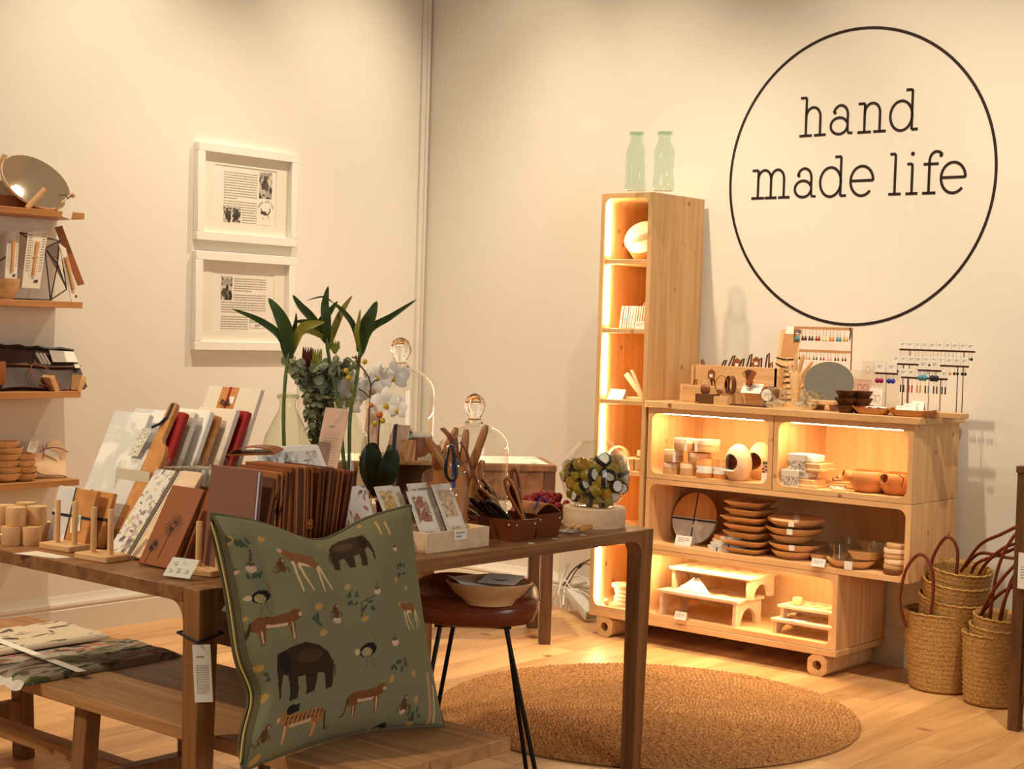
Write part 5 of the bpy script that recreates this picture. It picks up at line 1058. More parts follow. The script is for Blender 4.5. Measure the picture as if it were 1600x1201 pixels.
cable('white cable looping over the power supply', [W_(880, 945, -.12), W_(884, 915), W_(900, 900), W_(915, 905), W_(922, 915, -.1)], .0045, 'plastic')
cable('brown cable bundled with a dark tie', [W_(880, 915), W_(893, 893), W_(906, 882), W_(922, 874)], .004, 'leather_dark'); cable('second brown cable curving into the bundle', [W_(884, 920), W_(897, 896), W_(905, 886), W_(916, 880), W_(924, 884)], .0035, 'leather')
cable('grey cable hanging straight down the wall behind the console', [W_(876, 862, -.03), W_(874, 900, -.03), W_(876, 945, -.05), W_(884, 960, -.08)], .0035, 'plastic'); cable('pale cable arching between plug box and power supply', [W_(860, 940, -.1), W_(872, 925, -.1), W_(885, 918, -.1), W_(900, 940, -.12)], .004, 'cream')
m = M(); m.cyl(tuple(W_(904, 886)), tuple(W_(908, 882)), .009, n=10); o = m.build('cable_tie', 'black'); tag(o, 'dark tie wrapped round the brown cables', 'cable tie')
# ================================================================== goods on the display table
def slab(name, label, cat, base, lean, face='-y', t=.01, group=None, yaw=0):
    """thing standing on base; local x = width, y = up along the slab, z = out of the front face"""
    a = math.radians(lean)
    if face == '-y': cols = (Vector((1, 0, 0)), Vector((0, math.sin(a), math.cos(a))), Vector((0, -math.cos(a), math.sin(a))))
    else: cols = (Vector((0, 1, 0)), Vector((-math.sin(a), 0, math.cos(a))), Vector((math.cos(a), 0, math.sin(a))))
    R = Matrix((cols[0], cols[1], cols[2])).transposed()
    if yaw: R = Matrix.Rotation(math.radians(yaw), 3, 'Z') @ R
    b = [float(c) for c in base]; b[2] += t*abs(math.sin(a))+.0004
    return thing(name, label, cat, b, group=group, rot=R.to_euler())
def PX(px, py, d): return C+ray(px, py)*d
def curve_pts(P, q=6):
    P = [Vector([float(c) for c in p]) for p in P]; out = []
    for i in range(len(P)-1):
        p0, p1, p2, p3 = P[max(i-1, 0)], P[i], P[i+1], P[min(i+2, len(P)-1)]
        for k in range(q):
            u = k/q; out.append(.5*((2*p1)+(-p0+p2)*u+(2*p0-5*p1+4*p2-p3)*u*u+(-p0+3*p1-3*p2+p3)*u**3))
    return out+[P[-1]]
if 'marble' not in MATS: marble('marble')
# ---- wooden beakers at the left end
def beaker(lab, px, py, z, r=.0265, h=.05):
    p = Z(px, py, TZ); m = M(); m.lathe([(r*.96, 0), (r, .002), (r, h-.002), (r*.97, h), (.0001, h)], 28); o = m.build('wooden_beaker', 'beech_z'); place(o, (p[0], p[1], z)); return tag(o, lab, 'beaker', 'wooden beakers on the table')
for px, py, lv, lab in ((18, 851, 0, 'lower front left wooden beaker at the table end'), (49, 851, 0, 'lower front right wooden beaker'), (4, 846, 0, 'lower rear left wooden beaker'), (37, 842, 0, 'lower rear middle wooden beaker'), (66, 843, 0, 'lower rear right wooden beaker half hidden by the marble board'),
                        (24, 850, 1, 'upper front wooden beaker standing on the lower ones'), (57, 848, 1, 'upper right wooden beaker on the beaker pile'), (8, 846, 1, 'upper left wooden beaker cut by the picture edge'), (40, 841, 1, 'rearmost upper wooden beaker on the pile')):
    beaker(lab, px, py, TZ+.0505*lv+.0003)
m = M(); m.prism([tuple(Z(*q)[:2]) for q in ((22, 865), (57, 861), (112, 871), (88, 872.5))], TZ+.0002, TZ+.0012); tag(m.build('paper_slip', 'cream', smooth=False), 'cream paper slip lying under the first dowel stand', 'paper')
t = thing('card_easel', 'clear bent card holder at the far left of the table edge', 'card holder', Z(2, 856)); m = M(); m.T = Matrix.Rotation(.3, 4, 'Z'); m.tube([(-.02, 0, .001), (-.008, 0, .036), (.004, 0, .036), (.014, 0, .001)], .0016, 6); m.build('bent_strip', 'acrylic', t)
# ---- dowel stands
def dowel_stand(lab, px, py, hd, offs):
    p = Z(px, py); t = thing('dowel_stand', lab, 'plate stand', p, math.radians(6), 'dowel plate stands'); m = M(); m.prism(rrect(-.062, -.035, .062, .045, .006, 3), 0, .0165); m.build('base', 'beech', t, bevel=.002, seg=1)
    for x, y in offs:
        m = M(); m.lathe([(.0078, .0165), (.0078, hd), (.007, hd+.002), (.0001, hd+.002)], 16, (x, y, 0)); m.build('dowel', 'beech_z', t)
    return t
dowel_stand('dowel stand with two pegs in front of the marble cheese board', 100, 858, .128, ((-.028, .0), (.036, .004)))
dowel_stand('dowel stand with two pegs in front of the floral board', 157, 874, .13, ((-.028, .0), (.036, .0)))
dowel_stand('dowel stand with one visible peg beside the green cushion', 318, 896, .125, ((-.018, .0), (.046, .004)))
# ---- small marble and wood cheese board tied with navy ribbon
def tied_board(lab, base, w, h, lean, dark=False):
    t = slab('cheese_board', lab, 'board', base, lean, t=.016, group='marble and wood boards')
    m = M(); m.box((0, 0, -.016), (w*.46, h, 0)); m.build('marble_half', 'marble', t, bevel=.002, seg=1); m = M(); m.box((w*.46, 0, -.016), (w, h, 0)); m.build('wood_half', 'honey', t, bevel=.002, seg=1)
    m = M(); m.box((w*.45, -.001, -.017), (w*.475, h+.001, .001)); m.box((-.001, h*.48, -.0172), (w+.001, h*.53, .0012)); m.build('ribbon', 'navy', t); return t
b = Z(66, 848); t = tied_board('cheese board half marble, half honey wood, tied with navy ribbon', b+np.array([0, .012, 0]), .175, .155, 14)
m = M(); m.T = Matrix.Translation((.118, .055, .002)) @ Matrix.Rotation(.25, 4, 'Z'); m.box((-.02, -.018, 0), (.022, .026, .0008)); m.build('tag', 'paper', t); m = M(); m.T = Matrix.Translation((.118, .055, .003)) @ Matrix.Rotation(.25, 4, 'Z'); ribbon(m, arc(0, -.002, .008, .006, 190, 380, 10), .003, 0, .0004); m.build('tag_mark', 'ink', t, smooth=False)
m = M(); m.T = Matrix.Translation((.088, .012, .0006)); ribbon(m, arc(0, 0, .006, .005, 180, 400, 8), .002, 0, .0003); m.build('burnt_mark', 'ink', t, smooth=False)
tied_board('second honey wood cheese board just behind the tied one', b+np.array([.012, .045, 0]), .185, .15, 16)
# ---- paddle board with handle
b = Z(132, 852); t = slab('paddle_board', 'tall paddle board of marble and wood with navy cord and printed tag', 'board', b+np.array([0, .02, 0]), 27, t=.016)
m = M(); m.box((0, 0, -.016), (.075, .285, 0)); m.build('marble_half', 'marble', t, bevel=.002, seg=1)
o_ = [(.0755, 0), (.15, 0), (.15, .26)]+[(.15-.03*(1-math.cos(a)), .26+.045*math.sin(a)) for a in [PI/2*i/6 for i in range(1, 7)]]+[(.112, .32), (.112, .405)]+arc(.094, .41, .018, .02, 0, 180, 8)+[(.076, .32), (.0755, .29)]
m = M(); m.prism(o_, -.016, 0); m.build('wood_half', 'honey', t, bevel=.002, seg=1, smooth=True)
m = M(); m.box((.088, .375, .0), (.101, .425, .0012)); m.tube([(.094, .38, .002), (.085, .36, .006), (.062, .345, .01)], .004, 6); m.build('cord', 'navy', t)
img = np.ones((25, 17, 3))*np.array([.74, .70, .6]); rg = np.random.default_rng(3); img[rg.random((25, 17)) < .28] = (.25, .2, .17); tg_ = printed('tag', lambda u, v: (.022+.05*u-.012*(1-v), .255+.085*v, .010+.004*u), 16, 24, img, 'print', t, False)
# ---- white boards with red ribbons, standing in a row and leaning back
specs = [('first white marble board of the row, behind the paddle handle', 2.03, -3.60, .17, .37, 'marble', 24), ('second white marble board with a rounded shoulder', 2.045, -3.535, .175, .375, 'marble', 23), ('narrow red board edge, left of the two red ones', 2.075, -3.50, .175, .37, 'redribbon', 22),
         ('pinkish cream board between the red edge and white board', 2.09, -3.465, .16, .37, 'cream', 22), ('thin white board with a small red mark on its edge', 2.10, -3.43, .175, .375, 'white', 22), ('honey wood board edge in the leaning row', 2.115, -3.40, .165, .36, 'honey', 22), ('cream marble board near the right of the leaning row', 2.135, -3.365, .175, .38, 'cream', 22), ('narrow red board edge, right of the two red ones', 2.155, -3.335, .175, .375, 'redribbon', 22)]
for lab, x, y, w_, h, mt, ln in specs:
    x += .02; t = slab('leaning_board', lab, 'board', (x, y, TZ), ln, t=.018, group='boards leaning in a row'); m = M(); m.prism(rrect(0, 0, w_, h, .008, 3), -.018, 0); m.build('panel', mt, t, bevel=.002, seg=1)
    if mt == 'white': m = M(); m.box((w_-.012, h*.12, -.0186), (w_+.0006, h*.15, .0006)); m.build('red_mark', 'redribbon', t)
t = slab('gift_board', 'largest cream board with wood strip and red ribbon bow at the back of the row', 'board', (2.075, -3.28, TZ), 21, t=.016, group='boards leaning in a row'); w_, h = .245, .44
m = M(); m.box((0, 0, -.016), (.066, h, 0)); m.box((.145, 0, -.016), (w_, h, 0)); m.build('panel', 'cream', t, bevel=.0015, seg=1); m = M(); m.box((.0662, 0, -.016), (.1448, h, 0)); m.build('wood_strip', 'honey', t); m = M(); m.box((.101, -.0006, -.0166), (.112, h+.0006, .0008)); m.build('ribbon', 'redribbon', t)
m = M()
for s in (-1, 1): m.tube([(.106, h-.055, .003), (.106+s*.014, h-.043, .006), (.106+s*.017, h-.056, .006), (.106, h-.055, .004)], .0035, 6)
m.build('bow', 'leather_dark', t); m = M(); m.box((.117, h-.052, 0), (.137, h-.03, .0008)); m.build('price_sticker', 'white', t)
# ---- cellophane card packs
for i in range(13):
    t = slab('card_pack', f'{NTH[i]} cellophane-wrapped card pack from the left in the upright row', 'card pack', (2.30+.004*i, -3.64+.0225*i, TZ), 6+.3*i, t=.006, group='cellophane card packs'); m = M(); m.box((0, 0, -.006), (.15, .205, 0)); m.build('cards', ['cream', 'white', 'paper', 'cream', 'white', 'kraft'][i % 6], t); m = M(); m.box((-.002, -.0002, -.0075), (.153, .209, .001)); m.build('wrapper', 'cello', t)
    v = []; m = M()
    for k in range(9): m.quad((.017*k, .208, -.004), (.017*k+.014, .208, -.004), (.017*k+.016, .224+.006*((k*7+i) % 3), -.004+.006*((k+i) % 3)), (.017*k-.001, .221+.005*((k*5+i) % 3), -.004+.005*((k+2*i) % 3)))
    m.build('frill', 'cello', t, smooth=False)
# ---- floral board, cream board
def floral(nu, nv, seed, n=60, base=(.74, .70, .66), cols=((.16, .13, .15), (.42, .33, .36), (.30, .26, .24), (.55, .42, .42), (.6, .56, .3)), smin=.02, smax=.07):
    rg = np.random.default_rng(seed); img = np.ones((nv+1, nu+1, 3))*np.array(base); yy, xx = np.mgrid[0:nv+1, 0:nu+1]; asp = nv/nu
    for k in range(n):
        cx, cy = rg.random(), rg.random(); a = rg.random()*PI; rx = rg.uniform(smin, smax); ry = rx*rg.uniform(.25, .6); u = xx/nu-cx; v = (yy/nv-cy)*asp
        img[((u*math.cos(a)+v*math.sin(a))/rx)**2+((-u*math.sin(a)+v*math.cos(a))/ry)**2 < 1] = cols[rg.integers(len(cols))]
    return img
b = Z(152, 868); t = slab('floral_board', 'narrow board covered in floral printed paper behind the dowel stand', 'board', b+np.array([0, .03, 0]), 36, t=.012)
m = M(); m.box((0, 0, -.012), (.08, .26, -.0004)); m.build('board', 'cream', t); printed('floral_paper', lambda u, v: (.08*u, .26*v, 0), 40, 130, floral(40, 130, 4, 90, smin=.03, smax=.16), 'print', t, False)
b = Z(190, 876); t = slab('thin_board', 'plain cream wooden board leaning beside the floral board', 'board', b+np.array([0, .03, 0]), 36, t=.014); m = M(); m.prism(rrect(0, 0, .085, .265, .004, 2), -.014, 0); m.build('panel', 'pale', t, bevel=.002, seg=1); m = M(); m.box((-.004, .0, -.0145), (-.0002, .262, .0004)); m.build('paper_edge', 'paper', t)
# ---- leather journals
def journal(lab, base, w_, h, lean, mat, t_=.022, group='leather journals in a row', yaw=0, strap=None, emboss=None, face='-y'):
    t = slab('leather_journal', lab, 'journal', base, lean, face, t_, group, yaw)
    m = M(); m.prism(rrect(0, 0, w_, h, .006, 3), -.005, 0); m.build('front_cover', mat, t, bevel=.0008, seg=1); m = M(); m.prism(rrect(0, 0, w_, h, .006, 3), -t_, -t_+.005); m.build('back_cover', mat, t, bevel=.0008, seg=1)
    m = M(); m.box((.006, .005, -t_+.0051), (w_-.006, h-.005, -.0051)); m.build('pages', 'paper' if 'mauve' in mat else ('leather' if 'dark' in mat else 'leather_dark'), t)
    m = M(); m.grid(lambda u, v: (-.0035*math.sin(PI*u), h*v, -t_*u), 6, 2); m.build('spine', mat, t, solid=.0015)
    if strap: m = M(); m.box((w_-.006, h*.4, -t_-.001), (w_+.0022, h*.49, .002)); m.build('strap', mat, t); m = M(); m.ell((w_+.002, h*.445, -t_*.5), (.003, .005, .005), 10, 6); m.build('stud', 'brass', t)
    if emboss:
        m = M()
        for cx, cy, r in emboss:
            for k in range(22): a = 2*PI*k/22; m.tube([(cx+r*.2*math.cos(a), cy+r*.2*math.sin(a), .0004), (cx+r*math.cos(a), cy+r*math.sin(a), .0004)], .0007, 4)
            m.tube([(cx, cy-r*.2, .0004), (cx-.006, max(.004, cy-.09), .0004)], .001, 4)
        q = m.build('embossed_dandelions', 'ink', t); 
    return t
journal('brown leather journal with embossed dandelions leaning at the table corner', Z(203, 884)+np.array([0, .025, 0]), .128, .215, 28, 'leather', .012, None, emboss=((.072, .11, .03), (.03, .05, .018)))
journal('brown leather journal leaning behind the dandelion journal', (2.66, -3.70, TZ), .13, .20, 26, 'leather', .014, None)
journal('reddish leather journal slanting behind the dandelion journal', (2.70, -3.63, TZ), .13, .225, 24, 'leather_red', .014, None)
journal('large mauve-brown leather journal with button, foremost of the journals', (2.862, -3.765, TZ), .172, .262, 5, 'leather_mauve', .02, None, strap=True)
JS = [('leather_dark', .24, 12), ('leather_dark', .235, 11), ('leather_tan', .25, 2), ('leather', .255, 3), ('leather', .262, 1), ('leather_tan', .262, 0), ('leather', .26, 0), ('leather_red', .255, 4), ('leather_dark', .255, 6), ('leather', .25, 8), ('leather_red', .245, 11)]
yj = -3.715
for i, (mt, h, ln) in enumerate(JS):
    journal(f'{NTH[i]} upright leather journal behind the mauve one, counting from the left', (2.835, yj, TZ), .172, h, ln, mt, .021 if i not in (5,) else .031, strap=(i in (1, 6))); yj += .0246 if i not in (5,) else .034
t = slab('leather_journal', 'brown leather wallet lying across the tops of the journals', 'journal', (2.72, -3.60, TZ+.267), 0, t=.02); t.rotation_euler = (math.radians(6), math.radians(-4), math.radians(28)); m = M(); m.grid(lambda u, v: (.02+.13*u, .07*v, .002+.02*math.sin(PI*u)**.5*(1-v*.3)), 14, 6); m.build('flap', 'leather', t, solid=.002); m = M(); m.box((.02, 0, 0), (.15, .068, .004)); m.build('back', 'leather', t)
# ---- clear price holder at the near corner
t = slab('price_holder', 'clear acrylic price holder with printed card at the near table corner', 'price holder', Z(250, 903)+np.array([0, .002, 0]), 42, t=.003, yaw=12); m = M(); m.box((0, 0, -.003), (.092, .062, .002)); m.build('holder', 'acrylic', t, smooth=False)
img = np.ones((19, 25, 3))*np.array([.70, .69, .64]); rg = np.random.default_rng(6)
for (a, b_, c_, d_) in ((4, 8, 3, 7), (4, 9, 10, 14), (4, 8, 17, 21), (11, 15, 4, 8), (12, 15, 12, 17)): img[a:b_, c_:d_][rg.random((b_-a, d_-c_)) < .5] = (.25, .26, .24)
printed('card', lambda u, v: (.005+.082*u, .004+.054*v, .0024), 24, 18, img, 'print', t, False)
# ---- floral greeting cards and boxed card facing the room
t = slab('boxed_cards', 'white card pack with grey print leaning behind the journals', 'card pack', (2.66, -3.30, TZ), 33, '+x', .02); m = M(); m.prism(rrect(0, 0, .25, .30, .008, 3), -.02, -.0005); m.build('box', 'white', t, bevel=.002, seg=1); printed('print_panel', lambda u, v: (.02+.21*u, .02+.26*v, 0), 40, 50, floral(40, 50, 9, 120, (.72, .70, .70), ((.2, .2, .22), (.4, .4, .42), (.55, .55, .56)), .03, .12), 'printgloss', t, False)
t = slab('greeting_card', 'white greeting card printed with pink proteas and birds', 'greeting card', (2.955, -3.375, TZ), 24, '+x', .012); m = M(); m.box((0, 0, -.012), (.15, .195, -.0004)); m.build('card_stack', 'paper', t)
printed('printed_front', lambda u, v: (.15*u, .195*v, 0), 70, 90, floral(70, 90, 15, 70, (.80, .76, .73), ((.52, .16, .14), (.60, .30, .26), (.14, .13, .12), (.25, .22, .16), (.55, .42, .36)), .02, .09), 'printgloss', t, False)
# ---- bookmark box
bc = Z(666, 865.5); BX0, BX1, BY0, BY1 = 2.855, float(bc[0]), float(bc[1]), -2.85
t = thing('display_box', 'pale wooden box of printed bookmark packs on the table edge', 'box', (BX0, BY0, TZ)); bw, bl, bh = BX1-BX0, BY1-BY0, .056
for a, b_ in (((bw-.009, 0, 0), (bw, bl, bh)), ((0, 0, 0), (.009, bl, bh)), ((.009, 0, 0), (bw-.009, .009, bh)), ((.009, bl-.009, 0), (bw-.009, bl, bh)), ((.009, .009, 0), (bw-.009, bl-.009, .006))):
    m = M(); m.box(a, b_); m.build('box_side', 'pale', t, bevel=.001, seg=1)
m = M(); m.box((bw, .105, bh-.03), (bw+.002, .165, bh+.002)); m.build('label_sleeve', 'acrylic', t); m = M(); m.box((bw+.0004, .108, bh-.028), (bw+.0026, .162, bh)); m.build('label_card', 'paper', t); m = M(); m.T = Matrix.Translation((bw+.003, .135, bh-.014)) @ Matrix.Rotation(PI/2, 4, 'Z') @ Matrix.Rotation(PI/2, 4, 'X'); textlines(m, -.018, .018, .006, .01, 2, .004, 0); m.build('label_text', 'lightink', t, smooth=False)
def bookmark(lab, y, x, z, rotz, pic_, h=.165, w_=.075, lean=30):
    t = slab('bookmark_pack', lab, 'bookmark', (x, y, z), lean, '+x', .003, 'bookmark packs in the box', rotz); m = M(); m.box((0, 0, -.003), (w_, h, -.0004)); m.build('sheet', 'paper', t)
    nu, nv = 36, 80; img = np.ones((nv+1, nu+1, 3))*np.array([.78, .74, .68]); rg = np.random.default_rng(int(y*1000) % 97)
    if pic_ is None: img = floral(nu, nv, 31, 160, (.26, .22, .17), ((.16, .14, .11), (.38, .33, .26), (.3, .26, .2)), .03, .1)
    else:
        img[34:72, 6:30] = floral(23, 37, int(abs(y)*700) % 50, 40, pic_, (tuple(c*.6 for c in pic_), tuple(min(1, c*1.4) for c in pic_), (.7, .62, .5)), .05, .2)
        yy, xx = np.mgrid[0:nv+1, 0:nu+1]; k = (np.abs(yy-18-1.6*np.sin(xx*1.9)) < 1.3) & (xx > 8) & (xx < 27); img[k] = (.3, .25, .22)
        e = rg.random((nv+1, nu+1)) < .16; e[:, 7:30] = False; img[e] = (.42, .40, .38)
    printed('printed_front', lambda u, v: (w_*u, h*v, 0), nu, nv, img, 'printgloss', t, False); return t
bz = TZ+.012
bookmark('rear left bookmark pack with tan picture', BY0+.005, BX0+.055, bz, 3, (.55, .36, .16), .175); bookmark('rear middle bookmark pack with pinkish picture', BY0+.105, BX0+.05, bz, -4, (.50, .34, .28), .18); 
bookmark('front left bookmark pack with brown bird picture', BY0+.045, BX0+.10, bz, -4, (.34, .16, .12), .165); bookmark('dark seed-filled bookmark pack without a picture', BY0+.115, BX0+.085, bz, 2, None, .168); bookmark('front right bookmark pack with pale orange picture', BY0+.165, BX0+.092, bz, -2, (.62, .44, .28), .178)
bookmark('leftmost bookmark pack with orange picture behind the cushion corner', BY0-.035, BX0+.045, bz+.045, 3, (.6, .38, .12), .13)
# ---- leather trays
def leather_tray(lab, x, y, lx, ly, h, rz, handle=False):
    t = thing('leather_tray', lab, 'leather tray', (x, y, TZ), rz, 'riveted leather trays'); m = M(); m.frustum((-lx+.008, .008, -.008, ly-.008), (-lx, 0, 0, ly), 0, h); m.f = [f for f in m.f if f != (4, 5, 6, 7)]; m.build('body', 'leather_red', t, solid=.0035, smooth=False)
    for px, py in ((0, .014), (0, ly-.014), (-.016, -.001), (-lx+.016, -.001)):
        m = M(); m.ell((px, py, h*.78), (.0042, .0042, .0042), 10, 6); m.build('rivet', 'steel', t)
    if handle: m = M(); m.grid(lambda u, v: (-lx*.5+lx*.9*(v-.5), ly*u, h+.002+.028*math.sin(PI*u)), 14, 4); m.build('flap', 'leather_tan', t, solid=.003); m = M(); m.tube(curve_pts([(-lx*.2, .01, h+.006), (-lx*.3, ly*.5, h+.045), (-lx*.3, ly*.95, h+.006)]), .003, 6); m.build('cord', 'bluethread', t)
    return t
q = Z(801, 848); leather_tray('brown leather tray holding a fan of key straps', q[0], q[1], .20, .105, .064, math.radians(-4)); q2 = Z(838, 841); leather_tray('smaller brown leather tray with a folded flap beside the fishbowl', q2[0], q2[1], .12, .115, .07, math.radians(-3), True)
kc = ['kiaat', 'leather_dark', 'black', 'kiaat', 'leather', 'kiaat', 'leather', 'leather_tan', 'leather_dark', 'kiaat', 'leather_dark', 'leather']; kb = ['black', 'e_green', 'leather_dark', 'e_green', 'black', 'leather_red', 'e_teal', 'black', 'leather_red', 'e_rose', 'black', 'leather_dark']
for i in range(12):
    f_ = i/11; bx_, by_ = q[0]-.17+.14*((i*5) % 12)/12, q[1]+.015+.075*f_; ang = math.radians(-58+42*f_+8*math.sin(i*3)); L = .138+.03*math.sin(i*1.7+1)
    t = thing('key_strap', f'{NTH[i]} leather key strap from the left, fanned out in the leather tray', 'key strap', (bx_, by_, TZ+.042), rot=(0, 0, YAW), group='key straps in the leather tray')
    m = M(); m.T = Matrix.Translation((.03, 0, 0)) @ Matrix.Rotation(ang, 4, 'Y'); w2 = .009
    m.tube(curve_pts([(0, 0, 0), (-w2*.6, 0, L*.35), (-w2*1.3, 0, L*.75), (-w2*.6, 0, L), (w2*.6, 0, L), (w2*1.3, 0, L*.75), (w2*.6, .002, L*.35), (0, .002, 0)], 4), .0145, 8, flat=.38); m.build('loop', kc[i], t, ang=70)
    m = M(); m.T = Matrix.Translation((.03, 0, 0)) @ Matrix.Rotation(ang, 4, 'Y'); m.box((-.011, -.005, .004), (.011, .007, L*.36)); m.build('binding', kb[i], t, bevel=.002, seg=1)
    m = M(); m.T = Matrix.Translation((.03, -.004, 0)) @ Matrix.Rotation(ang, 4, 'Y'); m.tube([(.009*math.cos(2*PI*k/12), 0, -.008+.009*math.sin(2*PI*k/12)) for k in range(12)], .0016, 5, True); m.build('key_ring', 'steel', t)
m = M(); m.T = Matrix.Rotation(math.radians(8), 4, 'Y'); m.prism(rrect(-.008, 0, .008, .15, .007, 4), -.0015, .0015); m.T = Matrix.Identity(4); o = m.build('leather_paddle', 'leather'); p = Z(803, 815); place(o, (p[0], p[1], TZ+.001), rot=(PI/2, 0, YAW)); tag(o, 'upright leather strip behind the key straps beside the red berries', 'leather strip')
# ---- bowl of red felt berries
p = Z(850, 813); t = thing('berry_bowl', 'wide wooden bowl heaped with red felt berries', 'bowl', (p[0], p[1], TZ)); m = M(); m.lathe([(.04, 0), (.055, 0), (.075, .02), (.088, .045), (.085, .046), (.07, .022), (.0001, .014)], 32); m.build('bowl', 'leather_red', t, ang=50)
rg = random.Random(11)
for i in range(46):
    a = rg.uniform(0, 2*PI); r = .078*math.sqrt(rg.random()); z = .052+.034*(1-(r/.08)**2)+rg.uniform(-.008, .006)
    if i == 0:
        m = M(); m.ell((0, 0, 0), (.0135, .0125, .012), 10, 7); m.v = [(x*(1+.06*math.sin(9*x*100+z_*300)), y*(1+.06*math.sin(y*900)), z_) for x, y, z_ in m.v]; bo = m.build('felt_berry', 'berry'); B0 = bo; o = bo
    else: o = B0.copy(); COL.objects.link(o)
    place(o, (p[0]+r*math.cos(a), p[1]+r*math.sin(a), TZ+z), rot=(rg.uniform(0, 3), rg.uniform(0, 3), 0)); tag(o, 'red felt berry in the heaped bowl behind the leather tray', 'berry', 'red felt berries in the bowl')
# ---- glass globe of honey jars on a wooden disc
p = Z(928, 821); t = thing('wooden_riser', 'thick round pale wooden disc under the glass globe', 'riser', (p[0], p[1], TZ)); m = M(); m.lathe([(.098, 0), (.1, .003), (.1, .06), (.097, .063), (.0001, .063)], 48); m.build('disc', 'pale', t)
m = M(); m.T = Matrix.Rotation(math.radians(-65), 4, 'Z'); m.box((-.012, -.1015, .042), (.014, -.0995, .058)); m.build('price_sticker', 'white', t)
GZ = TZ+.0635; gl = thing('glass_globe', 'round glass globe full of small honey jars', 'glass jar', (p[0], p[1], GZ), rot=(0, 0, 0)); m = M(); R_ = .112; prof = [(.0001, .001), (.06, .001)]+[(R_*math.sin(a), .098-R_*math.cos(a)) for a in [math.radians(x) for x in range(36, 153, 9)]]; prof.append((.052, .203)); m.lathe(prof, 48, cap0=False, cap1=False); m.build('globe', 'glass', gl, ang=80); m = M(); m.tube([(.052*math.cos(2*PI*i/32), .052*math.sin(2*PI*i/32), .203) for i in range(32)], .003, 8, True); m.build('rim', 'glass', gl)
gl.rotation_euler = (0, 0, 0)
J0 = thing('honey_jar', 'x', 'jar', (0, 0, 0), group='honey jars in the glass globe'); m = M(); m.lathe([(.0155, -.017), (.0172, -.014), (.0172, .006), (.0155, .009), (.0001, .009)], 18); m.build('jar', 'honeyjar', J0); m = M(); m.lathe([(.018, .007), (.018, .017), (.017, .018), (.0001, .018)], 18); m.build('lid', 'lid', J0); m = M(); m.lathe([(.0145, .0182), (.0001, .0183)], 18, cap0=False); m.build('lid_label', 'white', J0); m = M(); m.lathe([(.0174, -.009), (.0174, .002)], 18, cap0=False, cap1=False); m.build('jar_label', 'yellowgreen', J0)
rg = random.Random(21); cen = []
for k in range(30000):
    v = Vector((rg.uniform(-1, 1), rg.uniform(-1, 1), rg.uniform(-1, 1)))
    if v.length > 1: continue
    q = v*.098; z = .098+q.z
    if z < .021 or z > .138+.02*q.x/.09: continue
    if math.hypot(q.x, q.y) > math.sqrt(max(0, .091**2-(z-.098)**2 if z > .04 else .07**2)): continue
    if all((Vector((q.x, q.y, z))-c).length > .0335 for c in cen): cen.append(Vector((q.x, q.y, z)))
    if len(cen) >= 60: break
for i, c in enumerate(cen):
    lc = (p[0]+c.x, p[1]+c.y, GZ+c.z); rt_ = (rg.uniform(0, 6.3), rg.uniform(-1.2, 1.2), rg.uniform(0, 6.3)); lab = 'small honey jar with black lid inside the glass globe'
    if i == 0: J0.scale = (1.22,)*3; J0.location = lc; J0.rotation_euler = rt_; J0['label'] = lab
    else: dup(J0, lc, rot=rt_, label=lab)
m = M(); m.prism([(-.02, -.012), (.024, -.006), (.016, .03), (-.004, .024), (-.016, .008)], 0, .001); o = m.build('price_flag', 'greyink', smooth=False); pp = Y(905, 745, float(p[1])); place(o, (pp[0], pp[1]-.01, pp[2]-.012), rot=(PI/2, 0, .5)); tag(o, 'grey paper flag stuck among the honey jars in the globe', 'paper flag')
for i in range(3):
    q = Z(884+9*i, 832+i); t = thing('bottle_opener', f'{["left","middle","right"][i]} bottle opener with wooden handle in front of the globe', 'bottle opener', (q[0]-.0, q[1], TZ), rot=(0, 0, math.radians(-20-8*i)), group='bottle openers'); m = M(); m.tube([(-.02, .05, .02), (-.012, .03, .016), (-.004, .008, .011)], [.008, .0095, .007], 10); m.build('wooden_handle', 'beech_z' if i < 2 else 'honey', t); m = M(); m.tube(curve_pts([(-.004, .01, .011), (-.008, -.01, .008), (.0, -.026, .005), (.01, -.022, .005), (.006, -.006, .008), (.0, .008, .011)], 5), .0026, 6); m.build('steel_hook', 'steel', t)
for i, (px, py) in enumerate(((830, 848.5), (867, 842), (911, 836))):
    q = Z(px, py); m = M(); m.box((-.009, -.006, 0), (.009, .006, .0008)); o = m.build('price_sticker', 'white', smooth=False); place(o, (q[0], q[1], TZ+.0002), .4); tag(o, f'{["left","middle","right"][i]} tiny white sticker on the table edge before the leather trays', 'sticker', 'stickers on the table edge')
# ---- carved hands
p = Z(716, 842); t = thing('wooden_hand', 'large carved wooden hand with spread fingers holding a leather strap', 'wooden hand', (p[0], p[1], TZ), YAW); m = M(); hand_mesh(m, .355, [(-.105, .56, (-.19, -.02, .27), 0, .032), (-.04, .58, (-.03, -.02, .30), -.01, .035), (.02, .58, (.025, -.01, .33), 0, .033), (.09, .55, (.13, -.02, .40), 0, .034), (.10, .36, (.10, -.07, .30), .0, .036)]); m.build('hand', 'carved', t, ang=70)
t2 = thing('leather_strap', 'dark leather strap hanging from the fingers of the large wooden hand', 'leather strap', (p[0], p[1]-.0, TZ), YAW); m = M(); m.tube(curve_pts([(.0, -.045, .29), (.02, -.05, .255), (.04, -.05, .20), (.06, -.05, .155)]), [.006]*6+[.010]*6+[.012]*6+[.012], 8, flat=.4); m.build('strap', 'kiaat', t2); m = M(); m.tube([(-.004+.012*math.cos(2*PI*k/14), -.045, .295+.012*math.sin(2*PI*k/14)) for k in range(14)], .0016, 5, True); m.build('split_ring', 'steel', t2)
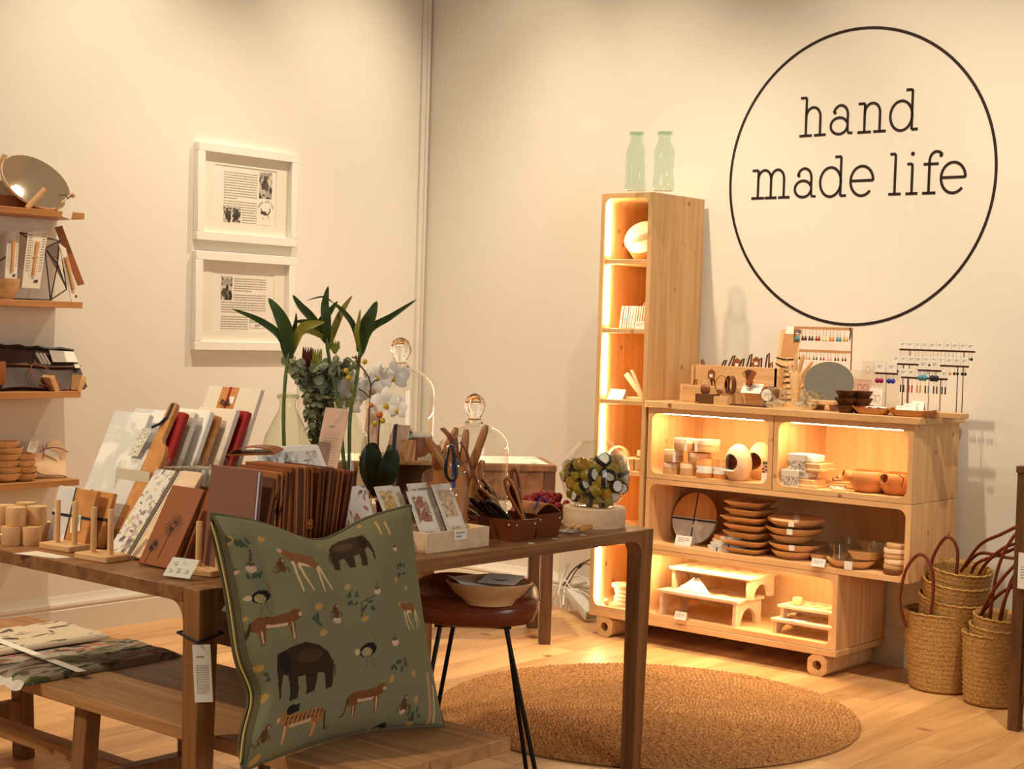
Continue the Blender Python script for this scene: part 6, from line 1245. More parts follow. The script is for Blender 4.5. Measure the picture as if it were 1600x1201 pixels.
p = Z(693, 824); t = thing('wooden_hand', 'left carved wooden hand with folded fingers, a ring and key lanyards', 'wooden hand', (p[0], p[1], TZ), YAW-.3); m = M(); hand_mesh(m, .33, [(-.09, .56, (.05, -.12, .22), -.05, .038), (-.03, .58, (.13, -.10, .30), -.04, .038), (.04, .58, (.10, -.10, .37), -.04, .036), (.10, .52, (.13, -.12, .22), -.03, .034), (.09, .34, (.16, -.10, .10), -.02, .04)]); m.build('hand', 'carved', t, ang=70); m = M(); m.tube([(.03+.018*math.cos(2*PI*k/16), -.03+.01*math.sin(2*PI*k/16), .265+.006*math.cos(2*PI*k/16)) for k in range(16)], .003, 6, True); m.build('ring', 'steel', t)
def lanyard(lab, pts, r, mat, mat2=None):
    t = thing('key_lanyard', lab, 'lanyard', (0, 0, 0), group='key lanyards on the wooden hand'); P = curve_pts(pts); m = M(); m.tube([tuple(v) for v in P], r, 8, flat=.5); m.build('strap', mat, t); e = P[-1]; m = M(); m.tube([(e.x+.012*math.cos(2*PI*k/16)*.76, e.y+.012*math.cos(2*PI*k/16)*.65, e.z-.012+.012*math.sin(2*PI*k/16)) for k in range(16)], .002, 6, True); m.build('clip_ring', 'steel', t); return t
lanyard('red-brown leather lanyard with steel shackle on the left wooden hand', [PX(692, 670, 4.48), PX(703, 683, 4.42), PX(708, 705, 4.40), PX(716, 718, 4.40), PX(722, 726, 4.40)], .009, 'leather_red'); lanyard('black leather loop lanyard on the left wooden hand', [PX(704, 690, 4.42), PX(698, 715, 4.39), PX(697, 740, 4.39), PX(705, 751, 4.39), PX(713, 742, 4.39), PX(712, 720, 4.39), PX(706, 700, 4.40), PX(705, 695, 4.40)], .005, 'black'); lanyard('blue thread lanyard behind the black loop', [PX(708, 685, 4.44), PX(709, 712, 4.42), PX(709, 745, 4.42), PX(709, 762, 4.42)], .0055, 'bluethread')
# ---- cake stand, cloches
p1 = Z(640, 712, .965); t = thing('cake_stand', 'round wooden cake stand behind the table goods', 'cake stand', (p1[0], p1[1], TZ)); m = M(); m.lathe([(.15, .167), (.168, .17), (.17, .18), (.166, .185), (.0001, .185)], 48); m.build('plate', 'beech', t); m = M(); m.lathe([(.10, 0), (.105, .01), (.06, .03), (.045, .08), (.05, .13), (.11, .1665)], 32); m.build('pedestal', 'darkwood', t, ang=60)
def cloche(lab, px, y, z, r, hpx_top, knob_r):
    x = float(Y(px, 700, y)[0]); t = thing('glass_cloche', lab, 'cloche', (x, y, z)); pt = Y(px, hpx_top, y); h = float(pt[2])-z
    prof = [(r, 0), (r, h-r*.75)]+[(r*math.cos(a), h-r*.75+r*.75*math.sin(a)) for a in [PI/2*i/10 for i in range(1, 10)]]+[(.012, h)]
    m = M(); m.lathe(prof, 56, cap0=False, cap1=False); m.build('dome', 'glass', t, ang=80); m = M(); m.tube([(r*math.cos(2*PI*i/48), r*math.sin(2*PI*i/48), .003) for i in range(48)], .0035, 6, True); m.build('foot_rim', 'glass', t)
    m = M(); m.lathe([(.034, h-.004), (.024, h+.006), (.020, h+.014), (.024, h+.022), (knob_r, h+.022+knob_r*.75), (knob_r*.98, h+.022+knob_r*1.1), (knob_r*.7, h+.022+knob_r*1.7), (knob_r*.3, h+.022+knob_r*1.95), (.0001, h+.022+knob_r*2)], 28, cap1=False); m.build('knob', 'knobglass', t, ang=80); return t
c1 = cloche('tall glass cloche with ball knob on the cake stand', 622, -2.42, .9655, .118, 571, .037); c2 = cloche('smaller glass cloche with ball knob behind the wooden hands', 740, -2.28, TZ+.0005, .118, 659, .037)
t = thing('log_slice', 'log slice topped with white wool under the tall cloche', 'log', (float(Y(650, 690, -2.40)[0]), -2.40, .9657)); m = M(); m.lathe([(.055, 0), (.06, .01), (.056, .04), (.058, .062), (.0001, .064)], 20); m.build('log', 'leather', t); m = M(); m.ell((0, 0, .066), (.06, .055, .014), 18, 8); m.build('wool', 'linen', t)
t = thing('straw_nest', 'pale straw scattered beside the log on the cake stand', 'straw', (float(Y(668, 712, -2.52)[0]), -2.52, .9655)); m = M()
for k in range(24): a = random.uniform(0, 6); m.tube([(.03*math.cos(a), .02*math.sin(a), .002), (.01*random.uniform(-1, 1), .01, .02*random.random()+.004), (.03*math.cos(a+2), .02*math.sin(a+2.4), .003)], .0009, 4)
m.build('strands', 'cream', t)
card('folded_kraft_card', 'plain kraft tent card standing on the front of the cake stand', (float(Y(636, 715, -2.60)[0]), -2.60, .9655), .05, .07, 12, .5, 0, None, 'card', 'kraft')
t = slab('ribbon_card', 'pale card with a dark purple ribbon leaning by the orchid', 'card', (float(Y(600, 712, -2.55)[0]), -2.55, .9655), 24, t=.003, yaw=5); m = M(); m.box((0, 0, -.003), (.07, .115, 0)); m.build('sheet', 'cardpink', t); m = M(); m.T = Matrix.Rotation(.25, 4, 'Z'); m.box((.03, -.006, .0), (.044, .11, .0015)); m.build('ribbon', 'navy', t)
def sprig(lab, loc, n, spread, hgt, mat, lr, seed, name='eucalyptus_sprig'):
    t = thing(name, lab, 'foliage', loc); rg = random.Random(seed); m = M(); ms = M()
    for k in range(n):
        a = rg.uniform(0, 6.28); tip = Vector((spread*math.cos(a)*rg.random()**.5, spread*math.sin(a)*rg.random()**.5, hgt*rg.uniform(.7, 1.05))); ms.tube([(0, 0, 0), tuple(tip*.5+Vector((0, 0, hgt*.1))), tuple(tip)], .0016, 4)
        for j in range(7):
            c = tip*(.35+.65*j/6)+Vector((rg.uniform(-1, 1), rg.uniform(-1, 1), rg.uniform(-.5, .8)))*lr*.7; nn = Vector((rg.uniform(-1, 1), rg.uniform(-1, 1), rg.uniform(-.2, 1))).normalized(); u = nn.orthogonal().normalized(); w_ = nn.cross(u); r = lr*rg.uniform(.6, 1.1)
            m.add([tuple(c+nn*r*.15)]+[tuple(c+u*r*math.cos(2*PI*q/9)+w_*r*math.sin(2*PI*q/9)*.85) for q in range(9)], [(0, 1+q, 1+(q+1) % 9) for q in range(9)])
    l_ = m.build('leaves', mat, t, ang=60); l_['kind'] = 'stuff'; ms.build('stems', 'twig', t); return t
sprig('small blue-green sprig under the tall cloche', (float(Y(632, 690, -2.46)[0]), -2.46, .9657), 5, .04, .09, 'eucalyptus', .014, 3)
m = M(); m.lathe([(.0001, .002), (.05, .002), (.052, .035), (.049, .035), (.046, .006), (.0001, .006)], 28, cap0=False, cap1=False); o = m.build('card_dish', 'pale'); place(o, (float(Y(748, 800, -2.28)[0]), -2.28, TZ)); tag(o, 'pale round dish under the smaller cloche', 'dish')
# ---- two demijohn vases with bamboo stems
def demijohn(lab, px, py, r, hpx, name='glass_bottle'):
    p = Z(px, py); h = S(p, py-hpx); t = thing(name, lab, 'glass bottle', p, 0, 'demijohn bottles on the table'); m = M()
    prof = [(.0001, .004), (r*.8, .003), (r*.97, .02), (r, h*.18), (r*1.0, h*.36), (r*.95, h*.52), (r*.78, h*.68), (r*.52, h*.8), (r*.34, h*.87), (r*.29, h*.92), (r*.30, h*.95), (r*.38, h*.965), (r*.39, h*.985), (r*.34, h)]
    m.lathe(prof, 48, cap0=False, cap1=False); m.build('body', 'vaseglass', t, ang=80); m = M(); m.tube([(r*.37*math.cos(2*PI*i/32), r*.37*math.sin(2*PI*i/32), h*.982) for i in range(32)], r*.055, 8, True); m.build('lip', 'vaseglass', t)
    m = M(); m.lathe([(.0001, .006), (r*.78, .006), (r*.94, .022), (r*.97, h*.13), (.0001, h*.13)], 40, cap0=False, cap1=False); m.build('water', 'glass', t, ang=60); return p, h
pA, hA = demijohn('left green-tinted glass bottle holding one bamboo stem', 445, 815, .085, 615); pB, hB = demijohn('right green-tinted glass bottle holding two bamboo stems', 537, 812, .088, 620)
def leafm(m, P, w_, q=10, roll=.0, fold=.25):
    pts = curve_pts(P, 4); n = len(pts); v = []; f = []
    for i, p in enumerate(pts):
        s = i/(n-1); wd = w_*(math.sin(PI*min(1, .12+.88*s))**.75 if s < 1 else 0)*(1-.2*s); tg_ = (pts[min(i+1, n-1)]-pts[max(i-1, 0)]).normalized(); side = tg_.cross(Vector(tuple(-F))).normalized(); nn = side.cross(tg_).normalized(); side = (side*math.cos(roll)+nn*math.sin(roll)); v += [tuple(p-side*wd+nn*wd*fold), tuple(p), tuple(p+side*wd+nn*wd*fold)]
    for i in range(n-1):
        b = 3*i; f += [(b, b+1, b+4, b+3), (b+1, b+2, b+5, b+4)]
    m.add(v, f)
def bamboo(lab, stem, leaves, d, rs=.0065):
    t = thing('bamboo_stem', lab, 'plant', (0, 0, 0), group='bamboo stems in bottles'); m = M(); sp_ = curve_pts([PX(x, y, d) for x, y in stem]); n = len(sp_); m.tube([tuple(v) for v in sp_], [rs*(1.05 if i % 6 == 0 else .95)*(1-.15*i/n) for i in range(n)], 10); m.build('stem', 'greenstem', t)
    for pts, w_, mt in leaves:
        m = M(); leafm(m, [PX(x, y, d+dd) for x, y, dd in pts], w_); m.build('leaf', mt, t, ang=80)
    return t
dA, dB = DEP(pA), DEP(pB)
bamboo('bamboo stem in the left bottle with leaves reaching left over the frame', [(449, 790), (445, 720), (443, 650), (446, 590), (452, 545)], [([(450, 560, 0), (438, 525, -.01), (405, 500, -.02), (362, 482, -.02)], .013, 'green'), ([(452, 560, 0), (448, 520, -.02), (436, 490, -.03), (419, 465, -.02)], .024, 'green'), ([(453, 558, 0), (458, 520, .01), (462, 505, .01), (463, 488, .01)], .008, 'green'), ([(454, 555, 0), (470, 515, -.02), (490, 506, -.04), (508, 503, -.05)], .016, 'yellowgreen'), ([(449, 565, 0), (441, 545, 0), (438, 532, 0)], .004, 'greenstem')], dA)
bamboo('bamboo stem in the right bottle leaning left with upright leaves', [(545, 785), (537, 720), (531, 650), (520, 590), (512, 545), (510, 520)], [([(510, 535, 0), (490, 500, -.01), (470, 478, -.02), (457, 460, -.02)], .015, 'green'), ([(511, 535, 0), (510, 500, -.02), (508, 475, -.02), (513, 446, -.02)], .017, 'green'), ([(513, 545, 0), (520, 520, .0), (535, 485, .0), (551, 461, .0)], .013, 'yellowgreen'), ([(509, 530, 0), (500, 508, .02), (515, 487, .02), (528, 470, .02)], .014, 'green'), ([(506, 522, 0), (492, 507, -.03), (475, 502, -.03), (458, 503, -.03)], .010, 'green'), ([(508, 528, 0), (480, 515, -.05), (465, 525, -.05), (458, 532, -.05)], .012, 'yellowgreen')], dB)
bamboo('bamboo stem in the right bottle leaning right with a long arched leaf', [(546, 790), (546, 720), (547, 650), (556, 600), (562, 555), (563, 530)], [([(562, 550, 0), (553, 510, -.01), (535, 485, -.02), (519, 472, -.02)], .010, 'green'), ([(519, 472, -.02), (508, 464, -.02), (494, 465, -.02), (478, 470, -.02)], .003, 'green'), ([(563, 550, 0), (570, 515, -.02), (580, 492, -.03), (589, 470, -.02)], .024, 'green'), ([(565, 552, 0), (578, 515, .01), (610, 495, .0), (652, 467, -.02)], .013, 'green'), ([(562, 548, 0), (557, 520, -.03), (560, 505, -.03), (563, 482, -.03)], .009, 'yellowgreen')], dB-.02)
# ---- bouquet in a glass bucket
pq = (2.22, -2.78); t = thing('plant_riser', 'dark wooden block raising the flower bucket', 'riser', (*pq, TZ)); m = M(); m.box((-.09, -.09, 0), (.09, .09, .15)); m.build('block', 'darkwood', t, bevel=.004)
pq = (float(Y(499, 600, -2.78)[0]), -2.78); t.location = (*pq, TZ)
pt_ = Y(499, 588, -2.78); bz0 = TZ+.1505; bh_ = float(pt_[2])-bz0; t = thing('glass_bucket', 'tapered glass bucket of eucalyptus behind the bottles', 'vase', (*pq, bz0)); m = M(); m.lathe([(.0001, .003), (.052, .003), (.056, .008), (.076, bh_)], 40, cap0=False, cap1=False); m.build('bucket', 'glass', t, ang=80); m = M(); m.tube([(.076*math.cos(2*PI*i/40), .076*math.sin(2*PI*i/40), bh_) for i in range(40)], .002, 6, True); m.build('rim', 'glass', t)
sprig('dense grey-green eucalyptus bouquet in the glass bucket', (*pq, bz0+bh_*.72), 52, .135, .135, 'eucalyptus', .0185, 8, 'eucalyptus_bouquet'); sprig('dark leafy filler foliage low in the glass bucket', (*pq, bz0+.01), 30, .066, bh_*.95, 'eucalyptus', .016, 12, 'bouquet_foliage')
def protea(lab, px, py, d, mat, hh=.06):
    t = thing('protea_flower', lab, 'flower', PX(px, py, d), group='proteas in the bouquet'); m = M()
    for k in range(11): a = 2*PI*k/11; r = .012; m.tube([(0, 0, 0), (r*math.cos(a), r*math.sin(a), hh*.5), (r*.9*math.cos(a)*1.3, r*.9*math.sin(a)*1.3, hh)], [.004, .0055, .001], 5)
    m.build('bracts', mat, t); return t
dq = DEP((*pq, 1.1)); protea('dark red protea bud in the bouquet', 480, 572, dq-.09, 'protea'); protea('yellow-green protea bud beside the red one', 495, 582, dq-.10, 'lime', .075); protea('lime bud near the top of the bouquet', 523, 552, dq-.02, 'lime', .04)
t = slab('menu_card', 'pinkish printed card standing before the glass bucket', 'card', (float(Y(474, 700, -2.95)[0]), -2.95, TZ), 14, t=.002); zt_ = float(Y(490, 633, -2.95)[2])-TZ; m = M(); m.box((0, 0, -.002), (.105, zt_, 0)); m.build('sheet', 'cardpink', t); m = M(); textlines(m, .035, .07, zt_*.84, .01, 1, .006, .0004); m.build('card_heading', 'greyink', t, smooth=False); m = M(); textlines(m, .02, .088, zt_*.74, .0085, 14, .0022, .0004); m.build('card_text', 'lightink', t, smooth=False)
t = slab('kraft_card', 'brown card peeking out behind the right bottle', 'card', (float(Y(553, 700, -2.53)[0]), -2.53, TZ), 10, t=.002); m = M(); m.box((0, 0, -.002), (.07, float(Y(560, 637, -2.53)[2])-TZ, 0)); m.build('sheet', 'cardpink', t)
# ---- orchid
po = Z(604, 814); t = thing('white_orchid', 'white moth orchid with yellow buds and broad dark leaves', 'plant', (0, 0, 0)); do = DEP(po)-.02; m = M(); m.lathe([(.028, 0), (.036, .06), (.04, .065), (.037, .068), (.0001, .06)], 24, (po[0], po[1], TZ)); m.build('pot', 'leather_red', t, ang=50)
for pts, w_ in (([(592, 770, 0), (580, 735, -.02), (582, 705, -.02), (590, 694, .0)], .04), ([(594, 775, -.02), (605, 740, -.04), (612, 712, -.03), (608, 695, -.01)], .034), ([(588, 775, 0), (578, 740, .02), (574, 715, .03), (577, 700, .04)], .025)):
    m = M(); leafm(m, [PX(x, y, do+dd) for x, y, dd in pts], w_, fold=.15); m.build('leaf', 'darkgreen', t, ang=80)
for st_ in ([(578, 730), (576, 690), (577, 640), (579, 600), (570, 580), (558, 565), (556, 555)], [(590, 740), (591, 690), (593, 655)], [(577, 620), (568, 612), (560, 607)], [(578, 605), (585, 595), (592, 594)], [(556, 575), (562, 560), (570, 548)]):
    m = M(); m.tube([tuple(v) for v in curve_pts([PX(x, y, do-.01) for x, y in st_])], .0026, 6); m.build('flower_stem', 'twig', t)
def orchid(px, py, r, dd, yawf):
    c = Vector(tuple(PX(px, py, do+dd))); rt_ = Vector(tuple(RR)); up_ = Vector(tuple(UU)); fw = -Vector(tuple(F)); rt_ = (rt_*math.cos(yawf)+fw*math.sin(yawf)); nf = rt_.cross(up_)
    h = None
    for k, (a, L, w_) in enumerate(((90, 1, .62), (210, .95, .6), (330, .95, .6), (15, 1.05, .95), (165, 1.05, .95))):
        a = math.radians(a); d_ = rt_*math.cos(a)+up_*math.sin(a); s_ = d_.cross(nf); m = M(); n = 7; v = []
        for i in range(n):
            s = i/(n-1); wd = r*w_*.5*math.sin(PI*(.08+.9*s))**.7; cc = c+d_*r*L*s+nf*r*.18*math.sin(PI*s)
            v += [tuple(cc-s_*wd-nf*wd*.2), tuple(cc), tuple(cc+s_*wd-nf*wd*.2)]
        f = []
        for i in range(n-1): b = 3*i; f += [(b, b+1, b+4, b+3), (b+1, b+2, b+5, b+4)]
        m.add(v, f); m.build('petal', 'petal', t, ang=80)
    m = M(); cc = c+nf*r*.1-up_*r*.08; m.ell(tuple(cc), (r*.14, r*.14, r*.16), 10, 7); m.build('flower_lip', 'bud', t)
for px, py, r, dd, yf in ((553, 607, .062, .05, .3), (580, 610, .058, .03, -.2), (592, 590, .055, .06, .4), (614, 590, .055, .07, -.3), (604, 632, .058, -.02, .2), (545, 630, .055, .07, .5), (622, 640, .045, -.03, .8)): orchid(px, py, r, dd, yf)
for px, py, r, mt in ((570, 565, .0085, 'bud'), (541, 579, .009, 'bud'), (545, 590, .0095, 'bud'), (593, 648, .011, 'orange'), (598, 657, .009, 'bud'), (586, 661, .009, 'bud'), (580, 633, .008, 'orange')):
    m = M(); q = PX(px, py, do-.03); m.ell(tuple(q), (r, r, r), 12, 8); m.build('bud', mt, t)
t = thing('tube_vase', 'slim clear tube vase in front of the orchid leaves', 'vase', PX(604, 720, do-.08)); t.location.z = .9655; t.location = (float(Y(600, 700, -2.66)[0]), -2.66, .9655); m = M(); m.lathe([(.0001, .001), (.02, .001), (.021, .12)], 24, cap0=False, cap1=False); m.build('tube', 'glass', t, ang=80); m = M(); m.tube([(.021*math.cos(2*PI*i/24), .021*math.sin(2*PI*i/24), .12) for i in range(24)], .0015, 6, True); m.build('rim', 'glass', t)
# ---- crate seen under the table edge
t = thing('wicker_crate', 'small orange wooden crate with woven panel seen under the table', 'crate', (1.02, -1.55, 0), math.radians(40)); m = M(); m.box((-.16, -.1, 0), (.16, .1, .44)); m.build('carcass', 'honey', t, bevel=.004)
for r_ in range(5):
    m = M(); m.tube([(-.1+.2*k/16, -.104+.003*(1 if (k+r_) % 2 else -1), .395+.008*r_) for k in range(17)], .0035, 5); m.build('woven_strand', 'straw', t)
m = M(); m.box((.162, -.1, 0), (.22, .08, .45)); m.build('black_post', 'black', t)
# ================================================================== floating shelves on the left wall
SHZ = [1.837, 1.459, 1.079, .703]; YE = -2.30
nm = ['topmost', 'second', 'third', 'lowest']; what = ['carrying the round mirror', 'carrying the wire terrarium', 'carrying the dark tool roll', 'carrying wooden bowls']
for i, z in enumerate(SHZ):
    t = thing('floating_shelf', f'{nm[i]} oak wall shelf on the left, {what[i]}', 'shelf', (.001, YE, z), group='oak wall shelves'); m = M(); m.box((0, -.75, -.027), (.2, 0, 0)); m.build('board', 'oakshelf', t, bevel=.002, seg=1); m = M(); m.box((.0, -.5, -.05), (.012, -.3, -.0275)); m.build('bracket', 'trim', t)
def sx(px, py, x=.1): return X(px, py, x)
YR = Matrix.Rotation(PI/2, 4, 'Z')      # local frame whose -y looks into the room (+x)
# ---- round mirror on pegs
p = sx(57, 284, .11); t = thing('round_mirror', 'oval-looking round mirror with pale rim on wooden pegs, top left shelf', 'mirror', (p[0], p[1], SHZ[0]), rot=(0, 0, PI/2)); zc = float(p[2])-SHZ[0]; rx_, rz_ = .168, .125
R = Matrix.Translation((0, .0, zc)) @ Matrix.Rotation(math.radians(6), 4, 'Z') @ Matrix.Rotation(math.radians(62), 4, 'X') @ Matrix.Rotation(math.radians(-12), 4, 'Z')
m = M(); m.T = R; m.lathe([(1.0, -.012), (1.0, .0), (.985, .0015)], 56, sx=rx_, sy=rz_, cap1=False); m.build('rim', 'pale', t); m = M(); m.T = R; m.lathe([(.986, .0012), (.0001, .0013)], 56, sx=rx_, sy=rz_, cap0=False); m.build('mirror_glass', 'mirror', t, ang=80)
for x0_, z0_, x1_, z1_, yy_ in ((-.09, 0, -.02, .085, -.095), (.085, .03, .125, .075, -.085), (-.17, .12, -.13, .22, .03)):
    m = M(); m.tube([(x0_, yy_+.02, z0_), (x1_, yy_, z1_)], [.012, .011], 8); m.build('peg', 'beech', t)
m = M(); m.box((-.20, .02, .0), (.12, .06, .055)); m.build('back_block', 'leather', t, bevel=.003)
tg = thing('swing_tag', 'blank white swing tag tied to the round mirror', 'tag', sx(108, 325, .2)); m = M(); m.T = YR @ Matrix.Rotation(math.radians(14), 4, 'Y'); m.box((-.026, -.002, -.045), (.02, 0, .045)); m.build('card', 'paper', tg); m = M(); m.tube([(.0, -.05, .05), (.002, -.02, .056), (.002, -.01, .04), (.003, .012, .058)], .003, 5); m.build('cord', 'black', tg)
# ---- wire terrarium and card packs
def W3(px, py, x): return Vector([float(c) for c in X(px, py, x)])
t = thing('wire_terrarium', 'geometric black wire terrarium with smoked glass facets', 'terrarium', (0, 0, 0)); xs_ = .12
V = dict(a=W3(20, 467, .15), b=W3(79, 468, .17), c=W3(30, 363, .05), d=W3(93, 376, .05), e=W3(90, 412, .17), f=W3(104, 452, .10), g=W3(70, 388, .12), h=W3(5, 467, .1), i=W3(10, 400, .12), j=W3(0, 408, .1))
for k in ('a', 'b', 'h'): V[k].z = SHZ[1]+.004
for q in ('ab', 'bf', 'be', 'cd', 'ac', 'bg', 'de', 'fe', 'gc', 'ge', 'gd', 'ia', 'ij', 'hi', 'ah', 'df'):
    m = M(); m.tube([tuple(V[q[0]]), tuple(V[q[1]])], .0028, 6); m.build('wire', 'black', t)
plain('smoked', rgb(120, 78, 50), .12, 0, .6)
for tri in ('gef', 'ged', 'def'):
    m = M(); m.add([tuple(V[k]) for k in tri], [(0, 1, 2)]); m.build('glass_facet', 'smoked' if tri != 'def' else 'acrylic', t, smooth=False)
def pack(lab, quad, mat, extra=True, x0=.17):
    """flat card pack given by its four corners (pixels, x)"""
    t = thing('toothbrush_pack', lab, 'card pack', (0, 0, 0), group='bamboo toothbrush packs'); P = [W3(a, b, c) for a, b, c in quad]; n_ = (P[1]-P[0]).cross(P[3]-P[0]).normalized()
    m = M(); m.add([tuple(p) for p in P]+[tuple(p-n_*.004) for p in P], [(0, 1, 2, 3), (7, 6, 5, 4), (0, 4, 5, 1), (1, 5, 6, 2), (2, 6, 7, 3), (3, 7, 4, 0)]); m.build('card', mat, t, smooth=False)
    def pt(u, v, o=.001): return P[0]*(1-u)*(1-v)+P[1]*u*(1-v)+P[2]*u*v+P[3]*(1-u)*v+n_*o
    if extra:
        m = M(); m.tube([tuple(pt(.5, .22, .006)), tuple(pt(.5, .5, .006)), tuple(pt(.52, .8, .006))], [.007, .006, .009], 8, flat=.5); m.build('wooden_brush', 'honey', t)
        m = M(); [m.quad(tuple(pt(a, .2, .003)), tuple(pt(a+.04, .2, .003)), tuple(pt(a+.04, .85, .003)), tuple(pt(a, .85, .003))) for a in (.3, .66)]; m.quad(tuple(pt(.3, .54, .004)), tuple(pt(.7, .54, .004)), tuple(pt(.7, .57, .004)), tuple(pt(.3, .57, .004))); m.build('window_edge', 'cream', t, smooth=False)
        m = M()
        for v_ in np.arange(.3, .95, .045):
            for u0, u1 in ((.06, .26), (.76, .94)): m.quad(tuple(pt(u0, v_, .0015)), tuple(pt(u1, v_, .0015)), tuple(pt(u1, v_+.012, .0015)), tuple(pt(u0, v_+.012, .0015)))
        m.build('fine_print', 'lightink', t, smooth=False); m = M(); m.quad(tuple(pt(.58, .10, .002)), tuple(pt(.82, .10, .002)), tuple(pt(.84, .15, .002)), tuple(pt(.62, .14, .002))); m.build('logo_mark', 'ink', t, smooth=False)
    return t
pack('middle printed toothbrush pack standing against the terrarium', ((34, 449, .19), (62, 451, .19), (75, 359, .16), (44, 362, .16)), 'cream'); pack('left printed toothbrush pack half hidden by the bowl', ((7, 440, .18), (26, 440, .18), (31, 357, .14), (12, 366, .14)), 'cream'); pack('right slim toothbrush pack leaning over the shelf end', ((112, 471, .2), (125, 474, .2), (103, 388, .16), (92, 380, .16)), 'cream')
t = pack('brown wooden slat pack leaning beside the slim toothbrush pack', ((122, 446, .16), (132, 444, .16), (97, 352, .12), (86, 355, .12)), 'leather', False)
p = sx(2, 462, .14); t = sbowl(.075, .085, 'beech'); place(t, (p[0], p[1], SHZ[1]+.0005)); tag(t, 'wooden bowl cut by the left edge on the second wall shelf', 'bowl')
# ---- dark canvas tool roll on pegs
p = sx(70, 606, .10); t = thing('tool_roll', 'dark brown waxed canvas tool roll with leather trim and white pencils', 'tool roll', (p[0], p[1], SHZ[2]), rot=(0, 0, PI/2)); 
def roll_fn(u, v): return (-.24+.40*u+.022*(1-v)*(u-.3), -.055+.10*v+.006*math.sin(9*u+3*v), .012+.175*v-.018*u*v+.008*math.sin(7*u)*(1-v))
m = M(); m.grid(roll_fn, 24, 12); m.build('body', 'waxcanvas', t, solid=.03, ang=60)
m = M(); m.tube([tuple(Vector(roll_fn(k/12, .55))+Vector((0, -.006, .002))) for k in range(13)], .005, 6); m.build('leather_trim', 'leather_dark', t)
m = M(); m.tube([tuple(Vector(roll_fn(k/12, .98))+Vector((0, -.002, .006+.004*math.sin(k*2)))) for k in range(13)], .008, 6); m.build('top_edge', 'black', t)
for k in range(3):
    a = Vector(roll_fn(.56+.045*k, .62)); b = Vector(roll_fn(.53+.045*k, .88)); m = M(); m.tube([tuple(a+Vector((0, -.012, 0))), tuple(b+Vector((0, -.012, 0)))], .005, 6); m.build('white_pencil', 'paper', t)
a = Vector(roll_fn(.33, .6)); m = M(); m.T = Matrix.Translation(a+Vector((0, -.012, 0))) @ Matrix.Rotation(math.radians(-40), 4, 'X'); m.prism([(-.016, 0), (.014, 0), (.016, .035), (.004, .08), (-.018, .075)], 0, .003); m.T = Matrix.Translation(a) ; q = m.build('knife_sheath', 'leather_tan', t, smooth=False)
for k, (u0, u1, v0, v1, mt) in enumerate(((.69, .98, .66, .95, 'paper'), (.92, .98, .5, .6, 'cream'))):
    m = M(); P = [Vector(roll_fn(u, v))+Vector((0, -.014, .004)) for u, v in ((u0, v0), (u1, v0), (u1, v1), (u0, v1))]; m.quad(*[tuple(x) for x in P]); m.build('label', mt, t, smooth=False)
m = M(); P = [Vector(roll_fn(u, v))+Vector((0, -.02, 0)) for u, v in ((.60, .5), (.45, .62), (.36, .42), (.40, .16), (.55, .05), (.66, .2), (.62, .42), (.68, .1), (.78, -.05))]; m.tube([tuple(v) for v in curve_pts(P)], .0022, 6); m.build('tie_cord', 'leather', t)
m = M(); m.box((-.30, -.062, .03), (-.225, -.05, .125)); m.build('leather_pocket', 'leather', t, bevel=.003)
for x0_, s in ((.0, 1), (.105, -1)):
    pg = M(); pg.T = Matrix.Translation((x0_, -.085, 0)) @ Matrix.Rotation(math.radians(-25*s), 4, 'Y'); pg.box((-.012, -.012, 0), (.012, .07, .07)); o = thing('easel_peg', f'{["left","right"][s < 0]} pale wooden easel leg propping the tool roll', 'easel leg', t.location, rot=(0, 0, PI/2), group='wooden easel legs'); pg.build('leg', 'beech', o, bevel=.002, seg=1)
# ---- bowls and heart board on the lowest shelf
for i in range(6):
    p = sx(6, 750, .12); r = .072-.003*(i % 2)-.004*(i > 3); o = sbowl(r, .036, 'beech'); place(o, (p[0], p[1]+.01*math.sin(i*2), SHZ[3]+.0265*i+.0005), i); tag(o, f'{ORD[i] if i < 5 else "topmost"} wooden bowl in the left bowl stack on the lowest wall shelf', 'bowl', 'bowls in the left stack')
for i in range(4):
    p = sx(37, 748, .14); o = sbowl(.054-.002*(i % 2), .032, 'beech'); place(o, (p[0], p[1]+.004*math.sin(i*2), SHZ[3]+.0275*i+.0005), i); tag(o, f'{["lowest","second","third","topmost"][i]} small wooden bowl in the middle stack on the lowest wall shelf', 'bowl', 'bowls in the middle stack')
t = thing('swing_tag', 'folded paper tag standing on the small bowl stack', 'tag', sx(48, 690, .14)); t.location.z = SHZ[3]+.118; m = M(); m.T = YR @ Matrix.Rotation(math.radians(20), 4, 'Y'); m.box((-.02, -.001, 0), (.022, 0, .062)); m.build('card', 'matboard', t); m = M(); m.T = YR @ Matrix.Rotation(math.radians(20), 4, 'Y') @ Matrix.Translation((0, -.0014, .03)) @ Matrix.Rotation(PI/2, 4, 'X'); textlines(m, -.014, .016, .02, .008, 5, .003, 0); m.build('card_text', 'lightink', t, smooth=False); m = M(); m.tube([(.01, .03, .02), (.012, .05, .03), (.014, .055, .0), (.01, .05, -.03)], .0025, 5); m.build('red_cord', 'redribbon', t)
p = sx(86, 747, .13); t = thing('heart_board', 'heart-shaped pale wooden board with hanging tag on the lowest wall shelf', 'board', (p[0], p[1], SHZ[3]+.003), rot=(math.radians(-14), 0, PI/2)); hp = []
for k in range(48):
    a = 2*PI*k/48; x_ = 16*math.sin(a)**3; y_ = 13*math.cos(a)-5*math.cos(2*a)-2*math.cos(3*a)-math.cos(4*a); b_ = math.radians(38); hp.append((x_*math.cos(b_)-y_*math.sin(b_), x_*math.sin(b_)+y_*math.cos(b_)))
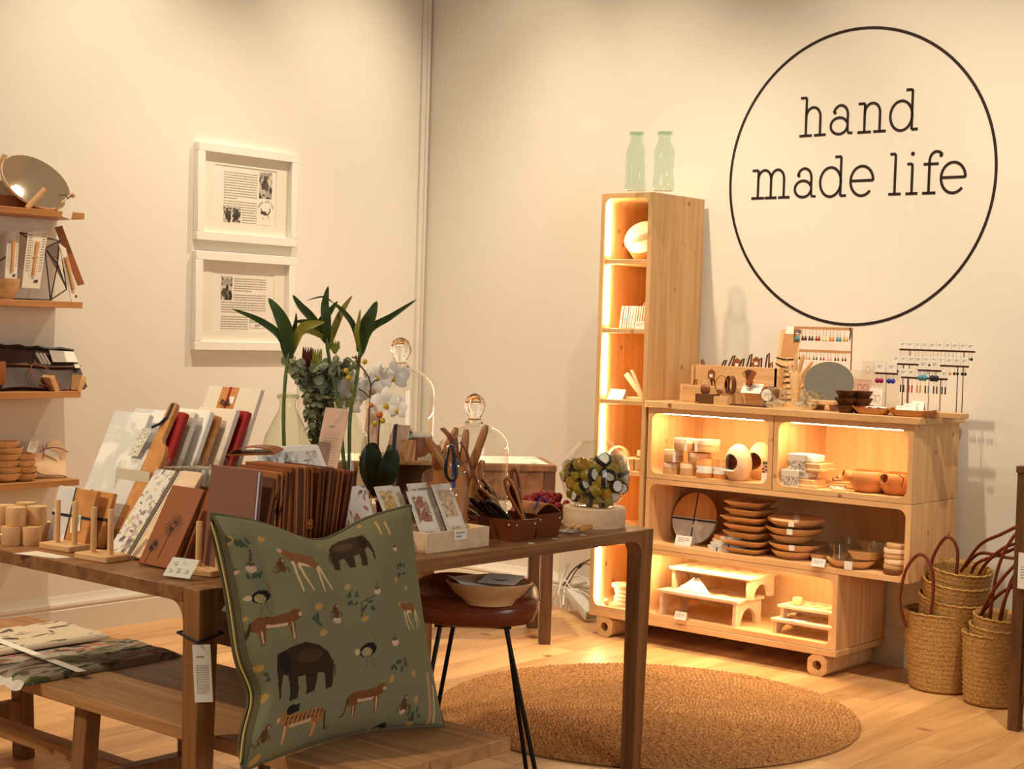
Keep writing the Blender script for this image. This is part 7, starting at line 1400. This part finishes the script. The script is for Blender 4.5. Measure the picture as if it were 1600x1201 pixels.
mn = min(y for x, y in hp); hp = [(x*.0058, (y-mn)*.0056) for x, y in hp]; m = M(); m.T = Matrix.Rotation(PI/2, 4, 'X'); m.prism(hp, -.014, 0); m.build('board', 'pale', t, bevel=.003)
m = M(); m.T = Matrix.Translation((.0, -.004, .10)) @ Matrix.Rotation(.45, 4, 'Y'); m.box((-.042, -.001, -.013), (.03, 0, .013)); m.build('tag', 'paper', t); m = M(); m.tube(curve_pts([(-.06, -.004, .118), (-.01, -.006, .13), (.03, -.012, .125), (.068, -.02, .105)]), .002, 5); m.build('cord', 'leather_red', t)

# ================================================================== folded tea towels on the bench
def towel_img(nu, nv, seed, base, dens, cols):
    rg = np.random.default_rng(seed); img = np.ones((nv+1, nu+1, 3))*np.array(base); yy, xx = np.mgrid[0:nv+1, 0:nu+1]
    for k in range(dens):
        cx, cy = rg.uniform(0, nu), rg.uniform(0, nv); a = rg.uniform(0, PI); rx = rg.uniform(2, 9); ry = rx*rg.uniform(.15, .5); u, v = xx-cx, yy-cy
        img[((u*math.cos(a)+v*math.sin(a))/rx)**2+((-u*math.sin(a)+v*math.cos(a))/ry)**2 < 1] = cols[rg.integers(len(cols))]
    return img
qs = [np.array(Z(*q, BZ)[:2]) for q in ((-60, 1078), (38, 1072), (282, 1024), (170, 1003))]    # front left, front corner, right, back
def towel(name, label, c4, z0, hgt, img, nu=110, nv=90, fold=True):
    t = thing(name, label, 'tea towel', (0, 0, 0), group='folded printed cloths on the bench')
    def fn(u, v, top=True):
        p = c4[0]*(1-u)*(1-v)+c4[1]*u*(1-v)+c4[2]*u*v+c4[3]*(1-u)*v; e = min(u, 1-u, v, 1-v); return (p[0], p[1], z0+hgt*min(1, (e*22)**.5)+.0015*math.sin(13*u+4*v))
    printed('cloth', fn, nu, nv, img, 'fabricprint', t); m = M(); m.grid(lambda u, v: (*((c4[0]*(1-u)*(1-v)+c4[1]*u*(1-v)+c4[2]*u*v+c4[3]*(1-u)*v)), z0), 4, 4); m.build('underside', 'linen', t); return t
fl = ((.05, .05, .04), (.08, .09, .05), (.30, .24, .18), (.16, .12, .09), (.40, .12, .08), (.12, .14, .06))
A1, A2, A3, A4 = [np.array(Z(*q, BZ)[:2]) for q in ((40, 1072), (284, 1026), (205, 1003), (-45, 1042))]
towel('tea_towel', 'folded dark floral tea towel lying across the bench', [A4, A1, A2, A3], BZ+.0005, .018, towel_img(110, 90, 3, (.38, .33, .27), 190, fl))
B1, B2, B3, B4 = [np.array(Z(*q, BZ+.018)[:2]) for q in ((-60, 1035), (174, 996), (95, 974), (-75, 1000))]
towel('tea_towel', 'folded cream tea towel with dark animal print at the back of the bench', [B4, B1, B2, B3], BZ+.019, .014, towel_img(110, 90, 8, (.66, .56, .42), 34, ((.10, .08, .06), (.16, .16, .08), (.12, .09, .07))))
b0, b1_ = Z(-8, 1000, BZ+.034), Z(128, 1049, BZ+.022); m = M(); d_ = Vector(b1_)-Vector(b0); n_ = Vector((-d_.y, d_.x, 0)).normalized()*.0135; a_ = Vector(b0); b_ = Vector(b1_); m.grid(lambda u, v: tuple(a_.lerp(b_, u)-n_+2*n_*v+Vector((0, 0, .001+.004*(1-u)))), 10, 2); tag(m.build('paper_band', 'paper', solid=.0008), 'cream paper band wrapped across the folded tea towels', 'paper band')
t = thing('cloth_fringe', 'frayed pale corner of cloth hanging at the bench end', 'cloth', (0, 0, 0)); m = M(); c_ = Vector(tuple(Z(28, 1070, BZ))); m.grid(lambda u, v: (c_.x-.13+.15*u, c_.y-.012*v+.006*math.sin(u*14), BZ+.012-.022*v+.003*math.sin(u*23+v*3)), 24, 5); m.build('cloth', 'linen', t, solid=.001, ang=70)

# ================================================================== printed cushion
CU = thing('green_cushion', 'large sage green scatter cushion printed with African animals, on the bench', 'cushion', (0, 0, 0))
cBL, cBR = np.array(Z(380, 1203, .422)), np.array(Z(693, 1134, .432)); cTL, cTR = np.array(X(331, 803, 3.125)), np.array(X(641, 790, 3.125))
cn = np.cross(cBR-cBL, cTL-cBL); cn /= np.linalg.norm(cn); N_ = 330
uu, vv = np.meshgrid(np.linspace(0, 1, N_+1), np.linspace(0, 1, N_+1))
def cush(u, v, side):
    # pillow: corners pulled out, edges drawn in, thick middle
    a = 4*u*(1-u); b = 4*v*(1-v); pin = .055
    us = u+(u-.5)*-pin*2*b*.9; vs_ = v+(v-.5)*-pin*2*a*.9
    us = us+.05*np.exp(-((v-.27)/.11)**2)*np.clip(1-u, 0, 1)**4
    vs_ = vs_-.085*np.exp(-((u-.48)/.2)**2)*v**3            # the karate-chop dent at the top
    p = (cBL*((1-us)*(1-vs_))[..., None]+cBR*(us*(1-vs_))[..., None]+cTR*(us*vs_)[..., None]+cTL*((1-us)*vs_)[..., None])
    th = .108*(np.clip(a*b, 0, 1)**.46)*(1-.25*np.exp(-((u-.48)/.16)**2)*v**2); wr = (.003*np.sin(u*16+3*np.sin(v*7))+.004*np.sin(14*(u+v)+2*np.sin(5*u))*np.exp(-(a*b-.25)**2/.05))*np.clip(a*b*2, 0, 1)
    th = th+.022*np.clip(1-u*9, 0, 1)*np.clip(b*3, 0, 1)
    return p+cn*(side*(th+wr))[..., None]
def poly_mask(P, U, V):
    P = np.asarray(P); inside = np.zeros(U.shape, bool); j = len(P)-1
    for i in range(len(P)):
        xi, yi = P[i]; xj, yj = P[j]; c_ = ((yi > V) != (yj > V)) & (U < (xj-xi)*(V-yi)/(yj-yi+1e-12)+xi); inside ^= c_; j = i
    return inside
img = np.ones((N_+1, N_+1, 3))*np.array(lin((116/255, 114/255, 86/255))); rg = np.random.default_rng(1); img *= (1+.05*(rg.random((N_+1, N_+1, 1))-.5))
# the photograph's pixel of every cushion point, so the print can be drawn in the flat cloth plane
# (cloth coordinates s to the right, t upward, both 0..1)
def ell(cx, cy, rx, ry, n=20, rot=0): return [(cx+rx*math.cos(2*PI*i/n)*math.cos(rot)-ry*math.sin(2*PI*i/n)*math.sin(rot), cy+rx*math.cos(2*PI*i/n)*math.sin(rot)+ry*math.sin(2*PI*i/n)*math.cos(rot)) for i in range(n)]
def stroke(pts, w0, w1=None):
    w1 = w0 if w1 is None else w1; P = [np.array(p, float) for p in pts]; L = []; R = []
    for i in range(len(P)):
        t_ = P[min(i+1, len(P)-1)]-P[max(i-1, 0)]; t_ /= np.linalg.norm(t_)+1e-9; n_ = np.array([-t_[1], t_[0]])*(w0+(w1-w0)*i/(len(P)-1))/2; L.append(P[i]+n_); R.append(P[i]-n_)
    return [tuple(p) for p in L]+[tuple(p) for p in R[::-1]]
def paint(P, col, jit=.12):
    k = poly_mask(P, uu, vv); c = np.array(lin([x/255 for x in col])); img[k] = c*(1+jit*(rg.random((k.sum(), 1))-.5)*2)
def elephant(cx, cy, s, flip=1, col=(52, 38, 24)):
    f = lambda P: [(cx+flip*s*x, cy+s*y) for x, y in P]
    paint(f([(-.42, .05), (-.36, .26), (-.2, .30), (-.1, .33), (.1, .36), (.28, .3), (.42, .16), (.46, -.05), (.44, -.34), (.33, -.36), (.3, -.12), (.2, -.1), (.14, -.34), (.02, -.36), (.0, -.1), (-.12, -.1), (-.1, -.38), (-.22, -.40), (-.26, -.05), (-.34, -.02), (-.39, -.18), (-.38, -.33), (-.41, -.33), (-.44, -.16)]), col, .25)
    paint(f(ell(-.27, .12, .09, .14)), tuple(int(c*.7) for c in col), .2); paint(f(ell(.12, .16, .2, .1)), tuple(min(255, int(c*1.35)) for c in col), .3); paint(f(stroke([(.45, .05), (.49, -.1), (.47, -.2)], .02)), col)
def cat_(cx, cy, s, flip=1, stripes=False, col=(112, 70, 38)):
    f = lambda P: [(cx+flip*s*x, cy+s*y) for x, y in P]; pale_ = (190, 160, 128)
    paint(f([(-.45, .12), (-.3, .2), (0, .18), (.28, .22), (.36, .28), (.48, .26), (.53, .14), (.46, .08), (.36, .04), (.34, -.3), (.27, -.32), (.24, -.05), (.0, -.04), (-.22, -.06), (-.26, -.32), (-.34, -.33), (-.36, -.1), (-.46, -.05)]), col, .35)
    paint(f([(-.2, -.04), (.2, -.03), (.24, .02), (-.2, .03)]), pale_); paint(f(stroke([(.30, .02), (.31, -.30)], .035)), pale_); paint(f(stroke([(-.30, -.08), (-.30, -.31)], .03)), pale_); paint(f(ell(.48, .16, .04, .045)), pale_); paint(f(stroke([(-.45, .1), (-.5, -.12), (-.56, -.26), (-.62, -.24)], .035)), (60, 44, 30))
    if stripes:
        for k in range(9): paint(f(stroke([(-.4+.085*k, .17), (-.38+.085*k, .02)], .02)), (40, 28, 20))
def antelope(cx, cy, s, flip=1):
    f = lambda P: [(cx+flip*s*x, cy+s*y) for x, y in P]; c = (128, 84, 52)
    paint(f([(-.42, .36), (-.36, .44), (-.22, .40), (.0, .42), (.22, .40), (.33, .25), (.36, .05), (.28, .02), (.18, .12), (-.08, .1), (-.2, .12), (-.3, .2), (-.38, .28)]), c, .3); paint(f(ell(-.44, .41, .05, .05)), (190, 150, 110)); paint(f([(-.18, .12), (.12, .12), (.05, .18), (-.15, .2)]), (205, 178, 140))
    for P in ([(-.26, .2), (-.25, -.1), (-.2, -.42)], [(-.16, .15), (-.1, -.1), (.02, -.4)], [(.26, .15), (.24, -.1), (.26, -.4)], [(.3, .2), (.36, -.08), (.46, -.36)]): paint(f(stroke(P, .07, .03)), (206, 176, 130))
def ostrich(cx, cy, s, flip=1):
    f = lambda P: [(cx+flip*s*x, cy+s*y) for x, y in P]; paint(f(ell(0, 0, .34, .2, 24, .25)), (28, 24, 28)); paint(f(ell(-.05, -.06, .2, .14)), (150, 138, 96), .4); paint(f(ell(-.4, -.02, .1, .09)), (190, 172, 130), .3); paint(f(stroke([(.28, .1), (.34, .28), (.24, .44), (.2, .5)], .05)), (130, 88, 60))
    for P in ([(-.05, -.18), (-.08, -.45), (-.16, -.6)], [(.1, -.18), (.16, -.45), (.26, -.56)]): paint(f(stroke(P, .03)), (120, 76, 56))
def monkey(cx, cy, s):
    c = (92, 58, 36); paint(ell(cx, cy, .5*s, .75*s, 16, .3), c, .35); paint(ell(cx+.3*s, cy+.85*s, .38*s, .36*s), c, .3); paint(ell(cx+.42*s, cy+.8*s, .2*s, .2*s), (176, 136, 104)); paint(stroke([(cx-.3*s, cy+.3*s), (cx-.8*s, cy-.1*s), (cx-.5*s, cy-.7*s)], .18*s), c); paint(stroke([(cx+.3*s, cy-.3*s), (cx+.9*s, cy-.2*s), (cx+.8*s, cy-.8*s)], .18*s), c); paint(stroke([(cx-.2*s, cy-.6*s), (cx-.9*s, cy-.9*s), (cx-1.2*s, cy-.4*s)], .12*s), c)
def blossom(cx, cy, s):
    paint(ell(cx, cy, .55*s, .5*s), (196, 166, 150), .25); paint(ell(cx, cy+.42*s, .5*s, .2*s), (84, 82, 56), .2); paint(stroke([(cx, cy+.5*s), (cx+.1*s, cy+1.4*s)], .1*s), (70, 50, 34))
def gold(cx, cy, s, r=0): paint(ell(cx, cy, .6*s, .42*s, 12, r), (172, 136, 76), .15)
def leafy(cx, cy, s):
    for k in range(7): paint(ell(cx+s*(rg.random()-.5)*1.6, cy+s*(rg.random()-.5)*1.2, .28*s, .13*s, 10, rg.random()*3), (64, 74, 58), .2)
# pixel -> cloth coordinates through the cushion's own plane
_c0, _eu, _ev = cBL, cBR-cBL, cTL-cBL
_P = cush(uu, vv, np.ones_like(uu)); _q = _P-C; _zz = _q@F; PXX = 800+FPX*(_q@RR)/_zz; PYY = 600.5-FPX*(_q@UU)/_zz
def uv(px, py):
    k = np.argmin((PXX-px)**2+(PYY-py)**2); i, j = divmod(int(k), N_+1); return j/N_, i/N_
elephant(*uv(475, 1043), .30); elephant(*uv(550, 862), .25, -1, (58, 42, 28)); cat_(*uv(431, 977), .215); cat_(*uv(570, 1092), .21); cat_(*uv(470, 1128), .22, -1, True, (150, 106, 60)); antelope(*uv(482, 893), .23); antelope(*uv(642, 962), .15)
ostrich(*uv(408, 932), .13); ostrich(*uv(575, 1015), .155); ostrich(*uv(585, 1142), .11)
for px, py, s in ((393, 887, .04), (590, 923, .034), (527, 968, .036), (618, 1003, .036), (617, 857, .026), (628, 1110, .032), (640, 1130, .03), (338, 900, .02)): blossom(*uv(px, py), s)
for px, py, s, r in ((355, 845, .036, 1), (408, 842, .03, .4), (498, 947, .036, .3), (506, 988, .034, .5), (543, 917, .034, .6), (570, 966, .034, .2), (404, 1045, .03, .3), (412, 1090, .03, 1), (612, 1060, .032, 1), (646, 1052, .03, 1.3), (619, 905, .026, 1), (634, 918, .024, .3), (650, 1092, .028, 1.2), (638, 1132, .028, .4), (398, 1188, .04, .6), (562, 822, .02, .2), (500, 852, .016, 0), (376, 970, .02, 1)): gold(*uv(px, py), s, r)
for px, py, s in ((378, 850, .06), (555, 935, .05), (570, 945, .05), (497, 966, .05), (625, 1045, .06), (625, 890, .05), (402, 1062, .04), (648, 1110, .05), (395, 900, .05)): leafy(*uv(px, py), s)
paint(stroke([uv(390, 858), uv(393, 875)], .008), (84, 56, 34)); paint(stroke([uv(585, 930), uv(565, 940), uv(566, 965)], .007), (84, 66, 44))
for px, py in ((440, 885), (413, 1150), (525, 955), (632, 1100)): monkey(*uv(px, py), .034)
for px in (586, 600): paint(stroke([uv(px, 815), uv(px+10, 835)], .012), (196, 160, 90))
paint(stroke([uv(668, 1050), uv(672, 1120), uv(662, 1142)], .02, .01), (176, 134, 100)); paint(stroke([uv(676, 1070), uv(676, 1130)], .012), (196, 160, 120)); paint(stroke([uv(465, 1100), uv(463, 1112)], .02), (30, 26, 24)); paint(ell(*uv(456, 1108), .02, .02), (30, 26, 24))
def fnA(side):
    g = cush(uu, vv, np.full_like(uu, side)); return lambda u, v: g[int(round(v*N_)), int(round(u*N_))]
printed('front_cover', fnA(1), N_, N_, img, 'fabricprint', CU)
K = 60; ub, vb = np.meshgrid(np.linspace(0, 1, K+1), np.linspace(0, 1, K+1)); gb = cush(ub, vb, np.full_like(ub, -1.0)); m = M(); m.grid(lambda u, v: gb[int(round(v*K)), int(round((1-u)*K))], K, K); m.build('back_cover', 'cushback', CU, ang=80)
edge = [gb[0, k] for k in range(K)]+[gb[k, K] for k in range(K)]+[gb[K, K-k] for k in range(K)]+[gb[K-k, 0] for k in range(K)]
m = M(); m.tube([tuple(p) for p in edge], .0055, 6, True); m.build('piping', 'cushback', CU); 
gf = cush(ub, vb, np.full_like(ub, 1.0)); m = M(); m.grid(lambda u, v: gf[int(round(v*K)), 0]*(1-u)+gb[int(round(v*K)), 0]*u, 2, K); m.build('gusset', 'cushback', CU, ang=80)
m = M(); m.tube([tuple((gf[k, 0]*.6+gb[k, 0]*.4)+(gf[k, 0]-gf[k, 3])*.25) for k in range(2, K-1)], .0022, 5); m.build('zip', 'stitch', CU)
m = M(); m.tube([tuple(gf[k, 0]) for k in range(K+1)], .004, 6); m.build('piping', 'cushback', CU)

# ================================================================== small pieces go one level down, under the part they sit on
SUB = {'rim': ('cup', 'globe', 'bucket', 'tube', 'body'), 'lip': ('body',), 'card_text': ('sheet', 'card'), 'card_heading': ('sheet',), 'card_print': ('backing_card',), 'label_text': ('label_card', 'round_label'), 'tag_mark': ('tag',), 'lid_label': ('lid',),
       'jar_label': ('jar',), 'stud': ('strap',), 'rivet': ('strap', 'body'), 'label_mark': ('label_band',), 'edge_stitch': ('band',), 'stitching': ('body',), 'page_edge': ('cover',), 'sticker': ('tag_body',), 'key_ring': ('loop',), 'binding': ('loop',), 'knob': ('dome',),
       'foot_rim': ('dome',), 'cup_recess': ('top_board',), 'fine_print': ('card',), 'logo_mark': ('card',), 'window_edge': ('card',), 'mark': ('sheet',), 'embossed_dandelions': ('front_cover',), 'clip_ring': ('strap',), 'split_ring': ('strap',), 'flower_lip': ('petal',), 'price_sticker': ('panel', 'disc'), 'bow': ('wood_strip',)}
I4 = Matrix.Identity(4)
for o in list(bpy.data.objects):
    k = o.name.split('.')[0]
    if k in SUB and o.parent and not o.parent.parent and o.parent.type == 'EMPTY':
        for want in SUB[k]:
            c = [s for s in o.parent.children if s is not o and s.name.split('.')[0] == want and s.matrix_basis == I4]
            if c: o.parent = c[0]; break
